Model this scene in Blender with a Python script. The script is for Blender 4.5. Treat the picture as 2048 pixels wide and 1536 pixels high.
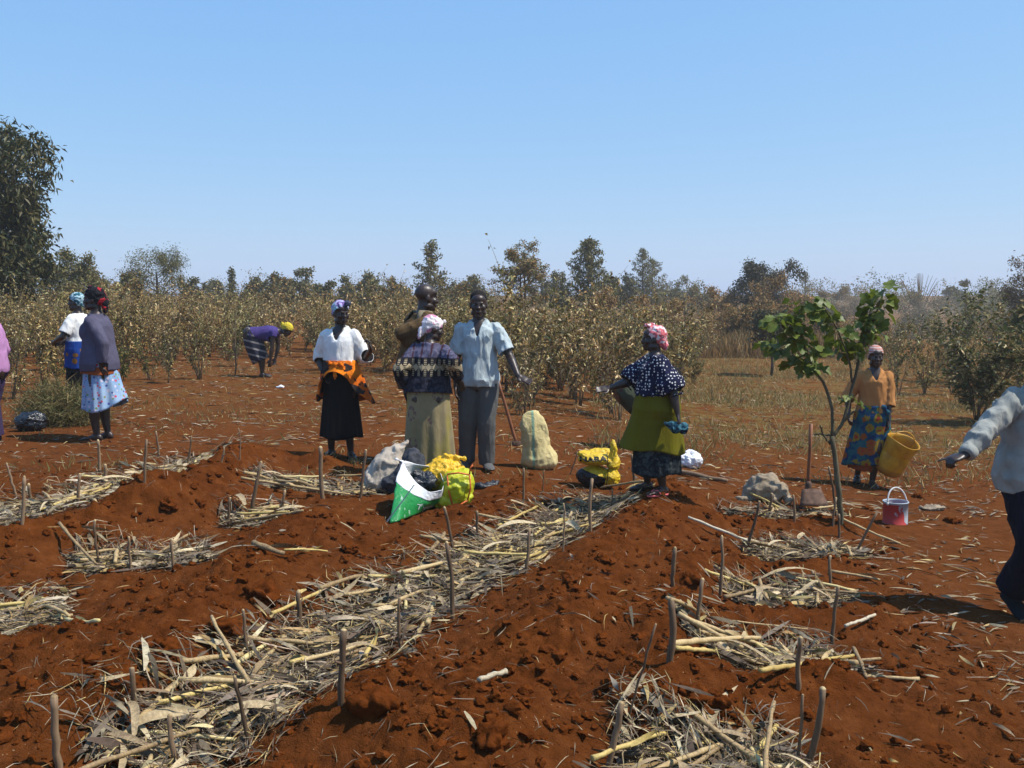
import bpy, bmesh, math, random
import numpy as np
from mathutils import Vector, Matrix, Quaternion
R = math.radians
scene = bpy.context.scene
for o in list(bpy.data.objects): bpy.data.objects.remove(o, do_unlink=True)
COL = scene.collection

# ------------------------------------------------------------ camera
CAM_H, FPX, HORIZON = 1.65, 2010.0, 590.0
PITCH = math.atan((768 - HORIZON) / FPX)
cam_data = bpy.data.cameras.new('camera'); cam = bpy.data.objects.new('camera', cam_data); COL.objects.link(cam)
cam.location = (0, 0, CAM_H); cam.rotation_euler = (math.pi / 2 - PITCH, 0, 0)
cam_data.sensor_width = 36.0; cam_data.lens = 36.0 * FPX / 2048.0
cam_data.clip_start = 0.05; cam_data.clip_end = 6000
scene.camera = cam

# ------------------------------------------------------------ sky, sun, exposure
SUN_EL, SUN_AZ = R(58), R(-7)            # azimuth measured from +x towards +y (the sun stands high on the right)
sun_dir = Vector((math.cos(SUN_EL) * math.cos(SUN_AZ), math.cos(SUN_EL) * math.sin(SUN_AZ), math.sin(SUN_EL)))
world = bpy.data.worlds.new('World'); scene.world = world; world.use_nodes = True
wn = world.node_tree.nodes; wl = world.node_tree.links
wn.clear()
sky = wn.new('ShaderNodeTexSky'); sky.sky_type = 'NISHITA'; sky.sun_disc = False
sky.sun_elevation = SUN_EL
sky.sun_rotation = math.atan2(sun_dir.x, sun_dir.y)
sky.altitude = 0; sky.air_density = 1.0; sky.dust_density = 0.5; sky.ozone_density = 5.0
bg = wn.new('ShaderNodeBackground'); bg.inputs['Strength'].default_value = 0.113
wo = wn.new('ShaderNodeOutputWorld')
# colour response of the camera to the sky's blue, the same for the whole dome
sp = wn.new('ShaderNodeSeparateColor'); cb = wn.new('ShaderNodeCombineColor'); wl.new(sky.outputs[0], sp.inputs[0])
for k, (gain, gam) in enumerate(((1.44, .62), (2.50, .40), (5.45, .12))):
    pw = wn.new('ShaderNodeMath'); pw.operation = 'POWER'; pw.inputs[1].default_value = gam; wl.new(sp.outputs[k], pw.inputs[0])
    mu = wn.new('ShaderNodeMath'); mu.operation = 'MULTIPLY'; mu.inputs[1].default_value = gain; wl.new(pw.outputs[0], mu.inputs[0])
    wl.new(mu.outputs[0], cb.inputs[k])
wl.new(cb.outputs[0], bg.inputs['Color']); wl.new(bg.outputs[0], wo.inputs['Surface'])
sl = bpy.data.lights.new('sun', 'SUN'); sl.energy = 5.0; sl.angle = R(0.53); sl.color = (1.0, 0.95, 0.87)
so = bpy.data.objects.new('sun', sl); COL.objects.link(so)
so.rotation_euler = (-sun_dir).to_track_quat('-Z', 'Y').to_euler(); so.location = (20, 5, 40)
scene.view_settings.view_transform = 'Standard'; scene.view_settings.look = 'None'
scene.view_settings.exposure = 0.30; scene.view_settings.gamma = 1.0; scene.view_settings.use_curve_mapping = False
scene.render.engine = 'CYCLES'
cy = scene.cycles
cy.use_denoising = True; cy.denoiser = 'OPENIMAGEDENOISE'
cy.max_bounces = 5; cy.diffuse_bounces = 2; cy.glossy_bounces = 2; cy.transmission_bounces = 3; cy.transparent_max_bounces = 4; cy.volume_bounces = 0
cy.sample_clamp_indirect = 4.0; cy.volume_step_rate = 2.0; cy.volume_max_steps = 64; cy.caustics_reflective = False; cy.caustics_refractive = False

# ------------------------------------------------------------ noise
rs = np.random.RandomState(7)
_T2 = rs.rand(256, 256).astype(np.float32)
_T3 = rs.rand(64, 64, 64).astype(np.float32)
def vn2(x, y):
    xi = np.floor(x).astype(int); yi = np.floor(y).astype(int)
    fx = x - xi; fy = y - yi
    fx = fx * fx * fx * (fx * (fx * 6 - 15) + 10); fy = fy * fy * fy * (fy * (fy * 6 - 15) + 10)
    a = _T2[xi & 255, yi & 255]; b = _T2[(xi + 1) & 255, yi & 255]
    c = _T2[xi & 255, (yi + 1) & 255]; d = _T2[(xi + 1) & 255, (yi + 1) & 255]
    return (a * (1 - fx) + b * fx) * (1 - fy) + (c * (1 - fx) + d * fx) * fy
def fbm2(x, y, oct=4, gain=.5, ridge=False):
    s = 0; a = 1.0; t = 0; ca, sa = math.cos(.6), math.sin(.6)
    for i in range(oct):
        n = vn2(x + i * 17.3, y + i * 9.1) * 2 - 1
        s = s + a * ((np.abs(n) * 2 - .7) if ridge else n); t += a; a *= gain
        x, y = (x * ca - y * sa) * 2.03, (x * sa + y * ca) * 2.03
    return s / t
def vn3(p):
    i = np.floor(p).astype(int); f = p - i; f = f * f * (3 - 2 * f)
    x, y, z = i[:, 0], i[:, 1], i[:, 2]; u, v, w = f[:, 0], f[:, 1], f[:, 2]
    g = lambda a, b, c: _T3[(x + a) & 63, (y + b) & 63, (z + c) & 63]
    x00 = g(0,0,0) * (1-u) + g(1,0,0) * u; x10 = g(0,1,0) * (1-u) + g(1,1,0) * u
    x01 = g(0,0,1) * (1-u) + g(1,0,1) * u; x11 = g(0,1,1) * (1-u) + g(1,1,1) * u
    return ((x00 * (1-v) + x10 * v) * (1-w) + (x01 * (1-v) + x11 * v) * w) * 2 - 1
def fbm3(p, oct=3):
    s = 0; a = 1.; t = 0
    for i in range(oct):
        s = s + a * vn3(p + i * 7.7); t += a; a *= .5; p = p * 2.07
    return s / t
def sstep(a, b, x):
    t = np.clip((x - a) / (b - a), 0, 1); return t * t * (3 - 2 * t)

# ------------------------------------------------------------ terrain
def base_z(x, y):
    xp = np.maximum(x, 0); xn = np.minimum(x, 0)
    return -.03 - .42 * (1 - np.exp(-(xp / 3.0) ** 1.5)) + .2 * (1 - np.exp(xn / 3.0))
def ray(px, py):
    v = Vector(((px - 1024) / FPX, (768 - py) / FPX, -1.0))
    return (Matrix.Rotation(math.pi / 2 - PITCH, 3, 'X') @ v)
def flat(px, py, zf=None):               # pixel -> point on the smooth base terrain
    d = ray(px, py); t = 1.0
    for k in range(60):
        x, y = d.x * t, d.y * t
        z = float(base_z(np.float64(x), np.float64(y)))
        t = (z - CAM_H) / d.z if d.z < -1e-4 else 400
    return d.x * t, d.y * t
def seg_dist(x, y, pts):
    best = np.full(np.shape(x), 1e9)
    for (ax, ay), (bx, by) in zip(pts[:-1], pts[1:]):
        dx, dy = bx - ax, by - ay; L = dx * dx + dy * dy
        t = np.clip(((x - ax) * dx + (y - ay) * dy) / L, 0, 1)
        best = np.minimum(best, np.hypot(x - ax - t * dx, y - ay - t * dy))
    return best
FL = lambda L: [flat(*p) for p in L]
# trenches and pits filled with mulch: (polyline in the field, half width, depth)
TRENCH = {
    'central': (FL([(300, 1500), (440, 1420), (570, 1345), (760, 1225), (960, 1115), (1120, 1045), (1215, 1000)]), .32, .06),
    'left':    (FL([(-60, 1040), (110, 1000), (260, 960), (430, 915)]), .34, .07),
    'pit_a':   (FL([(190, 1115), (380, 1105)]), .26, .06),
    'pit_b':   (FL([(-80, 1230), (70, 1225)]), .30, .06),
    'pit_c':   (FL([(480, 1035), (570, 1030)]), .24, .08),
    'pit_d':   (FL([(530, 965), (730, 975)]), .25, .05),
    'pit_e':   (FL([(1530, 1100), (1690, 1095)]), .22, .06),
    'pit_f':   (FL([(1500, 1190), (1650, 1190)]), .22, .07),
    'pit_g':   (FL([(1430, 1310), (1660, 1320)]), .22, .08),
    'pit_h':   (FL([(1300, 1515), (1560, 1520)]), .22, .08),
    'pit_i':   (FL([(1480, 1022), (1680, 1030)]), .22, .06),
}
# heaps and ridges of loose soil: (polyline, half width, height)
RIDGE = [
    (FL([(1330, 990), (1290, 1060), (1200, 1160), (1120, 1280), (1010, 1420), (900, 1530)]), .33, .13),
    (FL([(640, 1045), (560, 1120), (420, 1230), (280, 1340), (150, 1430)]), .32, .09),
    (FL([(480, 935), (420, 985), (330, 1035)]), .34, .16),
    (FL([(330, 1030), (150, 1075), (0, 1110)]), .30, .10),
    (FL([(930, 1035), (1010, 1005), (1040, 975)]), .22, .06),
    (FL([(700, 1100), (840, 1085)]), .22, .03),
    (FL([(1390, 1130), (1340, 1240), (1330, 1350), (1290, 1450)]), .24, .11),
    (FL([(1420, 1255), (1600, 1245), (1720, 1250)]), .16, .07),
    (FL([(1380, 1400), (1550, 1410), (1680, 1395)]), .18, .09),
    (FL([(1480, 1145), (1690, 1140)]), .12, .06),
    (FL([(1400, 1050), (1560, 1055), (1720, 1060)]), .15, .07),
    (FL([(690, 1455), (800, 1400)]), .24, .10),
    (FL([(60, 1300), (200, 1290)]), .25, .06),
    (FL([(460, 920), (640, 935)]), .22, .07),
]
def tilled(x, y):
    m = np.zeros(np.shape(x))
    for pts, w, h in RIDGE: m = np.maximum(m, np.exp(-(seg_dist(x, y, pts) / (w * 1.5)) ** 2))
    for k, (pts, w, h) in TRENCH.items():
        m = np.maximum(m, .8 * np.exp(-(seg_dist(x, y, pts) / (w * 1.6)) ** 2))
    near = (1 - sstep(7.6, 10.0, y)) * (1 - sstep(1.7, 2.6, x - .06 * y))
    return np.clip(np.maximum(m, near * .62), 0, 1)
def ground_z(x, y, fine=True):
    x = np.asarray(x, float); y = np.asarray(y, float)
    z = base_z(x, y)
    near = 1 - sstep(16, 40, y)
    z = z + near * .035 * fbm2(x * .9, y * .9, 3)
    m = tilled(x, y)
    for pts, w, h in RIDGE:
        d = seg_dist(x, y, pts); wob = 1 + .35 * fbm2(x * 2.3 + h * 31, y * 2.3, 2)
        z = z + 1.22 * h * wob * np.exp(-(d / (w * .92)) ** 2)
    for k, (pts, w, h) in TRENCH.items():
        d = seg_dist(x, y, pts) + .06 * fbm2(x * 3.1, y * 3.1, 2)
        z = z - h * np.exp(-(d / w) ** 4)
    if fine:
        lump = fbm2(x * 5.0 + 3, y * 5.0, 3)
        crumb = fbm2(x * 17, y * 17, 3, .6, True)
        cl = np.maximum(fbm2(x * 9.5 + 40, y * 9.5 + 11, 2) - .18, 0)
        z = z + near * ((.010 + .028 * m) * lump + (.003 + .018 * m) * crumb + .06 * m * cl)
        z = z + (1 - near) * .05 * fbm2(x * .25, y * .25, 3)
    return z
_gx = np.arange(-9, 9.01, .025); _gy = np.arange(2.4, 15.01, .025); _gX, _gY = np.meshgrid(_gx, _gy, indexing='ij')
_GZ = ground_z(_gX, _gY)
_hx = np.arange(-60, 60.1, .5); _hy = np.arange(-2, 130, .5); _hX, _hY = np.meshgrid(_hx, _hy, indexing='ij'); _HZ = ground_z(_hX, _hY)
def _look(T, x, y, x0, y0, st):
    u = (x - x0) / st; v = (y - y0) / st; i = int(u); j = int(v); i = max(0, min(i, T.shape[0] - 2)); j = max(0, min(j, T.shape[1] - 2)); u = min(max(u - i, 0), 1); v = min(max(v - j, 0), 1)
    return float((T[i, j] * (1 - u) + T[i + 1, j] * u) * (1 - v) + (T[i, j + 1] * (1 - u) + T[i + 1, j + 1] * u) * v)
def gz(x, y):
    if -9 < x < 9 and 2.4 < y < 15: return _look(_GZ, x, y, -9, 2.4, .025)
    return _look(_HZ, x, y, -60, -2, .5)
def P(px, py, dz=0.0):                   # pixel -> point on the real terrain
    d = ray(px, py); t = 2.0; prev = t
    while t < 300:
        z = gz(d.x * t, d.y * t)
        if CAM_H + d.z * t <= z: break
        prev = t; t *= 1.012
    for k in range(12):
        mid = .5 * (prev + t)
        if CAM_H + d.z * mid <= gz(d.x * mid, d.y * mid): t = mid
        else: prev = mid
    return Vector((d.x * t, d.y * t, CAM_H + d.z * t + dz))
def at_depth(px, py, Y):                 # point of a pixel's sight line at a chosen distance Y in the field
    d = ray(px, py); t = Y / d.y
    return Vector((d.x * t, Y, CAM_H + d.z * t))

# ------------------------------------------------------------ node materials
MATS = {}
class NT:
    def __init__(s, name):
        s.m = bpy.data.materials.new(name); s.m.use_nodes = True; s.t = s.m.node_tree; s.n = s.t.nodes
        s.b = s.n['Principled BSDF']; MATS[name] = s.m
        s.b.inputs['Specular IOR Level'].default_value = .25; s.b.inputs['Roughness'].default_value = .85
    def node(s, typ, **kw):
        n = s.n.new(typ)
        for k, v in kw.items():
            if k in n.inputs: s.put(n.inputs[k], v)
            else: setattr(n, k, v)
        return n
    def put(s, sock, v):
        if isinstance(v, bpy.types.NodeSocket): s.t.links.new(v, sock)
        elif isinstance(v, tuple) and len(v) == 3 and sock.type == 'RGBA': sock.default_value = (*v, 1)
        else: sock.default_value = v
    def coord(s, kind='Object'): return s.node('ShaderNodeTexCoord').outputs[kind]
    def mapping(s, vec, scale=(1,1,1), rot=(0,0,0), loc=(0,0,0)):
        n = s.node('ShaderNodeMapping'); s.put(n.inputs['Vector'], vec)
        n.inputs['Scale'].default_value = scale; n.inputs['Rotation'].default_value = rot; n.inputs['Location'].default_value = loc
        return n.outputs[0]
    def noise(s, vec, scale=5., detail=4., rough=.55, dist=0.):
        n = s.node('ShaderNodeTexNoise'); s.put(n.inputs['Vector'], vec)
        n.inputs['Scale'].default_value = scale; n.inputs['Detail'].default_value = detail
        n.inputs['Roughness'].default_value = rough; n.inputs['Distortion'].default_value = dist
        return n.outputs['Fac']
    def voronoi(s, vec, scale=5., feature='F1', rnd=1.0, out='Distance'):
        n = s.node('ShaderNodeTexVoronoi'); n.feature = feature; s.put(n.inputs['Vector'], vec)
        n.inputs['Scale'].default_value = scale; n.inputs['Randomness'].default_value = rnd
        return n.outputs[out]
    def ramp(s, fac, stops, interp='LINEAR'):
        n = s.node('ShaderNodeValToRGB'); s.put(n.inputs[0], fac); cr = n.color_ramp; cr.interpolation = interp
        while len(cr.elements) < len(stops): cr.elements.new(.5)
        for e, (p, c) in zip(cr.elements, stops):
            e.position = p; e.color = (*c, 1) if len(c) == 3 else c
        return n.outputs[0]
    def mix(s, fac, a, b, blend='MIX'):
        n = s.node('ShaderNodeMix'); n.data_type = 'RGBA'; n.blend_type = blend
        s.put(n.inputs[0], fac); s.put(n.inputs[6], a); s.put(n.inputs[7], b); return n.outputs[2]
    def math(s, op, a, b=0.0, clamp=False):
        n = s.node('ShaderNodeMath'); n.operation = op; n.use_clamp = clamp; s.put(n.inputs[0], a); s.put(n.inputs[1], b); return n.outputs[0]
    def sep(s, vec):
        n = s.node('ShaderNodeSeparateXYZ'); s.put(n.inputs[0], vec); return n.outputs
    def attr(s, name, out='Color'):
        n = s.node('ShaderNodeAttribute'); n.attribute_name = name; return n.outputs[out]
    def bump(s, h, strength=.4, dist=.01):
        n = s.node('ShaderNodeBump'); n.inputs['Strength'].default_value = strength; n.inputs['Distance'].default_value = dist
        s.put(n.inputs['Height'], h); s.put(s.b.inputs['Normal'], n.outputs[0])
    def color(s, c): s.put(s.b.inputs['Base Color'], c); return s
    def set(s, **kw):
        for k, v in kw.items(): s.put(s.b.inputs[k.replace('_', ' ')], v)
        return s

# ------------------------------------------------------------ mesh collecting
class MB:
    def __init__(s): s.v = []; s.q = []; s.t = []; s.c = []; s.n = 0; s.qm = []; s.tm = []
    def add(s, v, q=None, t=None, col=None, mi=0):
        v = np.asarray(v, np.float32).reshape(-1, 3); s.v.append(v)
        if q is not None and len(q): q = np.asarray(q, np.int64).reshape(-1, 4) + s.n; s.q.append(q); s.qm.append(np.full(len(q), mi))
        if t is not None and len(t): t = np.asarray(t, np.int64).reshape(-1, 3) + s.n; s.t.append(t); s.tm.append(np.full(len(t), mi))
        if col is None: col = (1, 1, 1)
        c = np.asarray(col, np.float32)
        if c.ndim == 1: c = np.tile(c, (len(v), 1))
        s.c.append(c); s.n += len(v)
    def mesh(s, name, smooth=True, cols=True):
        me = bpy.data.meshes.new(name)
        v = np.concatenate(s.v) if s.v else np.zeros((0, 3), np.float32)
        q = np.concatenate(s.q) if s.q else np.zeros((0, 4), int); t = np.concatenate(s.t) if s.t else np.zeros((0, 3), int)
        nl = len(q) * 4 + len(t) * 3; nf = len(q) + len(t)
        me.vertices.add(len(v)); me.loops.add(nl); me.polygons.add(nf)
        me.vertices.foreach_set('co', v.ravel())
        me.loops.foreach_set('vertex_index', np.concatenate([q.ravel(), t.ravel()]).astype(np.int32))
        ls = np.concatenate([np.arange(len(q)) * 4, len(q) * 4 + np.arange(len(t)) * 3]).astype(np.int32)
        me.polygons.foreach_set('loop_start', ls)
        me.polygons.foreach_set('use_smooth', np.full(nf, smooth, bool))
        mi = np.concatenate([np.concatenate(s.qm) if s.qm else np.zeros(0), np.concatenate(s.tm) if s.tm else np.zeros(0)]).astype(np.int32)
        me.polygons.foreach_set('material_index', mi)
        me.update(calc_edges=True); me.validate()
        if cols:
            a = me.attributes.new('Col', 'FLOAT_COLOR', 'POINT'); c = np.concatenate(s.c)
            a.data.foreach_set('color', np.concatenate([c[:, :3], np.ones((len(c), 1), np.float32)], 1).astype(np.float32).ravel())
        return me
    def build(s, name, mats, parent=None, smooth=True, cols=True):
        me = s.mesh(name, smooth, cols)
        for m in (mats if isinstance(mats, (list, tuple)) else [mats]): me.materials.append(MATS[m] if isinstance(m, str) else m)
        return link(name, me, parent)
def link(name, me, parent=None, loc=None):
    o = bpy.data.objects.new(name, me); COL.objects.link(o)
    if parent is not None: o.parent = parent
    if loc is not None: o.location = loc
    return o
def tag(o, label=None, cat=None, group=None, kind=None):
    if label: o['label'] = label
    if cat: o['category'] = cat
    if group: o['group'] = group
    if kind: o['kind'] = kind
    return o
def empty(name, loc, rz=0, label=None, cat=None, group=None):
    o = bpy.data.objects.new(name, None); COL.objects.link(o); o.location = loc; o.rotation_euler = (0, 0, rz); o.empty_display_size = .1
    return tag(o, label, cat, group)
def norm(a):
    a = np.asarray(a, float); return a / (np.linalg.norm(a, axis=-1, keepdims=True) + 1e-12)
def tube(mb, pts, rad, n=6, col=None, mi=0, cap=True, flatten=None):
    pts = np.asarray(pts, float); k = len(pts); rad = np.broadcast_to(np.asarray(rad, float), (k,))
    tg = norm(np.gradient(pts, axis=0)); ref = np.array([0, 0, 1.]) if abs(tg[0][2]) < .9 else np.array([1., 0, 0])
    u = norm(np.cross(tg[0], ref)); U = []
    for i in range(k):
        u = u - tg[i] * u.dot(tg[i]); u = u / (np.linalg.norm(u) + 1e-9); U.append(u)
    U = np.array(U); W = np.cross(tg, U)
    a = np.linspace(0, 2 * math.pi, n, endpoint=False)
    v = pts[:, None] + rad[:, None, None] * (np.cos(a)[None, :, None] * U[:, None] + np.sin(a)[None, :, None] * W[:, None])
    v = v.reshape(-1, 3)
    i, j = np.meshgrid(np.arange(k - 1), np.arange(n), indexing='ij'); i = i.ravel(); j = j.ravel(); j2 = (j + 1) % n
    q = np.stack([i * n + j, i * n + j2, (i + 1) * n + j2, (i + 1) * n + j], 1)
    t = []
    if cap:
        v = np.concatenate([v, pts[:1], pts[-1:]]); b = k * n
        t = [(b, (x + 1) % n, x) for x in range(n)] + [(b + 1, (k - 1) * n + x, (k - 1) * n + (x + 1) % n) for x in range(n)]
    mb.add(v, q, t, col if col is None or np.ndim(col) == 1 else np.repeat(np.asarray(col), n, 0), mi)
def leaves(mb, p, d, nrm, L, W, fold=.25, col=None, droop=0.0):
    """many leaves at once: folded diamonds along d with surface normal nrm"""
    p = np.asarray(p, float); d = norm(d); nrm = np.asarray(nrm, float)
    s = norm(np.cross(d, nrm)); nn = np.cross(s, d)
    N = len(p); L = np.broadcast_to(np.asarray(L, float), (N,))[:, None]; W = np.broadcast_to(np.asarray(W, float), (N,))[:, None]
    dr = np.array([0, 0, -1.]) * droop * L
    mid = p + d * L * .45 + nn * 0
    v = np.stack([p, mid - s * W * .5 + nn * W * fold, mid + dr * .3, mid + s * W * .5 + nn * W * fold, p + d * L + dr], 1).reshape(-1, 3)
    b = (np.arange(N) * 5)[:, None]
    t = np.concatenate([b + [0, 2, 1], b + [0, 3, 2], b + [1, 2, 4], b + [2, 3, 4]])
    mb.add(v, None, t, None if col is None else np.repeat(np.asarray(col), 5, 0))
def flakes(mb, p, d, nrm, L, W, col):
    """the same for far crowns: one bent quad per leaf"""
    p = np.asarray(p, float); d = norm(d); s = norm(np.cross(d, nrm)); N = len(p); L = np.asarray(L)[:, None]; W = np.asarray(W)[:, None]
    v = np.stack([p, p + d * L * .5 - s * W * .5, p + d * L, p + d * L * .5 + s * W * .5], 1).reshape(-1, 3)
    mb.add(v, (np.arange(N) * 4)[:, None] + np.arange(4), None, np.repeat(np.asarray(col), 4, 0))
def ribbons(mb, p, d, side, L, W, bend, up, twist, segs=4, col=None, taper=.35):
    """curled strips (husks, straw): centre line p + d t L + up*bend, width W along side, slowly twisting"""
    N = len(p); t = np.linspace(0, 1, segs + 1); d = norm(d); side = norm(side); up = np.asarray(up, float)
    L = np.broadcast_to(np.asarray(L, float), (N,)); W = np.broadcast_to(np.asarray(W, float), (N,))
    bend = np.broadcast_to(np.asarray(bend, float), (N,)); twist = np.broadcast_to(np.asarray(twist, float), (N,))
    c = p[:, None] + d[:, None] * (t[None, :, None] * L[:, None, None]) + up[:, None] * ((4 * t * (1 - t))[None, :, None] * (bend * L)[:, None, None])
    ang = twist[:, None] * (t[None] - .5)
    nr = np.cross(d, side)
    sd = side[:, None] * np.cos(ang)[..., None] + nr[:, None] * np.sin(ang)[..., None]
    w = W[:, None] * (1 - (1 - taper) * np.abs(2 * t - 1) ** 2)[None]
    a = c - sd * w[..., None] * .5; b = c + sd * w[..., None] * .5
    v = np.stack([a, b], 2).reshape(-1, 3)
    base = (np.arange(N) * (segs + 1) * 2)[:, None]; q = []
    for k in range(segs): q.append(base + np.array([2*k, 2*k+1, 2*k+3, 2*k+2]))
    mb.add(v, np.concatenate(q), None, None if col is None else np.repeat(np.asarray(col), (segs + 1) * 2, 0))
def pick(rng, palette, n, jitter=.15):
    pal = np.asarray(palette, float); c = pal[rng.randint(0, len(pal), n)]
    return c * (1 + jitter * rng.uniform(-1, 1, (n, 1))) * (1 + .05 * rng.uniform(-1, 1, (n, 3)))
def unit(rng, n):
    v = rng.normal(size=(n, 3)); return norm(v)
def rot2(a): return np.array([[math.cos(a), -math.sin(a)], [math.sin(a), math.cos(a)]])
def copy_tree(o, parent=None):
    c = o.copy(); COL.objects.link(c); c.parent = parent
    for ch in o.children: copy_tree(ch, c)
    return c
import time as _time
_t0 = _time.time()
def lap(w): print('LAP', w, round(_time.time() - _t0, 1), flush=True)
# ------------------------------------------------------------ ground
def mk_soil():
    m = NT('soil'); co = m.coord('Object'); till = m.attr('till', 'Fac'); veg = m.attr('veg', 'Fac')
    big = m.noise(co, 1.1, 4, .6); mid = m.noise(co, 9, 6, .65); fin = m.noise(co, 70, 5, .7)
    loose = m.ramp(mid, [(.28, (.054, .0155, .0038)), (.5, (.104, .0290, .0070)), (.72, (.160, .0490, .0130))])
    trod = m.ramp(mid, [(.25, (.092, .0290, .0080)), (.6, (.136, .047, .0158)), (.8, (.178, .070, .027))])
    c = m.mix(till, trod, loose)
    c = m.mix(m.math('MULTIPLY', m.math('SUBTRACT', big, .38, True), 1.1, True), c, m.mix(.5, c, (.23, .072, .012)))
    dry = m.ramp(fin, [(.3, (.10, .065, .018)), (.7, (.21, .15, .055))])
    c = m.mix(m.math('MULTIPLY', veg, m.ramp(m.noise(co, 3.1, 5, .7), [(.40, (0, 0, 0)), (.62, (.9, .9, .9))])), c, dry)
    speck = m.ramp(m.voronoi(co, 38), [(.0, (1, 1, 1)), (.10, (0, 0, 0))], 'CONSTANT')
    c = m.mix(m.math('MULTIPLY', m.sep(speck)[0], m.math('GREATER_THAN', m.noise(co, 4.5, 2), .55)), c, (.33, .21, .11))
    m.color(c).set(Roughness=.97, Specular_IOR_Level=.0)
    h = m.math('ADD', m.math('MULTIPLY', fin, .6), m.math('MULTIPLY', m.noise(co, 190, 3, .6), .35))
    m.bump(h, 1.0, .03)
mk_soil()
def build_ground():
    s = np.linspace(1.65 / 2.7, 1.65 / 41, 460); ys = 1.65 / s
    ys = np.concatenate([[-60, -25, -10, -4, -1.5, 0, .8, 1.4, 1.9, 2.3], ys, 41 * (2200 / 41) ** np.linspace(.015, 1, 45)])
    ud = np.linspace(-1, 1, 510); uo = 1 + (9 ** np.linspace(.0, 1, 26)[1:] - 1) * 1.0
    us = np.concatenate([-uo[::-1], ud, uo])
    W = .58 * np.maximum(ys, 2.7) + .35
    X = us[None] * W[:, None]; Y = np.repeat(ys[:, None], len(us), 1)
    Z = ground_z(X, Y)
    T = tilled(X, Y)
    V = sstep(11, 15, Y) * (.35 + .65 * sstep(.08, .2, X / np.maximum(Y, 1))) + .0
    V = np.clip(V + .5 * sstep(40, 60, Y), 0, 1)
    ny, nx = X.shape
    i, j = np.meshgrid(np.arange(ny - 1), np.arange(nx - 1), indexing='ij'); b = (i * nx + j).ravel()
    q = np.stack([b, b + 1, b + nx + 1, b + nx], 1)
    mb = MB(); mb.add(np.stack([X, Y, Z], -1).reshape(-1, 3), q)
    o = mb.build('ground', 'soil', cols=False); o['kind'] = 'structure'
    for nm, arr in (('till', T), ('veg', V)):
        a = o.data.attributes.new(nm, 'FLOAT', 'POINT'); a.data.foreach_set('value', arr.ravel().astype(np.float32))
build_ground()
# ------------------------------------------------------------ straw, husks, stalks, stakes, clods
def mk_dry(name, bump=.3):
    m = NT(name); c = m.attr('Col'); co = m.coord('Object')
    n = m.noise(co, 45, 4, .6)
    c2 = m.mix(m.ramp(n, [(.35, (0, 0, 0)), (.7, (1, 1, 1))]), c, m.mix(1.0, c, (.62, .55, .50), 'MULTIPLY'))
    m.color(c2).set(Roughness=.75, Specular_IOR_Level=.3)
    return m
mk_dry('straw')
def mk_stalk(name, a, b, c):
    m = NT(name); co = m.coord('Object'); oi = m.node('ShaderNodeObjectInfo').outputs['Random']
    st = m.noise(m.mapping(co, (90, 90, 3)), 1, 4, .6)
    col = m.ramp(m.math('ADD', m.math('MULTIPLY', st, .75), m.math('MULTIPLY', oi, .35)), [(.3, a), (.55, b), (.8, c)])
    spots = m.ramp(m.noise(co, 22, 3, .6), [(.60, (0, 0, 0)), (.72, (1, 1, 1))])
    col = m.mix(m.math('MULTIPLY', spots, .6), col, (.09, .055, .03))
    m.color(col).set(Roughness=.65, Specular_IOR_Level=.35); m.bump(st, .35, .004)
mk_stalk('stalk_dry', (.15, .095, .045), (.33, .225, .10), (.50, .37, .18))
mk_stalk('stalk_yellow', (.34, .22, .06), (.50, .37, .12), (.60, .50, .26))
mk_stalk('stake_wood', (.07, .042, .022), (.14, .085, .045), (.24, .155, .085))
mk_stalk('husk_leaf', (.17, .115, .06), (.34, .25, .13), (.56, .45, .27))
STRAW = [(.25, .195, .115), (.34, .275, .165), (.19, .14, .08), (.14, .10, .06), (.46, .38, .25), (.30, .20, .07), (.085, .058, .034), (.40, .295, .12), (.115, .08, .045), (.21, .175, .125), (.16, .13, .09), (.07, .045, .025)]
GREYS = [(.25, .20, .13), (.36, .30, .20), (.17, .13, .08), (.48, .41, .28), (.12, .085, .05), (.33, .25, .12)]
def in_trench(rng, key, n, spread=1.0):
    pts, w, h = TRENCH[key]; pts = np.array(pts); seg = np.linalg.norm(np.diff(pts, axis=0), axis=1); cum = np.concatenate([[0], np.cumsum(seg)])
    s = rng.uniform(-.12, cum[-1] + .12, n); i = np.clip(np.searchsorted(cum, s) - 1, 0, len(seg) - 1)
    tg = (pts[i + 1] - pts[i]) / seg[i][:, None]; p = pts[i] + tg * (s - cum[i])[:, None]
    off = np.clip(rng.normal(0, .55, n), -1.25, 1.25) * w * spread
    p = p + np.stack([-tg[:, 1], tg[:, 0]], 1) * off[:, None]
    return p, tg
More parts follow.
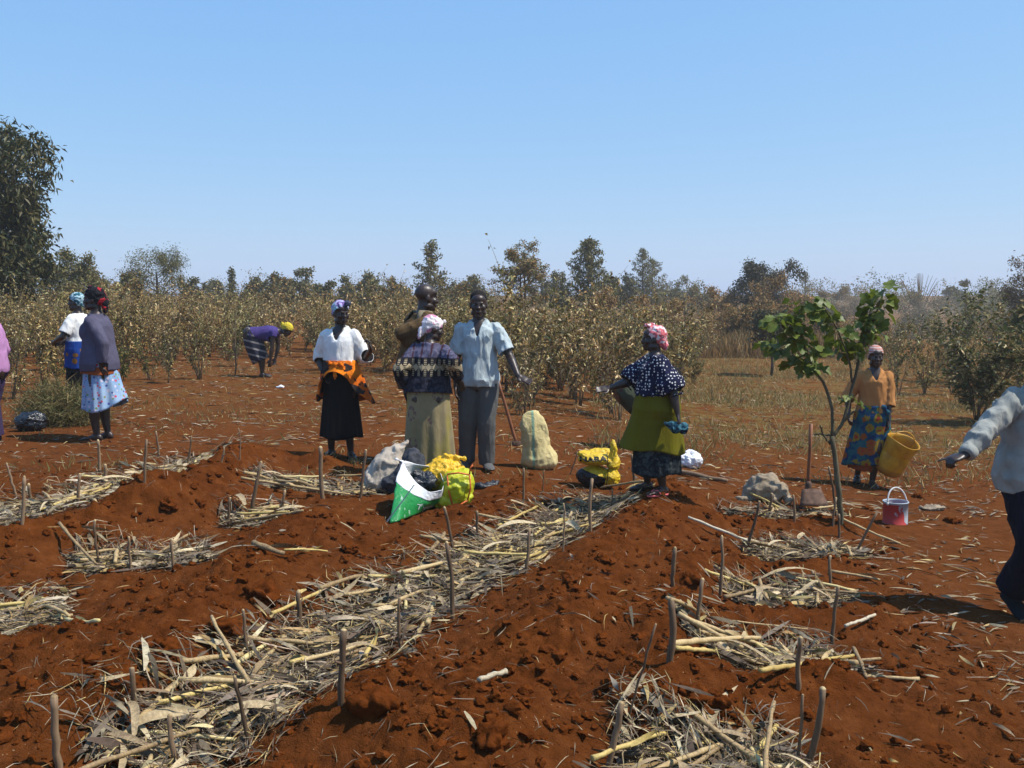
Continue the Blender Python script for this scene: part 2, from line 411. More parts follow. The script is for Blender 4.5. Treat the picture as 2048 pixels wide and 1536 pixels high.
def lay(rng, mb, p, n, L, W, bend, lift, col, segs=4, tilt=.25, taper=.35, ang=None, twist=2.0):
    a = rng.uniform(0, 2 * math.pi, n) if ang is None else ang
    l = rng.uniform(*L, n); dxy = np.stack([np.cos(a), np.sin(a)], 1)
    h_ = dxy * l[:, None] * .5; s_ = p - h_; e = p + h_; zc = ground_z(p[:, 0], p[:, 1]); z0 = np.clip(ground_z(s_[:, 0], s_[:, 1]), zc - .05, zc + .05); z1 = np.clip(ground_z(e[:, 0], e[:, 1]), zc - .05, zc + .05)
    d = np.concatenate([dxy * l[:, None], ((z1 - z0) + rng.normal(0, tilt, n) * l)[:, None]], 1)
    side = np.concatenate([np.stack([-dxy[:, 1], dxy[:, 0]], 1), rng.normal(0, .7, (n, 1))], 1)
    up = np.concatenate([rng.normal(0, .5, (n, 2)), np.abs(rng.normal(.6, .5, (n, 1)))], 1)
    pos = np.concatenate([s_, (z0 + np.maximum(0, zc - (z0 + z1) / 2) + rng.uniform(*lift, n))[:, None]], 1)
    ribbons(mb, pos, d, side, np.linalg.norm(d, axis=1), rng.uniform(*W, n), rng.uniform(*bend, n), up, rng.normal(0, twist, n), segs, col, taper)
# density of each mulch bed: husk strips, fine straw, loose stalks, loose husk leaves
BEDS = {'central': (1900, 6500, 60, 75), 'left': (900, 2400, 30, 34), 'pit_a': (380, 1100, 10, 16), 'pit_b': (380, 1100, 8, 14), 'pit_c': (200, 600, 7, 10),
        'pit_d': (280, 800, 8, 12), 'pit_e': (330, 1000, 11, 16), 'pit_f': (340, 1000, 15, 20), 'pit_g': (380, 1200, 16, 20), 'pit_h': (340, 1100, 10, 16), 'pit_i': (180, 600, 6, 8)}
BEDWORDS = {'central': 'the long diagonal central bed', 'left': 'the long mulch bed at the left edge', 'pit_a': 'the small pit left of centre',
            'pit_b': 'the mulch pit cut by the left edge', 'pit_c': 'the small pit behind the leaning stake', 'pit_d': 'the mulch below the black skirt',
            'pit_e': 'the mulch pit near the red can', 'pit_f': 'the middle pit on the right', 'pit_g': 'the ringed pit at lower right',
            'pit_h': 'the pit at the bottom right edge', 'pit_i': 'the mulch beside the hoe'}
def husk_mesh(rng, i):
    mb = MB(); L = rng.uniform(.16, .34); W = rng.uniform(.010, .026); segs = 7
    t = np.linspace(0, 1, segs + 1); curl = rng.uniform(.03, .16) * rng.choice([-1, 1]); sway = rng.normal(0, .08)
    w = W * np.sin(math.pi * np.clip(t * .93 + .07, 0, 1)) ** .6 * (1 - .5 * t)
    tw = rng.normal(0, 1.2) * (t - .5); cup = rng.uniform(.1, .5)
    V = []
    for k in range(segs + 1):
        c = np.array([(t[k] - .5) * L, sway * L * math.sin(3 * t[k]), curl * L * 4 * t[k] * (1 - t[k])])
        s = np.array([0, math.cos(tw[k]), math.sin(tw[k])]); n = np.array([0, -math.sin(tw[k]), math.cos(tw[k])])
        V += [c - s * w[k] + n * cup * w[k], c, c + s * w[k] + n * cup * w[k]]
    q = []
    for k in range(segs):
        for j in range(2): q.append((k * 3 + j, k * 3 + j + 1, k * 3 + j + 4, k * 3 + j + 3))
    mb.add(V, q); me = mb.mesh('husk_leaf', cols=False); me.materials.append(MATS['husk_leaf']); return me
def stalk_mesh(rng, L, r, yellow):
    mb = MB(); n = max(6, int(L / .045)); t = np.linspace(-.5, .5, n); bow = rng.normal(0, .012)
    pts = np.stack([t * L, bow * L * (1 - 4 * t * t) + rng.normal(0, .0015, n), rng.normal(0, .0015, n)], 1)
    rad = r * (1 - .25 * (t + .5)); node = rng.randint(0, 4)
    rad = rad * np.where((np.arange(n) + node) % 4 == 0, 1.22, 1.0) * (1 + rng.normal(0, .04, n))
    tube(mb, pts, rad, 7)
    if rng.rand() < .6:     # torn leaf sheath still clinging to the stalk
        a = rng.uniform(0, 6); d = np.array([[1, .25 * math.sin(a), .25 * math.cos(a)]])
        ribbons(mb, np.array([[rng.uniform(-.3, .1) * L, 0, r]]), d, np.array([[0, 1, .3]]), rng.uniform(.12, .25), r * 2.4, .12, np.array([[0, .3, .8]]), 1.5, 5)
    me = mb.mesh('corn_stalk', cols=False); me.materials.append(MATS['stalk_yellow' if yellow else 'stalk_dry']); return me
def place_between(o, a, b):
    a, b = Vector(a), Vector(b); d = b - a; q = Vector((1, 0, 0)).rotation_difference(d)
    o.rotation_mode = 'QUATERNION'; o.rotation_quaternion = q @ Quaternion((1, 0, 0), random.uniform(0, 6.28)); o.location = (a + b) / 2
def build_mulch():
    rng = np.random.RandomState(21); random.seed(3)
    husks = [husk_mesh(rng, i) for i in range(16)]
    stalks = [(L, stalk_mesh(rng, L, rng.uniform(.009, .014), rng.rand() < .4)) for L in (.18, .22, .26, .3, .34, .38, .42, .48, .55, .62, .3, .4)]
    for key, (nh, ns, nst, nl) in BEDS.items():
        mb = MB(); sc = TRENCH[key][1]
        p, tg = in_trench(rng, key, nh); col = pick(rng, STRAW if key != 'left' else GREYS, nh, .25)
        lay(rng, mb, p, nh, (.06, .28), (.006, .030), (-.06, .10), (.0, .05), col, 4, tilt=.09, taper=.2)
        p, tg = in_trench(rng, key, ns, 1.1); col = pick(rng, STRAW, ns, .25)
        lay(rng, mb, p, ns, (.05, .22), (.0025, .006), (-.2, .3), (.0, .055), col, 3, .14)
        o = mb.build('straw_mulch', 'straw'); tag(o, 'loose dry straw and torn husks heaped in ' + BEDWORDS[key], 'mulch', kind='stuff')
        p, tg = in_trench(rng, key, nst, .85); first = None
        for k in range(nst):
            L, me = stalks[rng.randint(len(stalks))]
            along = math.atan2(tg[k][1], tg[k][0]) + rng.normal(0, .55 if key in ('central', 'left') else 1.2)
            dx, dy = .5 * L * math.cos(along), .5 * L * math.sin(along); x, y = p[k]
            zc = .02 + rng.uniform(0, .05)
            o = link('corn_stalk', me); place_between(o, (x - dx, y - dy, gz(x - dx, y - dy) + zc), (x + dx, y + dy, gz(x + dx, y + dy) + zc + rng.normal(0, .015)))
            tag(o, 'short dry corn stalk lying in ' + BEDWORDS[key], 'corn stalk', 'dry stalks in ' + BEDWORDS[key])
        p, tg = in_trench(rng, key, nl, 1.0)
        for k in range(nl):
            o = link('husk_leaf', husks[rng.randint(len(husks))]); s = rng.uniform(.8, 1.35); o.scale = (s, s, s)
            o.location = (p[k][0], p[k][1], gz(*p[k]) + rng.uniform(.025, .065)); o.rotation_euler = (rng.normal(0, .35), rng.normal(0, .14), rng.uniform(0, 6.28))
            tag(o, 'curled dry corn husk leaf lying in ' + BEDWORDS[key], 'husk leaf', 'husk leaves in ' + BEDWORDS[key])
    # loose litter all over the trodden soil, thinning towards the field
    mb = MB(); n = 17000
    yy = 3.2 + 24 * rng.rand(n) ** 1.15; xx = rng.uniform(-.62, .62, n) * yy
    keep = .55 * fbm2(xx * .7, yy * .7, 3) + 1.1 * fbm2(xx * 1.9 + 5, yy * 1.9, 2) + .75 * sstep(8, 11, yy) + .45 * sstep(1.0, 2.0, xx - .02 * yy) + .2 * (rng.rand(n) - .5) > .22
    keep &= (tilled(xx, yy) < .45) | (rng.rand(n) < .10)
    xx, yy = xx[keep], yy[keep]; n = len(xx); far = yy / 9.0
    p = np.stack([xx, yy], 1); col = pick(rng, STRAW, n, .25); a = rng.normal(0, .9, n)
    lay(rng, mb, p, n, (.04, .2), (.004, .018), (-.05, .15), (.004, .02), col, 3, .05, ang=a)
    n2 = 5000; yy = 3.2 + 14 * rng.rand(n2) ** 1.1; xx = rng.uniform(-.6, .6, n2) * yy
    lay(rng, mb, np.stack([xx, yy], 1), n2, (.03, .12), (.002, .005), (-.2, .3), (.002, .015), pick(rng, STRAW, n2, .25), 3, .2)
    o = mb.build('straw_litter', 'straw'); tag(o, 'scattered dry straw and leaf litter over the red soil', 'litter', kind='stuff')
    # single stalks that stand out: pixel ends on the ground, radius, yellow?, words
    S = [((216, 1533), (352, 1384), .021, 0, 'thick grey-brown stalk pointing to the bottom left corner'), ((405, 1392), (535, 1300), .017, 1, 'yellow stalk lying along the front of the central bed'),
         ((484, 1287), (745, 1303), .013, 0, 'long pale stalk laid across the central bed'), ((563, 1290), (651, 1266), .015, 0, 'split pale stalk beneath the long crosswise stalk'),
         ((255, 1480), (475, 1496), .012, 1, 'slim stalk laid crosswise near the bottom left'), ((396, 1395), (466, 1476), .010, 1, 'thin yellow stalk slanting toward the camera'),
         ((440, 1428), (590, 1326), .016, 0, 'pinkish stalk parallel to the yellow stalk'), ((365, 1338), (484, 1324), .016, 0, 'weathered brown stalk at the bed edge by the clods'),
         ((106, 1020), (251, 966), .018, 1, 'bright yellow stalk edging the left mulch bed'), ((482, 963), (700, 996), .014, 0, 'long grey stalk below the woman in black skirt'),
         ((466, 1053), (607, 1029), .013, 0, 'pale stalk edging the small pit behind the leaning stake'), ((119, 1249), (198, 1260), .014, 1, 'blunt yellow stalk end left of the bare soil'),
         ((506, 1098), (568, 1120), .022, 0, 'stubby brown stalk piece alone on bare soil'), ((568, 1108), (655, 1112), .009, 1, 'thin yellow stalk beside the stubby piece'),
         ((957, 1380), (1012, 1362), .016, 2, 'white cut stalk piece alone on the ridge'), ((1376, 1042), (1500, 1092), .015, 2, 'whitish straight stalk slanting by the right pits'),
         ((1345, 1302), (1520, 1288), .017, 0, 'brown stalk along the rear of the ringed pit'), ((1352, 1312), (1500, 1318), .013, 1, 'yellow stalk along the rear of the ringed pit'),
         ((1520, 1376), (1705, 1340), .015, 1, 'yellowish stalk closing the front of the ringed pit'), ((1680, 1042), (1800, 1094), .012, 0, 'brown stalk slanting under the leaning stake'),
         ((1690, 1262), (1750, 1240), .012, 2, 'pale stalk tip sticking out of the ringed pit'), ((1660, 1150), (1760, 1168), .012, 0, 'pale stalk right of the middle pit'),
         ((1450, 1205), (1560, 1175), .014, 0, 'brown stalk across the middle right pit'), ((1465, 1250), (1615, 1266), .006, 0, 'thin reddish stem behind the ringed pit'),
         ((1410, 1150), (1490, 1178), .012, 1, 'yellow stalk by the post of the middle pit'), ((995, 1060), (1085, 1015), .014, 1, 'yellow stalk at the left edge of the upper bed'),
         ((1050, 1105), (1140, 1080), .015, 1, 'yellow stalk near the right edge of the upper bed'), ((905, 1108), (1010, 1100), .012, 0, 'brown stalk across the upper bed'),
         ((855, 1262), (868, 1220), .018, 0, 'short stalk end jutting from the bed toward camera'), ((1330, 1540), (1430, 1505), .014, 1, 'yellow stalk in the pit at the bottom edge')]
    mk_stalk('stalk_white', (.30, .24, .15), (.50, .43, .30), (.62, .55, .41))
    for a, b, r, yl, w in S:
        A, B = P(*a), P(*b); L = (A - B).length
        me = stalk_mesh(rng, L, r * .8, yl == 1)
        if yl == 2:
            q = MB(); tt = np.linspace(-.5, .5, 11); tube(q, np.stack([tt * L, rng.normal(0, .0022, 11), rng.normal(0, .0022, 11)], 1), r * .7 * (1 + rng.normal(0, .08, 11)), 8); me = q.mesh('corn_stalk', cols=False); me.materials.clear(); me.materials.append(MATS['stalk_white'])
        o = link('corn_stalk', me); lift = max(0, gz((A.x + B.x) / 2, (A.y + B.y) / 2) - (A.z + B.z) / 2); place_between(o, A + Vector((0, 0, r + .016 + lift)), B + Vector((0, 0, r + .016 + lift)))
        tag(o, w, 'corn stalk')
build_mulch()

# stakes: top pixel, bottom pixel, radius, words
STAKES = [
 ((196, 882), (200, 944), .016, 'thick stake below the blue jacket woman, in front of the left bed'), ((293, 880), (289, 965), .012, 'slim stake at the rear of the left bed, third from its right end'),
 ((312, 864), (318, 913), .013, 'stake behind the left bed, right of the blue jacket woman'), ((383, 873), (372, 939), .010, 'slim stake tilting right inside the far end of the left bed'),
 ((449, 895), (443, 926), .010, 'short stake at the far end of the left bed'), ((477, 857), (479, 921), .007, 'thin pale rod just past the far end of the left bed'),
 ((211, 930), (213, 965), .018, 'short fat stump of a stake inside the left bed'), ((159, 948), (157, 1014), .015, 'dark stake in front of the yellow stalk of the left bed'),
 ((48, 955), (44, 1049), .014, 'nearest tall stake of the left bed'), ((13, 928), (31, 988), .012, 'stake leaning left at the left picture edge'),
 ((57, 970), (64, 1012), .016, 'pale short stake next to the nearest tall stake of the left bed'), ((189, 1042), (199, 1141), .010, 'tall thin stake at the left of the small left pit'),
 ((257, 1075), (263, 1143), .010, 'knobbly stake in the middle of the small left pit'), ((344, 1080), (347, 1141), .010, 'dark stake at the right of the small left pit'),
 ((460, 996), (459, 1056), .012, 'straight short stake at the left of the pit below the bending woman'), ((523, 926), (501, 1036), .017, 'thick forked stake leaning right, tallest by the small rear pit'),
 ((570, 983), (561, 1031), .013, 'brown stake leaning right at the small rear pit'), ((642, 895), (646, 1000), .021, 'thick grey stake in front of the black skirt'),
 ((732, 900), (721, 995), .014, 'stake leaning right beside the grubby sack'), ((596, 1185), (599, 1258), .015, 'yellowish stake at the back of the central bed, above the crosswise stalk'),
 ((486, 1221), (496, 1309), .009, 'dark thin stake at the end of the long crosswise stalk'), ((686, 1260), (683, 1405), .015, 'straight reddish stake at the front edge of the central bed'),
 ((264, 1337), (267, 1423), .014, 'stake with broken tip among clods at the lower left'), ((108, 1394), (118, 1538), .016, 'leftmost stake at the bottom of the picture'),
 ((470, 1355), (499, 1493), .010, 'crooked dark stake in the front of the central bed'), ((337, 1432), (350, 1545), .012, 'reddish stake in the mulch at the bottom edge'),
 ((890, 1016), (908, 1111), .013, 'greenish stake leaning left below the green sack'), ((955, 1024), (957, 1080), .012, 'short stake on the soil right of the green sack'),
 ((1048, 937), (1047, 1006), .011, 'slim stake left of the upper end of the central bed'), ((1088, 941), (1086, 983), .006, 'thin twig standing behind the central bed'),
 ((1155, 904), (1140, 950), .008, 'dark stick leaning against the yellow text bag'), ((1184, 958), (1181, 1063), .014, 'tall pale-topped stake in front of the yellow text bag'),
 ((1225, 979), (1223, 1020), .007, 'thin stick in the mulch under the yellow text bag'), ((1264, 910), (1268, 981), .015, 'stout cut stake between yellow text bag and polka dot woman'),
 ((1128, 1008), (1126, 1103), .007, 'thin green rod in the right edge of the central bed'), ((1059, 1061), (1051, 1148), .012, 'stake leaning right at the right edge of the central bed'),
 ((893, 1086), (905, 1237), .013, 'tall stake with knots in the middle of the central bed'), ((798, 1198), (803, 1299), .009, 'green slim rod in the central bed'),
 ((1244, 1407), (1212, 1545), .015, 'dark stake leaning right at the bottom edge'), ((1310, 1250), (1255, 1445), .006, 'long thin weed stem leaning right on the ridge'),
 ((1349, 1097), (1345, 1171), .015, 'smooth curved stake alone on the soil ridge'), ((1444, 1074), (1440, 1194), .012, 'tall stake at the rear left of the middle right pit'),
 ((1405, 1159), (1395, 1283), .013, 'brown stake between the two middle right pits'), ((1343, 1200), (1339, 1322), .018, 'thick straight stake at the left of the ringed pit'),
 ((1519, 1003), (1492, 1101), .014, 'stake leaning right beside the whitish stalk'), ((1544, 987), (1535, 1035), .013, 'dark stake in front of the draped burlap sack'),
 ((1587, 991), (1588, 1043), .012, 'dark upright stake between burlap sack and hoe'), ((1672, 997), (1666, 1051), .011, 'slim stake touching the young tree trunk'),
 ((1658, 935), (1672, 1030), .011, 'bare stick leaning on the left side of the young tree'), ((1679, 1030), (1678, 1076), .013, 'short brown stake in front of the young tree'),
 ((1755, 1024), (1707, 1117), .012, 'strongly leaning stake in front of the red paint can'), ((1660, 1113), (1662, 1171), .013, 'yellowish stake behind the middle right pit'),
 ((1676, 1175), (1664, 1287), .012, 'dark stake right of the ringed pit'), ((1602, 1275), (1597, 1376), .013, 'dark straight stake at the front of the ringed pit'),
 ((1647, 1378), (1608, 1545), .017, 'thick peeled stake leaning right at the bottom right'), ((1606, 1390), (1593, 1545), .008, 'thin stake beside the thick peeled stake at the bottom right'),
]
def build_stakes():
    rng = np.random.RandomState(5)
    for top, bot, r, w in STAKES:
        if bot[1] > 1536: B = P(bot[0], bot[1])
        else: B = P(*bot)
        T = at_depth(top[0], top[1], B.y + rng.normal(0, .015)); H = (T - B).length
        root = empty('wooden_stake', B, 0, w, 'stake', 'stakes pushed into the soil around the mulch beds')
        d = T - B; n = 9; t = np.linspace(-.06 / H, 1, n); mb = MB()
        bow = rng.normal(0, .018, 2)
        pts = np.stack([d.x * t + bow[0] * np.sin(math.pi * np.clip(t, 0, 1)) * H, d.y * t + bow[1] * np.sin(math.pi * np.clip(t, 0, 1)) * H, d.z * t], 1)
        pts[:, :2] += rng.normal(0, .0018, (n, 2))
        rad = r * (1.0 - .12 * t) * (1 + rng.normal(0, .06, n)) * .86
        tube(mb, pts, rad, 8)
        if rng.rand() < .5:     # a knot or a trimmed side twig
            k = rng.randint(3, 8); a = rng.uniform(0, 6.28); e = np.array([math.cos(a), math.sin(a), .5]) * rng.uniform(.015, .05)
            tube(mb, [pts[k], pts[k] + e * .6, pts[k] + e], [r * .5, r * .38, r * .25], 5)
        shaft = mb.build('shaft', 'stake_wood', root, cols=False)
        cut = MB(); e = pts[-1] - pts[-2]; e = e / np.linalg.norm(e)
        tube(cut, [pts[-1] - e * .003, pts[-1] + e * .002, pts[-1] + e * (.002 + r * rng.uniform(.1, .8))], [rad[-1] * .97, rad[-1] * .95, rad[-1] * .45], 8)
        cut.build('cut_end', 'stalk_dry', shaft, cols=False)
build_stakes()

def clod_mesh(rng, sub, rough=.35):
    bm = bmesh.new(); bmesh.ops.create_icosphere(bm, subdivisions=sub, radius=1.0)
    v = np.array([x.co[:] for x in bm.verts]); off = rng.uniform(0, 50, 3)
    r = 1 + rough * fbm3(v * 1.5 + off, 3) + .5 * rough * fbm3(v * 4 + off, 2)
    v = v * r[:, None] * rng.uniform(.75, 1.1, 3) * np.array([1, 1, .78])
    f = np.array([[y.index for y in x.verts] for x in bm.faces]); bm.free(); return v, f
def build_clods():
    rng = np.random.RandomState(11)
    m = NT('clod_soil'); co = m.coord('Object'); n = m.noise(co, 30, 5, .7)
    m.color(m.ramp(n, [(.3, (.058, .0155, .0032)), (.6, (.108, .0290, .0062)), (.8, (.155, .046, .0115))])).set(Roughness=.97, Specular_IOR_Level=.0)
    m.bump(m.noise(co, 60, 5, .7), .8, .01)
    protos = [clod_mesh(rng, 2, .75) for i in range(14)]; tiny = [clod_mesh(rng, 1, .5) for i in range(14)]; big = [clod_mesh(rng, 4, .75) for i in range(8)]
    mb = MB(); N = 15000
    yy = 3.1 + 8.5 * rng.rand(N) ** 1.25; xx = rng.uniform(-.58, .58, N) * yy
    keep = tilled(xx, yy) * (.6 + .8 * vn2(xx * 2.2, yy * 2.2)) > rng.rand(N) * .95
    tr = np.zeros(N)
    for k, (pts, w, h) in TRENCH.items(): tr = np.maximum(tr, np.exp(-(seg_dist(xx, yy, pts) / w) ** 4))
    keep &= tr < .5
    xx, yy = xx[keep], yy[keep]; z = ground_z(xx, yy); s = .0035 + .030 * rng.rand(len(xx)) ** 5.0
    for i in range(len(xx)):
        v, f = (protos if s[i] > .013 else tiny)[rng.randint(14)]; a = rng.uniform(0, 6.28); c, sn = math.cos(a), math.sin(a)
        w = v @ np.array([[c, sn, 0], [-sn, c, 0], [0, 0, 1]]) * s[i] + (xx[i], yy[i], z[i] + s[i] * .25)
        mb.add(w, None, f)
    o = mb.build('soil_crumbs', 'clod_soil', cols=False, smooth=False); tag(o, 'small crumbs of red soil strewn over the tilled ridges', 'soil crumbs', kind='stuff')
    C = [((755, 1425), .085, 'largest soil clod, on the ridge at the bottom centre'), ((985, 1480), .062, 'dark clod with a steep side near the bottom centre'), ((870, 1455), .045, 'round clod right of the largest clod'),
         ((1383, 1395), .062, 'big clod in front of the thick straight stake'), ((1445, 1420), .055, 'clod beside the big clod at the lower right'), ((525, 1195), .085, 'smooth wide clod on the bare soil left of the central bed'),
         ((445, 1265), .075, 'long slab of soil at the left of the dark thin stake'), ((330, 1300), .055, 'clod above the brown stalk at lower left'), ((240, 1370), .075, 'clod slab behind the broken tip stake'),
         ((1345, 1090), .042, 'clod at the foot of the smooth curved stake'), ((1380, 1160), .062, 'crumbly clod right of the smooth curved stake'), ((335, 1012), .06, 'clod on the heap behind the small left pit'),
         ((400, 1010), .045, 'dark clod on the heap right side'), ((940, 1065), .04, 'clod beside the short stake by the green sack'), ((1205, 1120), .04, 'clod on the ridge right of the central bed'),
         ((1140, 1165), .035, 'small clod low on the ridge right of the central bed'), ((1290, 1470), .04, 'clod near the bottom edge left of the leaning stake'), ((700, 1100), .05, 'dark clod behind the central bed'),
         ((1905, 1045), .07, 'earth lump right of the red paint can'), ((1835, 995), .055, 'dark earth lump behind the red paint can')]
    for (px, py), s, w in C:
        v, f = big[rng.randint(8)]; p = P(px, py); m2 = MB(); m2.add(v * s * 1.0, None, f)
        o = m2.build('soil_clod', 'clod_soil', cols=False); o.location = p + Vector((0, 0, s * .12)); o.rotation_euler = (rng.normal(0, .2), 0, rng.uniform(0, 6)); tag(o, w, 'clod', 'clods of red soil')
build_clods()
# ------------------------------------------------------------ vegetation
def mk_leaf(name, trans=.25, rough=.6, vary=False):
    m = NT(name); c = m.attr('Col')
    if vary: c = m.mix(1.0, c, m.ramp(m.node('ShaderNodeObjectInfo').outputs['Random'], [(0, (.72, .80, .70)), (.25, (1.25, 1.18, 1.1)), (.5, (1.0, .90, .75)), (.75, (.85, 1.0, .75)), (1, (1.2, 1.05, .85))]), 'MULTIPLY')
    m.color(c).set(Roughness=rough, Specular_IOR_Level=.3)
    t = m.node('ShaderNodeBsdfTranslucent'); m.put(t.inputs[0], c); x = m.node('ShaderNodeMixShader'); x.inputs[0].default_value = trans
    m.t.links.new(m.b.outputs[0], x.inputs[1]); m.t.links.new(t.outputs[0], x.inputs[2]); m.t.links.new(x.outputs[0], m.n['Material Output'].inputs[0])
mk_leaf('dry_leaf', .22, vary=True); mk_leaf('green_leaf', .25, .5); mk_leaf('far_leaf', .15, .8)
def mk_bark(name, a, b):
    m = NT(name); co = m.coord('Object'); n = m.noise(m.mapping(co, (30, 30, 6)), 1, 5, .65)
    m.color(m.ramp(n, [(.3, a), (.7, b)])).set(Roughness=.9); m.bump(n, .5, .01)
mk_bark('twig', (.10, .065, .035), (.24, .17, .095)); mk_bark('bark_dark', (.035, .025, .018), (.10, .075, .055)); mk_bark('bark_green', (.06, .05, .028), (.14, .12, .07))
DRYL = [(.33, .22, .085), (.44, .325, .155), (.22, .135, .046), (.54, .42, .23), (.16, .12, .035), (.22, .165, .05), (.37, .225, .085), (.11, .10, .028), (.60, .49, .30), (.17, .145, .042), (.10, .068, .024)]
GRNL = [(0.0605, 0.0765, 0.0119), (0.0825, 0.102, 0.0172), (0.044, 0.0561, 0.0099), (0.121, 0.1275, 0.0264), (0.165, 0.1326, 0.0396), (0.099, 0.0867, 0.0198)]
def pea_bush(rng, H, nstem, nleaf, pal, Ls=(.05, .125), spread=.42):
    """pigeon-pea shrub: several upright forking stems carrying shrivelled leaves"""
    st = MB(); lf = MB(); P_, D_ = [], []
    for s in range(nstem):
        a = rng.uniform(0, 6.28); lean = rng.uniform(.05, spread); n = 8; h = H * rng.uniform(.6, 1.16)
        t = np.linspace(0, 1, n); out = lean * h * (t ** 1.25); wob = rng.normal(0, .018, (n, 2)).cumsum(0)
        pts = np.stack([math.cos(a) * (.04 + out) + wob[:, 0], math.sin(a) * (.04 + out) + wob[:, 1], h * t], 1)
        tube(st, pts, .012 * (1 - .75 * t), 4)
        for b in range(rng.randint(4, 7)):
            k = rng.randint(1, n - 1); a2 = a + rng.normal(0, 1.3); L = h * rng.uniform(.18, .42)
            e = np.array([math.cos(a2) * .5, math.sin(a2) * .5, .85]) ; e = e / np.linalg.norm(e)
            tt = np.linspace(0, 1, 5); br = pts[k] + e * (tt * L)[:, None] + np.array([math.cos(a2), math.sin(a2), -.4]) * (.10 * L * tt ** 2)[:, None]
            tube(st, br, .006 * (1 - .7 * tt), 3, cap=False)
            m = int(nleaf / (nstem * 5.0)); u = rng.uniform(.1, 1.03, m)
            P_.append(br[0] + (br[-1] - br[0]) * u[:, None] + rng.normal(0, .022, (m, 3))); D_.append(np.tile(e, (m, 1)))
        m = int(nleaf / nstem * .25); u = rng.uniform(.45, 1.03, m); idx = u * (n - 1); i = np.clip(idx.astype(int), 0, n - 2)
        P_.append(pts[i] + (pts[i + 1] - pts[i]) * (idx - i)[:, None] + rng.normal(0, .02, (m, 3))); D_.append(np.tile([math.cos(a), math.sin(a), .6], (m, 1)))
    p = np.concatenate(P_); d = np.concatenate(D_); N = len(p)
    d = d * .5 + unit(rng, N) * .9; d[:, 2] -= .25
    leaves(lf, p, d, unit(rng, N) + [0, 0, .3], rng.uniform(*Ls, N), rng.uniform(.022, .05, N), rng.uniform(-.1, .6), pick(rng, pal, N, .3), .25)
    ms = st.mesh('stems', cols=False); ms.materials.append(MATS['twig']); ml = lf.mesh('foliage'); ml.materials.append(MATS['dry_leaf'])
    return ms, ml
def put_bush(proto, x, y, s, rz, label, group=None, name='dry_shrub', cat='shrub', tilt=(0, 0)):
    r = empty(name, (x, y, gz(x, y) - .02), rz, label, cat, group); r.scale = (s, s, s); r.rotation_euler = (tilt[0], tilt[1], rz)
    link('stems', proto[0], r); link('foliage', proto[1], r); return r
def front_edge(px):     # ground line (picture row) where the shrub field begins, by picture column
    return np.interp(px, [-400, 0, 250, 420, 560, 700, 900, 1010, 1080, 1200, 1330, 1400], [745, 740, 742, 722, 748, 752, 762, 790, 832, 838, 822, 745])
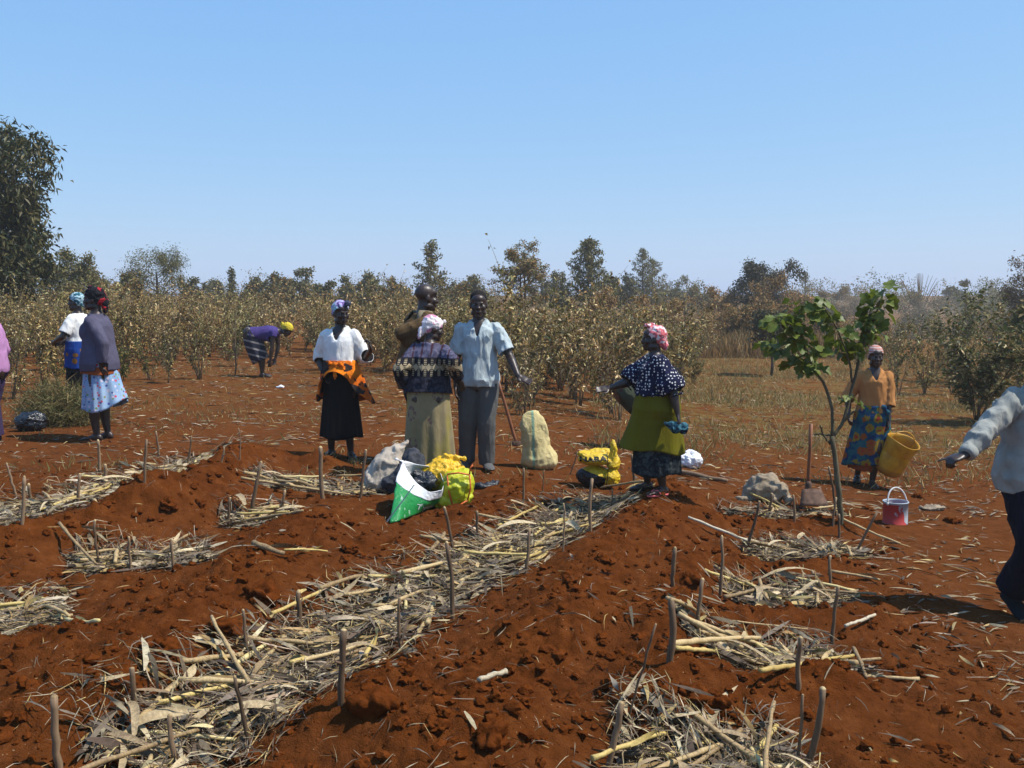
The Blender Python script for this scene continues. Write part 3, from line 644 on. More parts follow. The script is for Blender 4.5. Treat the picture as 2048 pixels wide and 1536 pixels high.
def build_field():
    rng = np.random.RandomState(31)
    full = [pea_bush(rng, rng.uniform(1.55, 1.95), rng.randint(5, 9), rng.randint(440, 760), DRYL) for i in range(9)]
    thin = [pea_bush(rng, rng.uniform(1.3, 1.7), rng.randint(4, 6), 600, DRYL, spread=.5) for i in range(4)]
    green = [pea_bush(rng, 1.2, 5, 420, GRNL + DRYL[4:8], spread=.55) for i in range(2)]
    spots = []
    # walk outwards row by row until the field is a closed mass
    for row in range(11):
        px = -330 + rng.uniform(0, 40)
        while px < 1400:
            x, y = flat(px, front_edge(px) - rng.uniform(0, 6)); y2 = y + row * 1.25 + rng.normal(0, .3); x2 = x * (y2 / y) + rng.normal(0, .2)
            near = y2 < 19
            spots.append((x2, y2, row)); px += (rng.uniform(40, 66) if row else rng.uniform(44, 80)) * 20 / y2 * (1 if row < 5 else 1.15)
    spots.sort(key=lambda s: s[1])
    # the gap of open soil around the bending woman
    def clear(x, y):
        px = 1024 + FPX * x / y; py = HORIZON + FPX * (CAM_H - float(base_z(np.float64(x), 0))) / y
        return 468 < px < 640 and py > 716
    spots = [s for s in spots if not clear(s[0], s[1])]
    names = ['behind the pink shirt', 'behind the violet jacket woman', 'behind the bending woman', 'behind the black skirt woman',
             'behind the blue shirted man', 'left of the polka dot woman', 'at the right end of the field']
    lim = [60, 420, 620, 780, 1010, 1230]
    ind = spots[:285]; rest = spots[285:]
    for i, (x, y, row) in enumerate(ind):
        px = 1024 + FPX * x / y; z = sum(px > l for l in lim)
        pr = full[rng.randint(len(full))] if rng.rand() < .68 else thin[rng.randint(len(thin))]
        s = rng.uniform(.66, .98) * (.90 if y > 19 else 1.0) * (1.12 if rng.rand() < .12 else 1); 
        where = 'front row' if row == 0 else ('second row' if row == 1 else 'rows farther back')
        w = 'dry brown shrub in the %s, %s' % (where, names[z])
        put_bush(pr, x, y, s, rng.uniform(0, 6.28), w, 'dry shrubs: %s, %s' % (where, names[z]), tilt=rng.normal(0, .06, 2))
    mb = MB()
    for x, y, row in rest:      # the mass of the field farther off
        pr = full[rng.randint(len(full))][1]; v = np.zeros(len(pr.vertices) * 3, np.float32); pr.vertices.foreach_get('co', v); v = v.reshape(-1, 3)
        c = np.zeros(len(v) * 4, np.float32); pr.attributes['Col'].data.foreach_get('color', c); c = c.reshape(-1, 4)[:, :3]
        k = rng.permutation(len(v) // 5)[:230]; idx = (k[:, None] * 5 + np.arange(5)).ravel(); v = v[idx] * 1.25; c = c[idx]
        a = rng.uniform(0, 6.28); cc, ss = math.cos(a), math.sin(a); w = v @ np.array([[cc, ss, 0], [-ss, cc, 0], [0, 0, 1]]) * [.85, .85, rng.uniform(.58, .72)] + (x, y, gz(x, y))
        b = (np.arange(len(k)) * 5)[:, None]; t = np.concatenate([b + [0, 2, 1], b + [0, 3, 2], b + [1, 2, 4], b + [2, 3, 4]])
        mb.add(w, None, t, c)
    o = mb.build('shrub_field', 'dry_leaf'); tag(o, 'dense mass of dry brown shrubs in the far field', 'shrubs', kind='stuff')
    # shrubs on the right
    big = [pea_bush(rng, 1.9, 11, 2400, GRNL * 2 + DRYL[:6], (.06, .13), .65) for i in range(2)]
    thinr = [pea_bush(rng, 1.6, 6, 620, DRYL[2:8] + GRNL[:2], (.05, .11), .55) for i in range(3)]
    def by(px, py, s, pr, w, d=None):
        x, y = flat(px, py); return put_bush(pr, x, y, s, rng.uniform(0, 6.28), w)
    o = by(1955, 842, .78, big[0], 'big leafy green-brown bush at the right edge behind the denim jacket'); o.scale = (1.25, 1.25, .82); by(2090, 860, .9, big[1], 'leafy bush cut by the right picture edge')
    by(1795, 790, .72, thinr[0], 'sparse dry shrub just behind the woman with the bucket'); by(1850, 790, .85, thinr[1], 'spindly dry shrub between bucket woman and big green bush')
    for k, (px, py, sc, w) in enumerate(((25, 800, .72, 'shrub nearest the pink shirt person at the left edge'), (85, 785, .78, 'dry shrub between the pink shirt and the white blouse at left'), (240, 772, .62, 'low shrub just right of the violet jacket woman'), (335, 768, .6, 'dry shrub standing forward of the field, left of the bare pole'), (400, 760, .66, 'sparse shrub standing forward of the field near the bare pole'), (690, 775, .6, 'dry shrub behind the elbow of the white blouse woman'))): by(px, py, sc, thin[k % 4] if k % 2 else green[k % 2 - 1] if k == 2 else full[k], w)
    for k, (px, py, sc, w) in enumerate(((1905, 790, .7, 'grey-brown shrub left of the big leafy bush'), (1925, 742, .85, 'dry shrub rising behind the big leafy bush'), (2000, 815, .8, 'leafy shrub right of the big leafy bush'), (1985, 715, .9, 'dry shrub far behind the big leafy bush'), (1865, 765, .5, 'low dry shrub behind the bucket'), (1720, 740, .55, 'low dry shrub seen between the sapling stems'), (1690, 705, .7, 'dry shrub at the far meadow end behind the sapling'), (1800, 705, .75, 'dry shrub below the bare fan tree'), (2045, 790, .85, 'brown shrub at the right picture edge'))): by(px, py, sc, (thinr + big)[k % 5] if k in (2, 8) else thinr[k % 3], w)
    o2 = by(1790, 745, .9, thinr[2], 'dry shrub behind the orange blouse woman, further back'); by(1880, 735, .9, thinr[0], 'dry shrub in front of the smoke'); by(1960, 740, 1.0, thinr[1], 'taller dry shrub under the smoke at right')
    by(1835, 715, .8, thinr[2], 'small dry shrub at the smoke edge'); by(1350, 785, .62, green[0], 'low dark green shrub right of the polka dot woman'); by(1385, 765, .5, green[1], 'small dark green bush at the end of the shrub field')
    by(2010, 760, .9, thinr[2], 'dry shrub behind the big green bush'); by(2060, 740, 1.0, thinr[0], 'dry shrub at the far right edge'); by(1740, 715, .7, thinr[1], 'dry shrub behind the young tree')
    by(300, 760, .55, green[0], 'knee-high green shrub right of the blue jacket woman'); by(120, 770, .6, green[1], 'green shrub beside the woman in white blouse at left')
    # weeds and dry grass of the right-hand meadow
    mb = MB(); n = 80000; yy = 10.2 + 24 * rng.rand(n) ** .9; xx = (rng.uniform(.08, .62, n)) * yy
    keep = fbm2(xx * .6, yy * .6, 3) - .06 > rng.uniform(-.4, .4, n); xx, yy = xx[keep], yy[keep]; n = len(xx); z = ground_z(xx, yy)
    col = pick(rng, [(.17, .15, .05), (.22, .18, .07), (.11, .12, .03), (.30, .23, .11), (.08, .09, .022), (.14, .10, .04)], n, .3)
    d = np.stack([rng.normal(0, .8, n), rng.normal(0, .8, n), np.ones(n)], 1)
    ribbons(mb, np.stack([xx, yy, z - .01], 1), d, np.stack([rng.normal(0, 1, n), rng.normal(0, 1, n), np.zeros(n)], 1), rng.uniform(.05, .26, n) * rng.rand(n) ** .5 + .02, rng.uniform(.005, .013, n), rng.normal(0, .1, n), unit(rng, n), rng.normal(0, 1, n), 2, col, .2)
    o = mb.build('dry_grass', 'dry_leaf'); tag(o, 'thin dry grass and weeds over the meadow at right', 'grass', kind='stuff')
    mb = MB(); n = 16000; yy = 8.6 + 14 * rng.rand(n); xx = rng.uniform(-.55, .1, n) * yy
    keep = fbm2(xx * .8 + 9, yy * .8, 3) > rng.uniform(-.2, .5, n); xx, yy = xx[keep], yy[keep]; n = len(xx); z = ground_z(xx, yy)
    col = pick(rng, [(.20, .17, .07), (.27, .21, .10), (.10, .11, .035)], n, .3); d = np.stack([rng.normal(0, .8, n), rng.normal(0, .8, n), np.ones(n)], 1)
    ribbons(mb, np.stack([xx, yy, z - .01], 1), d, np.stack([rng.normal(0, 1, n), rng.normal(0, 1, n), np.zeros(n)], 1), rng.uniform(.04, .14, n), rng.uniform(.004, .012, n), rng.normal(0, .1, n), unit(rng, n), rng.normal(0, 1, n), 2, col, .2)
    o = mb.build('ground_weeds', 'dry_leaf'); tag(o, 'patchy low weeds between the people and the shrub field', 'weeds', kind='stuff')
    # heap of cut green brush on the left
    mb = MB(); n = 5200; c = P(105, 855); u = unit(rng, n); r = rng.rand(n) ** .45
    q = u * r[:, None] * [.58, .40, .50]; q[:, 2] = np.abs(q[:, 2]) * (1 - .25 * np.sign(q[:, 0]) * np.abs(q[:, 0]) ** .5 * .3); q = q + [c.x, c.y + .25, c.z]
    d = unit(rng, n) + [0, 0, .35]
    ribbons(mb, q, d, unit(rng, n), rng.uniform(.06, .20, n), rng.uniform(.004, .011, n), rng.normal(0, .15, n), unit(rng, n), rng.normal(0, 1, n), 3, pick(rng, [(.10, .105, .035), (.15, .135, .055), (.06, .07, .022), (.21, .17, .08)], n, .3), .2)
    o = mb.build('brush_heap', 'dry_leaf'); tag(o, 'heap of cut greenish brush beside the black bag at left', 'brush heap')
    # two thin dead poles in the field
    for (a, b, w) in (((472, 600), (470, 752), 'tall thin bare pole left of the bending woman'), ((1425, 768), (1424, 800), 'short dark stick standing in the meadow')):
        B = P(*b); T = at_depth(a[0], a[1], B.y); m2 = MB(); t = np.linspace(0, 1, 9); pts = np.array(B)[None] + (np.array(T) - np.array(B)) * t[:, None] + np.random.RandomState(2).normal(0, .012, (9, 3)); tube(m2, pts, .014 * (1 - .5 * t), 5)
        tag(m2.build('bare_pole', 'twig', cols=False), w, 'pole')
build_field(); lap('field')

# ---- trees
def tree_thing(name, base, label, cat='tree', group=None): return empty(name, base, 0, label, cat, group)
def grow(rng, st, base, H, r0, spread, nmain, levels=2, top=.95, start=.35, crook=.05):
    """trunk with forking limbs; returns twig end points"""
    ends = []; n = 7; t = np.linspace(0, 1, n); w = rng.normal(0, crook * H, (n, 2)).cumsum(0) * .3
    tr = np.stack([w[:, 0], w[:, 1], t * H * top], 1); tube(st, tr, r0 * (1 - .8 * t), 7)
    def limb(p, d, L, r, lv):
        m = 5; tt = np.linspace(0, 1, m); bend = rng.normal(0, .18, 3) + [0, 0, .12]
        q = p + d * (tt * L)[:, None] + bend * (L * tt ** 2)[:, None]; tube(st, q, r * (1 - .65 * tt), 5 if lv > 0 else 3, cap=False)
        ends.append(q[-1]); ends.append(q[-2])
        if lv > 0:
            for k in range(rng.randint(3, 5)):
                j = rng.randint(2, m); e = norm(d + rng.normal(0, .6, 3) + [0, 0, .15]); limb(q[j], e, L * rng.uniform(.45, .7), r * .5, lv - 1)
    for k in range(nmain):
        u = start + (1 - start) * (k + rng.rand()) / nmain; i = min(int(u * (n - 1)), n - 2); p = tr[i] + (tr[i + 1] - tr[i]) * (u * (n - 1) - i)
        a = k * 2.4 + rng.normal(0, .4); L = spread * (1.1 - .55 * u) * rng.uniform(.75, 1.15)
        limb(p, norm(np.array([math.cos(a), math.sin(a), rng.uniform(.25, .8)])), L, r0 * .4 * (1.15 - u), levels)
    return np.array(ends)
def crown(rng, lf, centers, per, rad, Ls, Ws, pal, droop=.3, jitter=.25, up=.3, far=True):
    N = len(centers) * per; p = np.repeat(centers, per, 0) + rng.normal(0, rad, (N, 3)) * [1, 1, .8]; d = unit(rng, N); d[:, 2] -= droop
    (flakes(lf, p, d, unit(rng, N) + [0, 0, up], rng.uniform(*Ls, N), rng.uniform(*Ws, N), pick(rng, pal, N, jitter)) if far else leaves(lf, p, d, unit(rng, N) + [0, 0, up], rng.uniform(*Ls, N), rng.uniform(*Ws, N), .2, pick(rng, pal, N, jitter), .15))
def finish(root, st, lf, bark='bark_dark', leaf='far_leaf'):
    if st.n: st.build('trunk', bark, root, cols=False)
    if lf.n: lf.build('crown', leaf, root)
def px_tree(px, top, Y, foot=None):      # base on the ground at distance Y below picture column px; height so that its top reaches the picture row
    x = (px - 1024) / FPX * Y; z = gz(x, Y); H = at_depth(px, top, Y).z - z; return Vector((x, Y, z)), H
OLIVE = [(0.0825, 0.0816, 0.0198), (0.11, 0.102, 0.0277), (0.0605, 0.0612, 0.0165), (0.143, 0.1224, 0.0396), (0.1705, 0.1326, 0.0462)]
BROWNS = [(.28, .145, .04), (.33, .185, .056), (.20, .108, .03), (.38, .235, .085), (.16, .11, .03)]
GREYG = [(0.121, 0.1122, 0.0363), (0.165, 0.1428, 0.0528), (0.0935, 0.0898, 0.0297), (0.209, 0.1683, 0.066)]
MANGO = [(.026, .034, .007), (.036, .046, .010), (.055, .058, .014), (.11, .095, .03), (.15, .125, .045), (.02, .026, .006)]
def broad(px, top, Y, w, pal, label, name='broadleaf_tree', dens=1.0, leafs=(.10, .2), rnd=.5, start=.25, levels=1, group=None, bark='bark_dark', squash=.55):
    rng = np.random.RandomState(int(px * 7 + top)); b, H = px_tree(px, top, Y); W = w / FPX * Y * .5; root = tree_thing(name, b, label, group=group)
    st, lf = MB(), MB(); e = grow(rng, st, b, H * .8, .03 * H ** .9 * .8, W * .8, rng.randint(6, 9), levels, start=start)
    # outer shell of clumps gives an uneven, gappy outline
    n = int(70 * dens); u = unit(rng, n); u[:, 2] = np.abs(u[:, 2]) * 1.1 - .35; lump = .75 + .35 * fbm3(u * 2.2 + px, 2)
    c = u * lump[:, None] * [W, W, H * squash * .9]; c[:, 2] += H * (1 - squash) ; c = c[c[:, 2] < H * .97]
    cc = np.concatenate([e, c]); cc[:, 2] = np.minimum(cc[:, 2], H * .97)
    crown(rng, lf, cc, int(36 * dens) + 8, W * .075 + .025, leafs, (leafs[0] * .5, leafs[1] * .5), pal)
    finish(root, st, lf, bark); return root
def conifer(px, top, Y, w, pal, label, dens=1.0, lean=.0, group=None):
    """silky-oak-like tree: straight stem, tiers of upswept boughs, pointed crown"""
    rng = np.random.RandomState(int(px * 3 + top)); b, H = px_tree(px, top, Y); W = w / FPX * Y * .5; root = tree_thing('silky_oak_tree', b, label, group=group)
    st, lf = MB(), MB(); t = np.linspace(0, 1, 8); tube(st, np.stack([lean * t * t, 0 * t, H * t], 1), .022 * H * (1 - .9 * t), 6)
    C = []
    nb = int(34 * dens)
    for k in range(nb):
        u = .12 + .86 * (k + rng.rand() * .8) / nb; a = k * 2.399 + rng.normal(0, .3); L = W * (1 - u) ** .75 * rng.uniform(.65, 1.15) + .05 * W
        p0 = np.array([lean * u * u, 0, H * u]); e = np.array([math.cos(a), math.sin(a), .55]); tt = np.linspace(0, 1, 4)
        q = p0 + e * (tt * L)[:, None]; tube(st, q, .007 * H * (1 - u) * (1 - .7 * tt) + .004, 3, cap=False)
        for s in np.linspace(.25, 1, max(3, int(4 * L / W + 2))): C.append(p0 + e * s * L)
    C.append(np.array([lean, 0, H * .99])); C = np.array(C)
    crown(rng, lf, C, int(30 * dens), .028 * H ** .8 * .6 + .03, (.09, .20), (.04, .085), pal, .1)
    finish(root, st, lf); return root
def build_trees():
    # mango tree on the left
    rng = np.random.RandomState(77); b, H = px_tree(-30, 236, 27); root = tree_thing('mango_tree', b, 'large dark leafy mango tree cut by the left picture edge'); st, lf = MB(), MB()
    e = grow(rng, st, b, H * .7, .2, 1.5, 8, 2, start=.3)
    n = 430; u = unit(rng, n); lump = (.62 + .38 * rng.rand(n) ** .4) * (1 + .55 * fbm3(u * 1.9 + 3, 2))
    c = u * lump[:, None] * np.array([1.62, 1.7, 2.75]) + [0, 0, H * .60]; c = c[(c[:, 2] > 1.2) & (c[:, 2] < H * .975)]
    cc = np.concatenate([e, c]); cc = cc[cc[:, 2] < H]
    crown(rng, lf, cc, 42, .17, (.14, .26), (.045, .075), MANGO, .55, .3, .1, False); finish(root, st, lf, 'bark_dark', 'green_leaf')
    g = 'trees behind the shrub field'
    broad(150, 478, 40, 150, GREYG + OLIVE[:2], 'grey-green feathery tree just right of the mango tree', dens=1.3, leafs=(.08, .17)); broad(250, 540, 45, 95, BROWNS[:2] + OLIVE, 'brownish round bush between two left trees', 'bush_tree')
    # flat-topped acacia
    b, H = px_tree(318, 492, 48); rng = np.random.RandomState(8); root = tree_thing('acacia_tree', b, 'spreading feathery acacia with visible forked trunk on the left'); st, lf = MB(), MB()
    e = grow(rng, st, b, H * .72, .16, 1.5, 7, 2, start=.5, crook=.03); e = e[e[:, 2] > H * .45]; e[:, 2] = np.minimum(e[:, 2], H)
    n = 60; a = rng.uniform(0, 6.28, n); r = rng.rand(n) ** .5 * 1.35; c = np.stack([np.cos(a) * r, np.sin(a) * r, H * (.98 - .12 * (r / 1.35) ** 2) - rng.rand(n) * .5], 1); crown(rng, lf, np.concatenate([e, c]), 26, .15, (.06, .14), (.02, .045), OLIVE[:4] + GREYG[:2], .8); finish(root, st, lf)
    L = [(205, 545, 55, 40, GREYG), (385, 552, 60, 60, OLIVE), (430, 548, 70, 55, GREYG), (512, 546, 62, 60, OLIVE[1:]), (560, 536, 55, 70, GREYG + BROWNS[:1]), (598, 530, 58, 80, OLIVE + GREYG), (645, 552, 60, 60, OLIVE), (700, 550, 65, 60, GREYG), (738, 535, 62, 70, GREYG),
         (790, 552, 60, 55, BROWNS[:2] + OLIVE), (905, 555, 55, 110, OLIVE + BROWNS[:2]), (950, 545, 62, 60, GREYG), (1105, 528, 70, 70, GREYG), (1220, 528, 75, 60, GREYG), (1255, 535, 75, 60, GREYG), (1340, 553, 80, 90, GREYG), (1395, 568, 75, 80, GREYG + BROWNS[:1])]
    for i, (px, top, Y, w, pal) in enumerate(L):
        where = ['right of the mango tree', 'right of the spreading acacia', 'left of the dark pointed tree', 'right of the dark pointed tree', 'above the bending woman', 'above the bending woman, taller', 'left of the white blouse woman', 'above the white blouse woman', 'right above the white blouse woman',
                 'left of the bald man', 'above the bald man', 'left of the bare round tree', 'right of the bare round tree', 'right of the dark silky oak', 'left of the hazy double oak', 'behind the brown bushes, centre right', 'at the hazy gap right of centre'][i]
        broad(px, top, Y, w, pal, 'hazy distant tree on the skyline ' + where, dens=.6, leafs=(.12, .24), group=g)
    conifer(466, 537, 55, 26, OLIVE, 'small dark pointed tree on the left skyline', .6); conifer(860, 484, 42, 110, GREYG + [(.16, .13, .075), (.2, .17, .1)], 'pale tiered sapling above the bald man', .8, .12)
    conifer(1176, 480, 52, 150, OLIVE + GREYG, 'tall dark pointed silky oak right of centre', 1.5); conifer(1284, 498, 75, 90, GREYG, 'hazy taller silky oak of the double pair', 1.0); conifer(1303, 520, 76, 110, GREYG, 'hazy shorter silky oak of the double pair', 1.0)
    conifer(1125, 545, 70, 40, GREYG, 'narrow hazy tree between bare tree and silky oak', .6); conifer(1608, 545, 80, 50, GREYG, 'pale hazy tree behind the dust right of centre', .6)
    # open round tree with a bare lower frame
    b, H = px_tree(1045, 466, 40); rng = np.random.RandomState(15); root = tree_thing('bare_tree', b, 'open rounded tree with dark forked bare limbs, centre'); st, lf = MB(), MB()
    e = grow(rng, st, b, H * .75, .085, .95, 9, 2, start=.38, crook=.05); e = e[e[:, 2] > .9]
    n = 46; u = unit(rng, n); c = u * [.62, .6, .85] * (.8 + .2 * rng.rand(n))[:, None] + [.05, 0, H * .72]
    c2 = unit(rng, 20) * [.55, .5, .5] + [-.75, 0, H * .55]; tube(st, [[0, 0, H * .3], [-.35, 0, H * .42], [-.8, 0, H * .55]], [.05, .04, .02], 5); tube(st, [[0, 0, .3], [.1, 0, H * .4], [.05, 0, H * .8]], [.07, .05, .02], 5)
    crown(rng, lf, np.concatenate([e, c, c2]), 22, .08, (.06, .13), (.03, .06), GREYG + BROWNS[:2], .3); finish(root, st, lf)
    # right: brown bushes, dust-veiled trees
    B = [(1200, 572, 42, 95, BROWNS, 'rounded rust-brown bush below the dark silky oak'), (1265, 590, 40, 90, BROWNS, 'rust-brown bush behind the shrubs, right of the first'), (1330, 600, 44, 110, BROWNS, 'low brown bush left of the hedge'), (1440, 560, 46, 120, BROWNS, 'round brown bush left of the big dark tree'),
         (1530, 535, 44, 130, BROWNS + OLIVE[:1], 'tall brown domed bush in front of the big dark tree'), (1590, 575, 46, 100, BROWNS, 'brown bush right of the big dark tree'), (1480, 605, 40, 90, BROWNS + OLIVE[:2], 'brown bush at the meadow end'),
         (1660, 572, 60, 70, BROWNS[:3] + GREYG, 'dusty brown thicket left of the young tree top'), (1710, 575, 60, 90, BROWNS[:3] + GREYG, 'dusty brown thicket behind the young tree top'), (1835, 585, 50, 130, GREYG + BROWNS[:1], 'grey bush below the bare fan tree'),
         (1960, 590, 52, 130, GREYG, 'dust-grey bushes at the far right'), (1395, 625, 40, 90, BROWNS, 'low brown growth at the left end of the hedge'), (1560, 630, 38, 120, BROWNS + OLIVE, 'low dark growth at the hedge'),
         (1650, 640, 38, 100, BROWNS, 'low brown hedge growth behind the young tree'), (1740, 640, 40, 100, BROWNS, 'low brown growth behind the orange blouse woman'), (2050, 600, 50, 140, GREYG + BROWNS[:1], 'dusty bush at the right edge')]
    for px, top, Y, w, pal, lab in B: broad(px, top, Y, w, pal, lab, 'bush_tree', dens=1.5, leafs=(.06, .14), start=.08, squash=.85)
    broad(1520, 512, 46, 130, [(.05, .048, .03), (.07, .065, .04), (.1, .088, .055)], 'big dark umbrella-shaped tree on the right skyline', dens=.8, leafs=(.08, .17), start=.4, levels=2, squash=.4)
    broad(2085, 478, 38, 190, [(.11, .065, .03), (.15, .09, .045), (.08, .055, .025)], 'tall brown-grey tree at the right picture edge', dens=2.2, leafs=(.06, .14), squash=.8)
    broad(1905, 545, 60, 62, OLIVE + GREYG, 'narrow leafy tree on the right skyline', dens=.7, leafs=(.1, .2), start=.35)
    broad(1545, 602, 26, 100, [(.09, .085, .045), (.13, .11, .06), (.06, .06, .03)], 'small spreading tree at the far end of the meadow', 'small_tree', dens=.6, leafs=(.06, .13), start=.5, squash=.35)
    x, y = flat(1905, 765); o = put_bush(pea_bush(np.random.RandomState(61), 2.0, 9, 1500, MANGO[1:4] + GRNL + DRYL[4:6], (.06, .12), .7), x, y, .95, 1.0, 'dark green spreading shrub behind the big leafy bush'); o.scale = (1.3, 1.3, .95)
    broad(2040, 575, 22, 60, GRNL, 'light green sapling at the right edge', 'small_tree', dens=.5, leafs=(.08, .15), start=.3, squash=.6)
    # leafless fan tree
    b, H = px_tree(1835, 545, 60); rng = np.random.RandomState(4); root = tree_thing('leafless_tree', b, 'leafless fan-shaped tree above the dust on the right'); st = MB()
    for k in range(17):
        a = rng.uniform(-1, 1); L = 1.0; t = np.linspace(0, 1, 6); top = np.array([a * 1.25, rng.normal(0, .5), H * (.99 - .16 * a * a)]); m0 = np.array([a * .25, 0, H * .5])
        tube(st, (1 - t)[:, None] ** 2 * np.array([0, 0, 0]) + (2 * t * (1 - t))[:, None] * m0 + (t ** 2)[:, None] * top, .045 * (1 - .8 * t), 4, cap=False)
    st.build('branches', 'twig', root, cols=False)
    # dry hedge line at the end of the meadow
    mb = MB(); rng = np.random.RandomState(9); n = 5200; px = rng.uniform(1370, 1780, n); Y = 33 + rng.rand(n) * 3; x = (px - 1024) / FPX * Y; z = ground_z(x, Y)
    d = np.stack([rng.normal(0, .3, n), rng.normal(0, .3, n), np.ones(n)], 1); h = .25 + .75 * rng.rand(n) * (.6 + .6 * vn2(x * .6, Y))
    ribbons(mb, np.stack([x, Y, z], 1), d, np.stack([rng.normal(0, 1, n), rng.normal(0, .3, n), 0 * x], 1), h, rng.uniform(.012, .04, n), rng.normal(0, .1, n), unit(rng, n), rng.normal(0, 1, n), 3, pick(rng, BROWNS + [(.2, .14, .07)], n, .3), .2)
    tag(mb.build('dry_hedge', 'far_leaf'), 'dry brown hedge of tall grass at the end of the meadow', 'hedge', kind='stuff')
    # the woods beyond close the horizon
    mb = MB()
    for k in range(230):
        Y = rng.uniform(72, 130); x = rng.uniform(-.75, .75) * Y; h = rng.uniform(2.4, 3.9) * (Y / 95) ** .8 * (1.25 if rng.rand() < .12 else 1); w = h * rng.uniform(.3, .55); n = 26; u = unit(rng, n) * (rng.rand(n) ** .35)[:, None]
        c = u * [w, w, h * .5] + [x, Y, h * .48 - .3]; crown(rng, mb, c, 14, .055 * h, (.12, .26), (.06, .15), [GREYG + OLIVE[:2], OLIVE + GREYG[:1], GREYG + BROWNS[:2]][rng.randint(3)], .2)
    tag(mb.build('distant_wood', 'far_leaf'), 'hazy low wood along the whole horizon', 'wood', kind='stuff')
build_trees(); lap('trees')

# ---- young tree in front with large lobed leaves
def build_sapling():
    rng = np.random.RandomState(44); base = P(1682, 1050); Y = base.y
    root = empty('young_tree', base, 0, 'young tree with big lobed green leaves in front of the bucket woman', 'tree')
    W = lambda px, py, dy=0: np.array(at_depth(px, py, Y + dy) - base)
    def branch(name, pts, r0, r1, n=8):
        mb = MB(); p = np.array(pts); t = np.linspace(0, 1, len(p)); tt = np.linspace(0, 1, n * 2); q = np.stack([np.interp(tt, t, p[:, k]) for k in range(3)], 1)
        for _ in range(2): q[1:-1] = (q[:-2] + 2 * q[1:-1] + q[2:]) / 4
        q[1:-1] += rng.normal(0, .003, q[1:-1].shape); tube(mb, q, np.linspace(r0, r1, len(q)) * (1 + rng.normal(0, .05, len(q))), 8); mb.build(name, 'bark_green', root, cols=False); return q
    branch('trunk', [W(1683, 1062), W(1680, 1010), W(1673, 940), W(1664, 872)], .025, .020)
    bl = branch('branch', [W(1664, 876), W(1667, 830), W(1655, 775), W(1630, 745), W(1610, 700, -.05), W(1595, 650, -.1), W(1600, 610, -.1)], .015, .006)
    b2 = branch('branch', [W(1636, 750), W(1610, 735, .05), W(1585, 712, .1), W(1552, 690, .12)], .009, .004)
    br = branch('branch', [W(1664, 876), W(1690, 838, .02), W(1702, 780, .04), W(1722, 700, .06), W(1748, 640, .06), W(1770, 575, .05)], .016, .006)
    b3 = branch('branch', [W(1705, 765, .04), W(1697, 715), W(1680, 670, -.05), W(1660, 630, -.08), W(1638, 605, -.1)], .010, .005)
    b4 = branch('branch', [W(1716, 720, .05), W(1735, 660, .12), W(1742, 610, .15)], .008, .004)
    b5 = branch('branch', [W(1600, 690, -.05), W(1570, 660, -.12), W(1560, 640, -.15)], .007, .004)
    branch('broken_branch', [W(1660, 888), W(1645, 868, -.03), W(1640, 850, -.05)], .009, .006); branch('broken_branch', [W(1662, 872), W(1638, 868, .02), W(1625, 870, .05)], .008, .004); branch('broken_branch', [W(1688, 842, .02), W(1700, 830, .0), W(1708, 822, -.02)], .010, .008)
    # lobed leaf
    def lobed(k):
        m = 22; a = np.linspace(-math.pi * .93, math.pi * .93, m); r = .62 + .38 * np.abs(np.cos(a * 2.5 * .97)) ** .8; r = r * (.75 + .25 * np.cos(a)) ; x = .42 + r * np.cos(a) * .62; y = r * np.sin(a) * .62
        fold = rng.uniform(.1, .35); z = fold * np.abs(y) - .18 * x * x + .04 * np.sin(3 * a + k)
        v = np.concatenate([[[0, 0, 0], [.4, 0, -.03]], np.stack([x, y, z], 1)]); t = [(1, i + 2, i + 3) for i in range(m - 1)] + [(0, 1, m + 1), (0, 2, 1)]
        mb = MB(); mb.add(v, None, t); st = np.array([[-.45, 0, .12], [-.2, 0, .05], [.02, 0, 0]]); tube(mb, st, .014, 4, cap=False)
        me = mb.mesh('leaf', cols=False); me.materials.append(MATS['lobed_leaf']); return me
    m = NT('lobed_leaf'); oi = m.node('ShaderNodeObjectInfo').outputs['Random']; co = m.coord('Object')
    c = m.mix(oi, (.070, .105, .010), (.15, .19, .022)); c = m.mix(m.ramp(m.noise(co, 5, 3), [(.5, (0, 0, 0)), (.75, (1, 1, 1))]), c, (.20, .19, .05))
    m.color(c).set(Roughness=.5, Specular_IOR_Level=.35); t = m.node('ShaderNodeBsdfTranslucent'); m.put(t.inputs[0], m.mix(.5, c, (.14, .2, .02))); x = m.node('ShaderNodeMixShader'); x.inputs[0].default_value = .3
    m.t.links.new(m.b.outputs[0], x.inputs[1]); m.t.links.new(t.outputs[0], x.inputs[2]); m.t.links.new(x.outputs[0], m.n['Material Output'].inputs[0])
    L = [lobed(k) for k in range(6)]
    def put(p, out, s):
        o = link('leaf', L[rng.randint(6)], root); o.location = p; o.scale = (s, s, s)
        d = Vector(norm(np.array(out) + rng.normal(0, .45, 3) + [0, 0, -.45])); o.rotation_mode = 'QUATERNION'; o.rotation_quaternion = d.to_track_quat('X', 'Z') @ Quaternion((1, 0, 0), rng.normal(0, .7))
    def clothe(q, u0, u1, n, s=(.075, .12), sp=.05):
        for k in range(n):
            u = u0 + (u1 - u0) * rng.rand(); i = u * (len(q) - 1); j = min(int(i), len(q) - 2); p = q[j] + (q[j + 1] - q[j]) * (i - j); a = rng.uniform(0, 6.28); out = np.array([math.cos(a), math.sin(a), .1])
            put(p + out * rng.uniform(.02, sp), out, rng.uniform(*s))
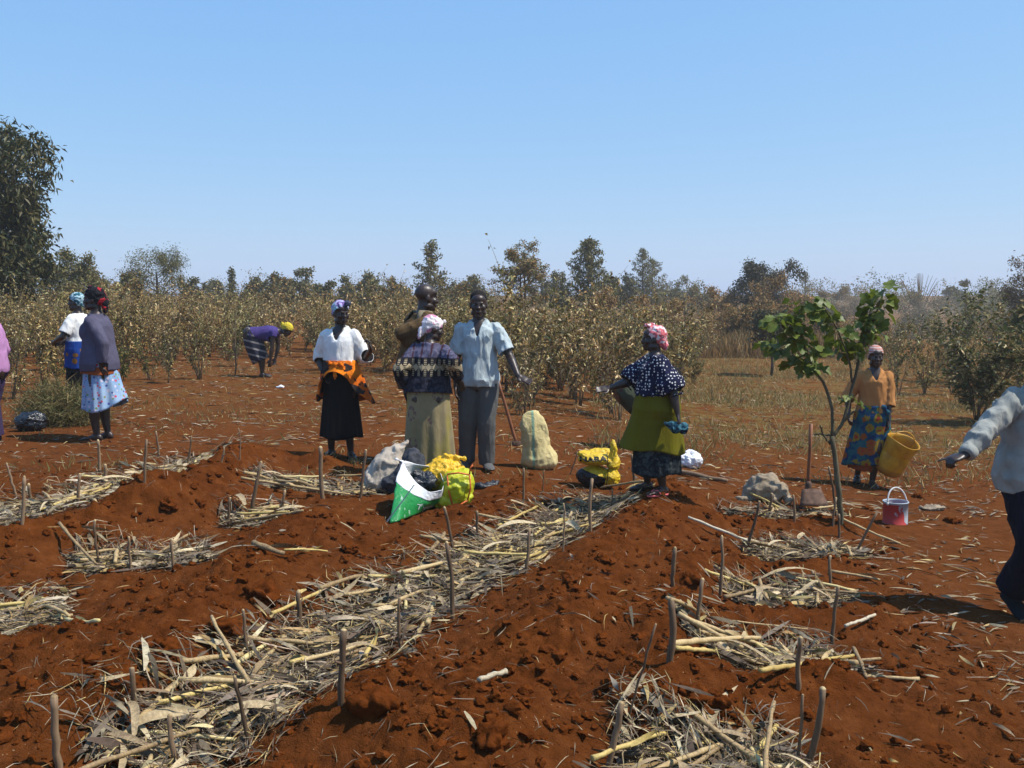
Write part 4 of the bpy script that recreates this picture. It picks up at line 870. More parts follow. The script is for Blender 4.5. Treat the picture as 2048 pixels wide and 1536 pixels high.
    clothe(br, .6, 1.02, 74, sp=.09); clothe(bl, .5, 1.05, 58, sp=.11); clothe(b2, .1, 1.15, 50, sp=.14); clothe(b3, .25, 1.0, 60, sp=.10); clothe(b4, .5, 1.0, 12, sp=.06); clothe(b5, .1, 1.1, 44, sp=.13)
    clothe(br, .28, .36, 9, (.05, .08), .1)
build_sapling()
# ------------------------------------------------------------ people: tools
def ell(mb, c, rad, ax=None, nu=14, nv=9):
    ax = np.eye(3) if ax is None else np.asarray(ax, float)      # rows = axes
    th = np.linspace(0, 2 * math.pi, nu, endpoint=False); ph = np.linspace(0, math.pi, nv + 1)[1:-1]
    s = np.stack([np.outer(np.sin(ph), np.cos(th)), np.outer(np.sin(ph), np.sin(th)), np.outer(np.cos(ph), np.ones(nu))], -1).reshape(-1, 3)
    s = np.concatenate([s, [[0, 0, 1], [0, 0, -1]]]); v = (s * np.asarray(rad)) @ ax + np.asarray(c)
    k = nv - 1; i, j = np.meshgrid(np.arange(k - 1), np.arange(nu), indexing='ij'); i = i.ravel(); j = j.ravel(); j2 = (j + 1) % nu
    q = np.stack([i * nu + j, (i + 1) * nu + j, (i + 1) * nu + j2, i * nu + j2], 1); n = k * nu
    t = [(n, x, (x + 1) % nu) for x in range(nu)] + [(n + 1, (k - 1) * nu + (x + 1) % nu, (k - 1) * nu + x) for x in range(nu)]
    mb.add(v, q, t)
def loft(mb, rings, n=20):
    """closed loft; ring = (centre, axis u, axis w, ru, rw)"""
    a = np.linspace(0, 2 * math.pi, n, endpoint=False); v = []
    for c, u, w, ru, rw in rings: v.append(np.asarray(c) + np.outer(np.cos(a) * ru, u) + np.outer(np.sin(a) * rw, w))
    k = len(rings); v = np.concatenate(v + [[rings[0][0]], [rings[-1][0]]]); i, j = np.meshgrid(np.arange(k - 1), np.arange(n), indexing='ij'); i = i.ravel(); j = j.ravel(); j2 = (j + 1) % n
    q = np.stack([i * n + j, i * n + j2, (i + 1) * n + j2, (i + 1) * n + j], 1); b = k * n
    t = [(b, (x + 1) % n, x) for x in range(n)] + [(b + 1, (k - 1) * n + x, (k - 1) * n + (x + 1) % n) for x in range(n)]
    mb.add(v, q, t)
def limb(mb, pts, rad, n=12):
    """capsule-ended tapered tube"""
    pts = [np.asarray(p, float) for p in pts]; rad = list(rad)
    d0 = norm(pts[0] - pts[1]); d1 = norm(pts[-1] - pts[-2])
    P2 = [pts[0] + d0 * rad[0] * .85, pts[0] + d0 * rad[0] * .5] + pts + [pts[-1] + d1 * rad[-1] * .5, pts[-1] + d1 * rad[-1] * .85]
    R2 = [rad[0] * .5, rad[0] * .86] + rad + [rad[-1] * .86, rad[-1] * .5]
    tube(mb, np.array(P2), R2, n)
def spline(keys, vals, x):
    return np.interp(x, keys, vals)
def remesh(mb, voxel=.009, smooth=2, ratio=.4):
    me = mb.mesh('tmp', cols=False); ob = bpy.data.objects.new('tmp', me); COL.objects.link(ob)
    r = ob.modifiers.new('r', 'REMESH'); r.mode = 'VOXEL'; r.voxel_size = voxel; r.use_smooth_shade = True
    if smooth: s = ob.modifiers.new('s', 'SMOOTH'); s.factor = .5; s.iterations = smooth
    if ratio < 1: d = ob.modifiers.new('d', 'DECIMATE'); d.ratio = ratio
    dg = bpy.context.evaluated_depsgraph_get(); m2 = bpy.data.meshes.new_from_object(ob.evaluated_get(dg))
    bpy.data.objects.remove(ob, do_unlink=True); bpy.data.meshes.remove(me); return m2
def get_v(me):
    v = np.zeros(len(me.vertices) * 3, np.float32); me.vertices.foreach_get('co', v); return v.reshape(-1, 3).astype(float)
def set_v(me, v): me.vertices.foreach_set('co', v.astype(np.float32).ravel()); me.update()
def wrinkle(me, amp, freq, seed=0, weight=None):
    v = get_v(me); n = np.zeros(len(v) * 3, np.float32); me.vertices.foreach_get('normal', n); n = n.reshape(-1, 3)
    w = 1 - np.clip(np.abs(fbm3(v * np.asarray(freq) + seed * 3.3, 2)) * 4.5, 0, 1.8)        # creases: sharp ridges, soft valleys
    w = w * .7 + .5 * fbm3(v * np.asarray(freq) * .45 + seed, 2)
    if weight is not None: w = w * weight(v)
    set_v(me, v + n * (amp * w)[:, None])
def cut(me, fn):
    """remove the faces for which fn(centre) is true: neckline, hem and cuff openings"""
    bm = bmesh.new(); bm.from_mesh(me); c = np.array([f.calc_center_median()[:] for f in bm.faces]); k = fn(c); bm.faces.ensure_lookup_table()
    bmesh.ops.delete(bm, geom=[bm.faces[i] for i in np.nonzero(k)[0]], context='FACES'); 
    for it in range(4):      # even out the cut edges
        bv = [v for v in bm.verts if v.is_boundary]; new = {}
        for v in bv:
            nb = [e.other_vert(v).co for e in v.link_edges if e.is_boundary]
            if len(nb) == 2: new[v] = v.co * .4 + (nb[0] + nb[1]) * .3
        for v, c2 in new.items(): v.co = c2
    bm.to_mesh(me); bm.free()
def fin(name, me, mat, parent, smooth=True):
    me.materials.clear(); me.materials.append(MATS[mat]); me.name = name
    me.polygons.foreach_set('use_smooth', np.full(len(me.polygons), smooth, bool)); return link(name, me, parent)
def ik(a, t, l1, l2, hint):
    a, t, hint = np.asarray(a, float), np.asarray(t, float), np.asarray(hint, float); d = t - a; L = np.linalg.norm(d); L2 = min(L, (l1 + l2) * .999); dn = d / (L + 1e-9)
    c = (l1 * l1 + L2 * L2 - l2 * l2) / (2 * l1 * L2); c = max(-1, min(1, c)); s = math.sqrt(1 - c * c); h = hint - dn * hint.dot(dn); h = h / (np.linalg.norm(h) + 1e-9)
    return a + dn * l1 * c + h * l1 * s, a + dn * L2
m = NT('skin'); co = m.coord('Object'); m.color(m.ramp(m.noise(co, 14, 4), [(.3, (.022, .0115, .0075)), (.7, (.040, .021, .0135))])).set(Roughness=.42, Specular_IOR_Level=.5); m.bump(m.noise(co, 160, 3), .15, .003)
m = NT('skin_light'); co = m.coord('Object'); m.color(m.ramp(m.noise(co, 14, 4), [(.3, (.045, .024, .016)), (.7, (.075, .042, .028))])).set(Roughness=.5, Specular_IOR_Level=.35)
m = NT('eye'); z = m.sep(m.coord('Generated'))[1]; m.color(m.ramp(z, [(.0, (.22, .19, .16)), (.86, (.22, .19, .16)), (.88, (.01, .006, .004))], 'CONSTANT')).set(Roughness=.15)
m = NT('hair'); m.color((.010, .008, .007)).set(Roughness=.95); m.bump(m.noise(m.coord(), 120, 3), .8, .01)
def fabric(name, color=None, fn=None, rough=.9, weave=420, spec=.12):
    m = NT(name); co = m.coord('Object')
    c = fn(m, co) if fn else color
    dirt = m.ramp(m.noise(co, 5, 5, .6), [(.3, (.80, .78, .76)), (.65, (1, 1, 1))]); m.color(m.mix(1.0, c, dirt, 'MULTIPLY')).set(Roughness=rough, Specular_IOR_Level=spec)
    h = m.math('ADD', m.math('MULTIPLY', m.noise(m.mapping(co, (1, 1, .35)), 26, 3, .55, .6), 1.0), m.math('MULTIPLY', m.noise(co, weave, 1), .06)); m.bump(h, .5, .014); return m
class Person:
    def __init__(s, label, foot, top, rz, hfac=.975, dy=0.0, ref=None):
        b = P(*foot); s.Y = b.y + dy
        if dy: b = Vector((b.x * s.Y / b.y, s.Y, gz(b.x * s.Y / b.y, s.Y)))
        s.B = b; s.top = at_depth(foot[0] if ref is None else ref, top, s.Y).z; s.H = (s.top - b.z) * hfac; s.rz = R(rz); s.M = Matrix.Rotation(-s.rz, 3, 'Z')
        s.root = empty('person', b, s.rz, label, 'person'); s.rng = np.random.RandomState(abs(int(foot[0])) + 3)
        s.g = 1.0; s.lean = 0; s.side = 0; s.hip = .515; s.yaw = 0; s.pitch = 0; s.neck_pitch = 0; s.female = True; s.shift = (0, 0)
        s.hands = {}; s.feet = {-1: (-.075, .0), 1: (.075, .02)}; s.footdir = {-1: (-.12, 1), 1: (.12, 1)}; s.footz = {-1: 0, 1: 0}; s.toe = {-1: 0, 1: 0}; s.skin = 'skin'; s.voxel = .0075; s.kneehint = (0, 1, .1); s.leg = .968
    def L(s, px, py, dy=0.0):        # a sight line's point at the person's own distance, in the person's own axes
        return np.array(s.M @ (at_depth(px, py, s.Y + dy) - s.B))
    def W(s, v): return np.array(s.M @ Vector(v))
    def joints(s):
        H = s.H; s.pel = np.array([s.shift[0], s.shift[1], s.hip * H]); l = R(s.lean); k = R(s.side)
        up = norm(np.array([math.sin(k), math.sin(l) * math.cos(k), math.cos(l) * math.cos(k)])); x = norm(np.array([math.cos(k), 0, -math.sin(k)])); x = norm(x - up * x.dot(up)); f = np.cross(up, x)
        s.up, s.x, s.f = up, x, f
        s.sh = {q: s.pel + up * .276 * H + x * q * (.086 if s.female else .098) * H * (1 + .3 * (s.g - 1)) for q in (-1, 1)}
        n0 = s.pel + up * .318 * H; nd = norm(up * .6 + np.array([0, math.sin(R(s.neck_pitch)), math.cos(R(s.neck_pitch))]) * .6); s.n0 = n0; s.n1 = n0 + nd * .058 * H
        y, p = R(s.yaw), R(s.pitch); hx = np.array([math.cos(y), math.sin(y), 0]); hf = np.array([-math.sin(y) * math.cos(p), math.cos(y) * math.cos(p), -math.sin(p)]); s.hax = np.array([hx, hf, np.cross(hx, hf)])
        s.hs = H / 1.68 * 1.07; s.hc = s.n1 + nd * .012 * H + s.hax[2] * .052 * s.hs + s.hax[1] * .018 * s.hs
        s.el, s.wr, s.kn, s.an, s.hp = {}, {}, {}, {}, {}
        for q in (-1, 1):
            t = s.hands.get(q, {}); tgt = t.get('at', s.sh[q] + np.array([q * .05 * H, .03 * H, -.32 * H])); hint = t.get('hint', np.array([q * .5, -1, -.3]))
            s.el[q], s.wr[q] = ik(s.sh[q], tgt, .170 * H, .152 * H, hint)
            s.hp[q] = s.pel + x * q * .050 * H * s.g ** .3 - up * .01 * H
            fx, fy = s.feet[q]; a = np.array([fx, fy, .045 * H + s.footz[q]]); s.kn[q], s.an[q] = ik(s.hp[q], a, s.leg * .245 * H, s.leg * .235 * H, np.asarray(s.kneehint, float))
        return s
    def H3(s, x, y, z): return s.hc + (np.array([x, y, z]) * s.hs) @ s.hax       # head coordinates (metres for a 1.68 m person)
    def hand(s, mb, q):
        t = s.hands.get(q, {}); w = s.wr[q]; d = norm(np.asarray(t.get('dir', w - s.el[q]), float)); n = np.asarray(t.get('palm', [-q, 0, 0]), float); n = norm(n - d * n.dot(d)); th = np.cross(d, n) * (-q)     # thumb side
        k = s.H / 1.68 * 1.02; curl = t.get('curl', .35); sp = t.get('spread', .10)
        limb(mb, [s.el[q] * .06 + w * .94, w + d * .02 * k], [.0235 * k, .024 * k])
        loft(mb, [(w + d * a * k, th, n, ru * k, rw * k) for a, ru, rw in ((-.005, .020, .016), (.02, .030, .017), (.055, .041, .016), (.085, .043, .0135), (.098, .036, .009))], 14)
        for i, (o, L) in enumerate(((.031, .072), (.0105, .080), (-.0105, .075), (-.030, .058))):
            dd = norm(d + th * (o * 7 * sp)); p = w + d * .085 * k + th * o * k; pts = [p]; c = 0
            point = t.get('point') and i == 0
            for j, sg in enumerate((.46, .30, .24)):
                c += (0.05 if point else curl) * (1.0 if j else .55) * (1 + .12 * i); e = dd * math.cos(c) + n * math.sin(c); pts.append(pts[-1] + e * L * sg * k)
            limb(mb, pts, [.0092 * k, .0088 * k, .008 * k, .0066 * k], 8)
        tp = w + d * .022 * k + th * .026 * k; o = t.get('thumb', .9); e1 = norm(d * .75 + th * o + n * .25); e2 = norm(d + th * .35 * o + n * .35)
        limb(mb, [tp, tp + e1 * .038 * k, tp + e1 * .038 * k + e2 * .028 * k, tp + e1 * .038 * k + e2 * .05 * k], [.0135 * k, .011 * k, .0098 * k, .0078 * k], 8)
    def foot(s, mb, q, grow=0.0, shoe=False):
        k = s.H / 1.68; a = s.an[q]; d = norm(np.array([*s.footdir[q], 0.0])); pt = R(s.toe[q]); z0 = s.footz[q]
        d3 = d * math.cos(pt) - np.array([0, 0, 1]) * math.sin(pt); u3 = d * math.sin(pt) + np.array([0, 0, 1.0]) * math.cos(pt); w = np.cross(d3, u3); g = grow; o = np.array([a[0], a[1], a[2]])
        R_ = []
        for t, hw, hh in ((-.062, .018, .022), (-.05, .030, .034), (-.02, .034, .040), (.02, .036, .040), (.07, .043, .030), (.12, .046, .021), (.155, .040, .017), (.178, .022, .011)):
            R_.append((o + d3 * t * k * (1 + g * 3) + u3 * (hh * k - .071 * k), w, u3, (hw + g) * k, (hh + g * .6) * k))
        loft(mb, R_, 14)
        if not shoe:
            for i, (x_, L) in enumerate(((-.030, .020), (-.012, .018), (.004, .016), (.018, .013), (.031, .010))): ell(mb, o + d3 * (.165 + L * .4) * k + w * x_ * (-q) * k + u3 * (-.058 * k), (np.array([.010, .018, .010]) * k), np.array([w, d3, u3]), 8, 6)
    def torso_r(s, u):
        g = s.g; rx = spline([-.075, -.05, 0, .06, .12, .18, .24, .285, .312, .335], [.062, .088, .100, .092, .083, .086, .090, .080, .050, .036], u); ry = spline([-.075, -.05, 0, .06, .12, .18, .24, .285, .312, .335], [.055, .074, .080, .075, .069, .071, .069, .056, .045, .038], u)
        m = 1 + (g - 1) * spline([-.08, 0, .15, .25, .30], [1, 1.15, 1.1, .55, .1], u); return rx * m * s.H, ry * m * s.H
    def body(s):
        H = s.H; mb = MB(); us = [-.075, -.05, -.02, .02, .06, .1, .14, .18, .22, .25, .285, .312, .335]
        loft(mb, [(s.pel + s.up * u * H, s.x, s.f, *s.torso_r(u)) for u in us], 22)
        if False:
            for q in (-1, 1): ell(mb, s.pel + s.up * .205 * H + s.x * q * .045 * H + s.f * (.036 + .02 * (s.g - 1)) * H, np.array([.044, .040, .046]) * H * s.g ** .5, np.array([s.x, s.f, s.up]))
        for q in (-1, 1): ell(mb, s.pel - s.up * .02 * H + s.x * q * .045 * H - s.f * .035 * H, np.array([.055, .058, .060]) * H * s.g ** .6)
        limb(mb, [s.n0 - s.up * .03 * H, s.n1, s.n1 + s.hax[2] * .03 * H], [.036 * H, .0325 * H, .034 * H])
        for q in (-1, 1):
            a = s.g ** .7; limb(mb, [s.sh[q] * .45 + s.n0 * .55 - s.up * .018 * H, s.sh[q]], [.026 * H, .033 * H * a])
            e, w = s.el[q], s.wr[q]; sh = s.sh[q]; limb(mb, [sh, sh * .6 + e * .4, e], [.033 * H * a, .0295 * H * a, .0225 * H * a]); limb(mb, [e, e * .72 + w * .28, w], [.0225 * H * a, .0245 * H * a, .0150 * H])
            s.hand(mb, q)
            h, k, n = s.hp[q], s.kn[q], s.an[q]; limb(mb, [h, h * .6 + k * .4, k], [.056 * H * a, .051 * H * a, .034 * H * a]); c = k * .7 + n * .3 - norm(np.cross(s.x, k - n)) * -.006 * H
            limb(mb, [k, c, k * .35 + n * .65, n], [.033 * H * a, .0355 * H * a, .026 * H * a, .0205 * H]); limb(mb, [n, n - np.array([0, 0, .03 * H])], [.021 * H, .021 * H]); s.foot(mb, q)
        E = lambda c, r, tilt=0: ell(mb, s.H3(*c), np.array(r) * s.hs, s.hax)
        E((0, -.016, .034), (.073, .095, .080)); E((0, .018, -.028), (.062, .074, .082)); E((0, .052, -.088), (.036, .036, .028)); E((0, .040, .045), (.060, .055, .045))
        E((0, .083, .014), (.048, .014, .012)); E((0, .092, -.012), (.011, .014, .026)); E((0, .099, -.030), (.020, .017, .014)); E((0, .086, -.062), (.028, .014, .010)); E((0, .084, -.074), (.024, .014, .010)); E((0, .076, -.100), (.022, .018, .015))
        for q in (-1, 1): E((q * .042, .062, -.028), (.022, .022, .026)); E((q * .073, -.008, -.014), (.009, .021, .031)); E((q * .048, .01, -.075), (.020, .045, .026))
        me = remesh(mb, s.voxel, 1, .28); s.bodyo = fin('body', me, s.skin, s.root)
        for q in (-1, 1):
            e = MB(); ell(e, (0, 0, 0), (.012 * s.hs, .012 * s.hs, .0085 * s.hs), None, 10, 8); o = e.build('eye', 'eye', s.root, cols=False); o.location = s.H3(q * .031, .0715, -.003); o.rotation_euler = Matrix(s.hax.T.tolist()).to_euler()
        return s
    def top_garment(s, name, mat, hem=-.03, ease=.012, sleeve=1.0, sl_ease=.012, cuff=None, neck=None, wr=.006, wfreq=(16, 16, 9), flare=0.0, extra=None, bust=True, voxel=None, shoulders=0.0, cutfn=None, short=None):
        """upper garment; hem and sleeve are fractions (hem: along the spine in body heights from the hips; sleeve: 0 shoulder, 1 elbow, 2 wrist)"""
        H = s.H; mb = MB(); us = [u for u in (hem, hem + .012, -.04, 0, .04, .08, .12, .16, .2, .24, .275, .30, .318, .332) if u >= hem]
        R_ = []
        for u in us:
            rx, ry = s.torso_r(u); fl = flare * max(0, (.2 - u)) / .25; top = 1 if u < .29 else .55; R_.append((s.pel + s.up * u * H + s.f * .2 * fl * H * 0, s.x, s.f, rx + (ease + fl) * top, ry + (ease + fl) * top))
        loft(mb, R_, 26)
        if s.female and bust:
            for q in (-1, 1): ell(mb, s.pel + s.up * .205 * H + s.x * q * .042 * H + s.f * (.034 + .02 * (s.g - 1)) * H, np.array([.050, .042, .056]) * H * s.g ** .5 + ease)
        for q in (-1, 1):
            slv = sleeve if not isinstance(sleeve, dict) else sleeve[q]; a = s.g ** .7; sh, e, w = s.sh[q], s.el[q], s.wr[q]
            limb(mb, [s.n0 * .55 + sh * .45 - s.up * .020 * H, sh - s.up * .004 * H], [.028 * H + ease * .35, .034 * H * a + sl_ease * .5 + shoulders])
            if slv <= 1: end = sh + (e - sh) * slv; limb(mb, [sh, (sh + end) / 2, end], [.034 * H * a + sl_ease * .6 + shoulders, .033 * H * a + sl_ease, (.030 if cuff is None else cuff) * H * a + sl_ease])
            else:
                end = e + (w - e) * (slv - 1); limb(mb, [sh, (sh + e) / 2, e], [.034 * H * a + sl_ease * .6 + shoulders, .031 * H * a + sl_ease, .027 * H * a + sl_ease]); limb(mb, [e, (e + end) / 2, end], [.027 * H * a + sl_ease, .026 * H * a + sl_ease, (.019 if cuff is None else cuff) * H + sl_ease * .6])
        if extra: extra(mb)
        me = remesh(mb, voxel or s.voxel * 1.15, 3, .45)
        def openings(c):
            k = ((c - s.pel) @ s.up) < hem * H + .004
            for q in (-1, 1):
                slv = sleeve if not isinstance(sleeve, dict) else sleeve[q]; sh, e, w = s.sh[q], s.el[q], s.wr[q]
                if slv <= 1: end = sh + (e - sh) * slv; d = norm(e - sh)
                else: end = e + (w - e) * (slv - 1); d = norm(w - e)
                dd = c - end; al = dd @ d; pr = np.linalg.norm(dd - np.outer(al, d), axis=1); k |= (al > .001) & (al < .07 * H) & (pr < ((.030 if slv <= 1 else .022) * H * s.g ** .7 + sl_ease) * 1.12)
            r = c - s.n0; k |= ((r @ s.up) > .0) & (np.linalg.norm(r - np.outer(r @ s.up, s.up), axis=1) < .062 * H) & ((r @ s.up) > .012)
            if neck:     # V opening in front: half width at the collar, depth
                hw, dp = neck; z = (c - s.n0) @ s.up; k |= ((r @ s.f) > .0) & (np.abs(r @ s.x) < hw * np.clip((z + dp) / dp, 0, 1.3)) & (z > -dp)
            if cutfn is not None: k |= cutfn(c)
            return k
        cut(me, openings)
        wrinkle(me, wr, wfreq, s.rng.randint(50)); o = fin(name, me, mat, s.root); o.modifiers.new('cloth', 'SOLIDIFY').thickness = .004; return o
    def skirt(s, name, mat, z0, z1, r0, r1, c1=(0, 0), folds=9, amp=.10, n=96, m=26, mod=None, power=1.0, c0=None, seed=0, parent=None, thick=.004, slack=.012):
        """open cloth tube from height z0 (waist) down to z1 (hem); r = (rx, ry)"""
        t = np.linspace(0, 1, m); a = np.linspace(0, 2 * math.pi, n, endpoint=False); rng = np.random.RandomState(seed + 5); c0 = s.pel[:2] if c0 is None else c0
        T, A = np.meshgrid(t, a, indexing='ij'); e = T ** power; rx = r0[0] + (r1[0] - r0[0]) * e; ry = r0[1] + (r1[1] - r0[1]) * e
        zz = z0 + (z1 - z0) * T; uu = (zz - s.pel[2]) / s.H; ab = s.g ** .7; bx, by = s.torso_r(np.clip(uu, -.05, .3)); dn = np.clip(-uu / .25, 0, 1)
        if s.lean < 30:      # never tighter than the body inside
            lx = (.05 * s.g ** .3 + .055 * ab - .02 * dn) * s.H; ly = (.062 * ab + .03 * np.exp(-((uu + .02) / .05) ** 2) - .012 * dn) * s.H
            rx = np.maximum(rx, np.maximum(np.where(uu > -.05, bx, 0), np.where(uu < .03, lx, 0)) + slack); ry = np.maximum(ry, np.maximum(np.where(uu > -.05, by, 0), np.where(uu < .03, ly, 0)) + slack)
        f = np.zeros_like(A)
        for k in range(5): f += rng.uniform(.3, 1) * np.sin(A * rng.randint(folds - 4, folds + 6) + rng.uniform(0, 6.28) + T * rng.normal(0, .8))
        f = np.abs(f / 2.2) ** .8 * np.sign(f); fr = 1 + amp * f * (.15 + .85 * T ** .8)
        X = c0[0] + c1[0] * T + np.cos(A) * rx * fr; Y = c0[1] + c1[1] * T + np.sin(A) * ry * fr; Z = z0 + (z1 - z0) * T + .012 * T * np.sin(A * 3 + seed) + .006 * f * T
        if mod is not None: X, Y, Z = mod(X, Y, Z, T, A)
        mb = MB(); i, j = np.meshgrid(np.arange(m - 1), np.arange(n), indexing='ij'); i = i.ravel(); j = j.ravel(); j2 = (j + 1) % n
        mb.add(np.stack([X, Y, Z], -1).reshape(-1, 3), np.stack([i * n + j, (i + 1) * n + j, (i + 1) * n + j2, i * n + j2], 1))
        o = mb.build(name, mat, parent or s.root, cols=False); o.modifiers.new('cloth', 'SOLIDIFY').thickness = thick; return o
    def scarf(s, mat, blobs, band=True, name='headscarf', wr=.006, back=0.0, low=-.01, front=.055, cap=(.083, .106, .092)):
        """cloth wound round the head; blobs = knots and tails in head coordinates ((x,y,z),(rx,ry,rz))"""
        mb = MB(); tilt = R(-14); ax = np.array([s.hax[0], s.hax[1] * math.cos(tilt) + s.hax[2] * -math.sin(tilt), s.hax[2] * math.cos(tilt) + s.hax[1] * math.sin(tilt)])
        ell(mb, s.H3(0, -.016 - back, .038), np.array(cap) * s.hs, s.hax, 20, 14); ell(mb, s.H3(0, -.045 - back, .0), np.array([.076, .07, .062]) * s.hs, s.hax)
        for c, r in blobs: ell(mb, s.H3(*c), np.array(r) * s.hs, s.hax)
        me = remesh(mb, .006, 2, .6)
        def under(c):
            h = ((c - s.hc) / s.hs) @ s.hax.T; lim = low + (front - low) * np.clip((h[:, 1] + .03) / .11, 0, 1.2); return (h[:, 2] < lim) & (h[:, 1] > -.035 - back)
        cut(me, under); wrinkle(me, wr * s.hs, (30, 30, 22), s.rng.randint(40)); return fin(name, me, mat, s.root)
    def trousers(s, mat, ease=.018, hem=.05, wr=.006, voxel=None, flare=.004):
        H = s.H; mb = MB(); loft(mb, [(s.pel + s.up * u * H, s.x, s.f, s.torso_r(u)[0] + ease * .6, s.torso_r(u)[1] + ease * .6) for u in (-.06, -.03, 0, .03, .055)], 22)
        for q in (-1, 1): ell(mb, s.pel - s.up * .02 * H + s.x * q * .045 * H - s.f * .032 * H, np.array([.058, .06, .062]) * H)
        for q in (-1, 1):
            h, k, n = s.hp[q], s.kn[q], s.an[q]; a = s.g ** .7; d = norm(k - n); e = n + d * (hem * H - .045 * H); limb(mb, [h, h * .6 + k * .4, k], [.058 * H * a + ease * .6, .054 * H * a + ease, .040 * H * a + ease]); limb(mb, [k, k * .5 + e * .5, e], [.040 * H * a + ease, .036 * H * a + ease, .030 * H * a + ease + flare])
        me = remesh(mb, voxel or .009, 3, .5)
        def op(c):
            k = np.zeros(len(c), bool)
            for q in (-1, 1):
                d = norm(s.kn[q] - s.an[q]); e = s.an[q] + d * (hem * H - .045 * H); r = c - e; k |= ((r @ d) < .0) & (np.linalg.norm(r, axis=1) < .12 * H)
            return k
        cut(me, op); wrinkle(me, wr, (13, 13, 7), s.rng.randint(40)); o = fin('trousers', me, mat, s.root); o.modifiers.new('cloth', 'SOLIDIFY').thickness = .004; return o
    def sandal(s, q, mat, strap=None, name='sandal'):
        k = s.H / 1.68; a = s.an[q]; d = norm(np.array([*s.footdir[q], 0.0])); w = np.array([-d[1], d[0], 0]); mb = MB(); n = 22; t = np.linspace(0, 2 * math.pi, n, endpoint=False)
        L = .062 + .058 * np.cos(t) * 1 + .0; out = np.stack([(.058 + .128 * np.cos(t)), (.042 + .006 * np.cos(t)) * np.sin(t)], 1) * k; z = a[2] - .074 * k
        for zz in (-.014, .004): pass
        v = [np.array([a[0], a[1], z + zz * k]) + d * o[0] + w * o[1] for zz in (-.012, .006) for o in out]; v += [np.array([a[0], a[1], z + zz * k]) + d * .058 * k for zz in (-.012, .006)]
        q4 = [(i, (i + 1) % n, n + (i + 1) % n, n + i) for i in range(n)]; t3 = [(2 * n, (i + 1) % n, i) for i in range(n)] + [(2 * n + 1, n + i, n + (i + 1) % n) for i in range(n)]; mb.add(v, q4, t3)
        for sg in (-1, 1):
            c = np.array([a[0], a[1], z]); tube(mb, [c + d * .04 * k + w * sg * .044 * k, c + d * .085 * k + w * sg * .03 * k + [0, 0, .052 * k], c + d * .14 * k + [0, 0, .035 * k], c + d * .16 * k], .007 * k, 6)
        return mb.build(name, mat, s.root, cols=False)
    def shoe(s, q, mat, grow=.006):
        mb = MB(); s.foot(mb, q, grow, True); limb(mb, [s.an[q] + [0, 0, .0], s.an[q] - [0, 0, .03]], [.031 * s.H / 1.68 * 1.3, .034 * s.H / 1.68 * 1.2]); me = remesh(mb, .008, 2, .6); return fin('shoe', me, mat, s.root)
    def collar(s, mat, spread=.05, depth=.11, width=.05, lift=.012, yo=0.0):
        """two shirt collar wings lying beside the V neck"""
        H = s.H; out = []
        for q in (-1, 1):
            mb = MB(); V = []; n = 9
            for i in range(n):
                t = i / (n - 1); a = math.pi * (1.0 - t * .93); px = math.sin(a * .98) ; r = .050 * H; base = s.n0 + s.x * q * r * math.sin(math.pi * min(1, t * 1.02)) * 1.0 - s.f * r * math.cos(math.pi * t * .5 * 1.7) * .95 + s.up * (.008 - .02 * t) * H
                if t > .75: base = base - s.up * (t - .75) * .10 * H
                o = s.x * q * .8 + s.up * -.55 + s.f * (.9 * (t - .35)); o = norm(o); w = (.030 + .03 * max(0, t - .55)) * H
                V += [base + s.up * .004, base + s.up * .016 * H + o * .004, base + o * w + s.f * .006]
            qd = [(i * 3 + j, i * 3 + j + 1, i * 3 + j + 4, i * 3 + j + 3) for i in range(n - 1) for j in range(2)]; mb.add(V, qd); ob = mb.build('collar', mat, s.root, cols=False); ob.modifiers.new('cloth', 'SOLIDIFY').thickness = .004; out.append(ob)
        return out
# ------------------------------------------------------------ people: fabrics
def _polka(m, co):
    d = m.voronoi(co, 42, 'F1', .45); return m.mix(m.math('LESS_THAN', d, .30), (.010, .012, .040), (.62, .62, .60))
def _floral(m, co):
    d = m.voronoi(co, 26); c = m.voronoi(co, 26, out='Color'); r = m.sep(c)[0]; spot = m.math('LESS_THAN', d, .34)
    base = m.ramp(m.noise(co, 4, 2), [(.4, (.22, .36, .56)), (.6, (.34, .47, .64))]); return m.mix(spot, base, m.ramp(r, [(0, (.55, .10, .16)), (.35, (.08, .10, .30)), (.6, (.62, .55, .66)), (.8, (.20, .30, .14))], 'CONSTANT'))
def _orange(m, co):
    n = m.noise(m.mapping(co, (1, 1, 1.6), (0, .6, 0)), 6.5, 2, .5, .4); c = m.ramp(n, [(0, (.62, .125, .008)), (.52, (.62, .125, .008)), (.54, (.030, .022, .020))], 'CONSTANT'); hi = m.ramp(m.noise(co, 3, 1), [(.4, (.75, .20, .01)), (.6, (.52, .09, .006))]); return m.mix(m.math('LESS_THAN', n, .52), c, hi)
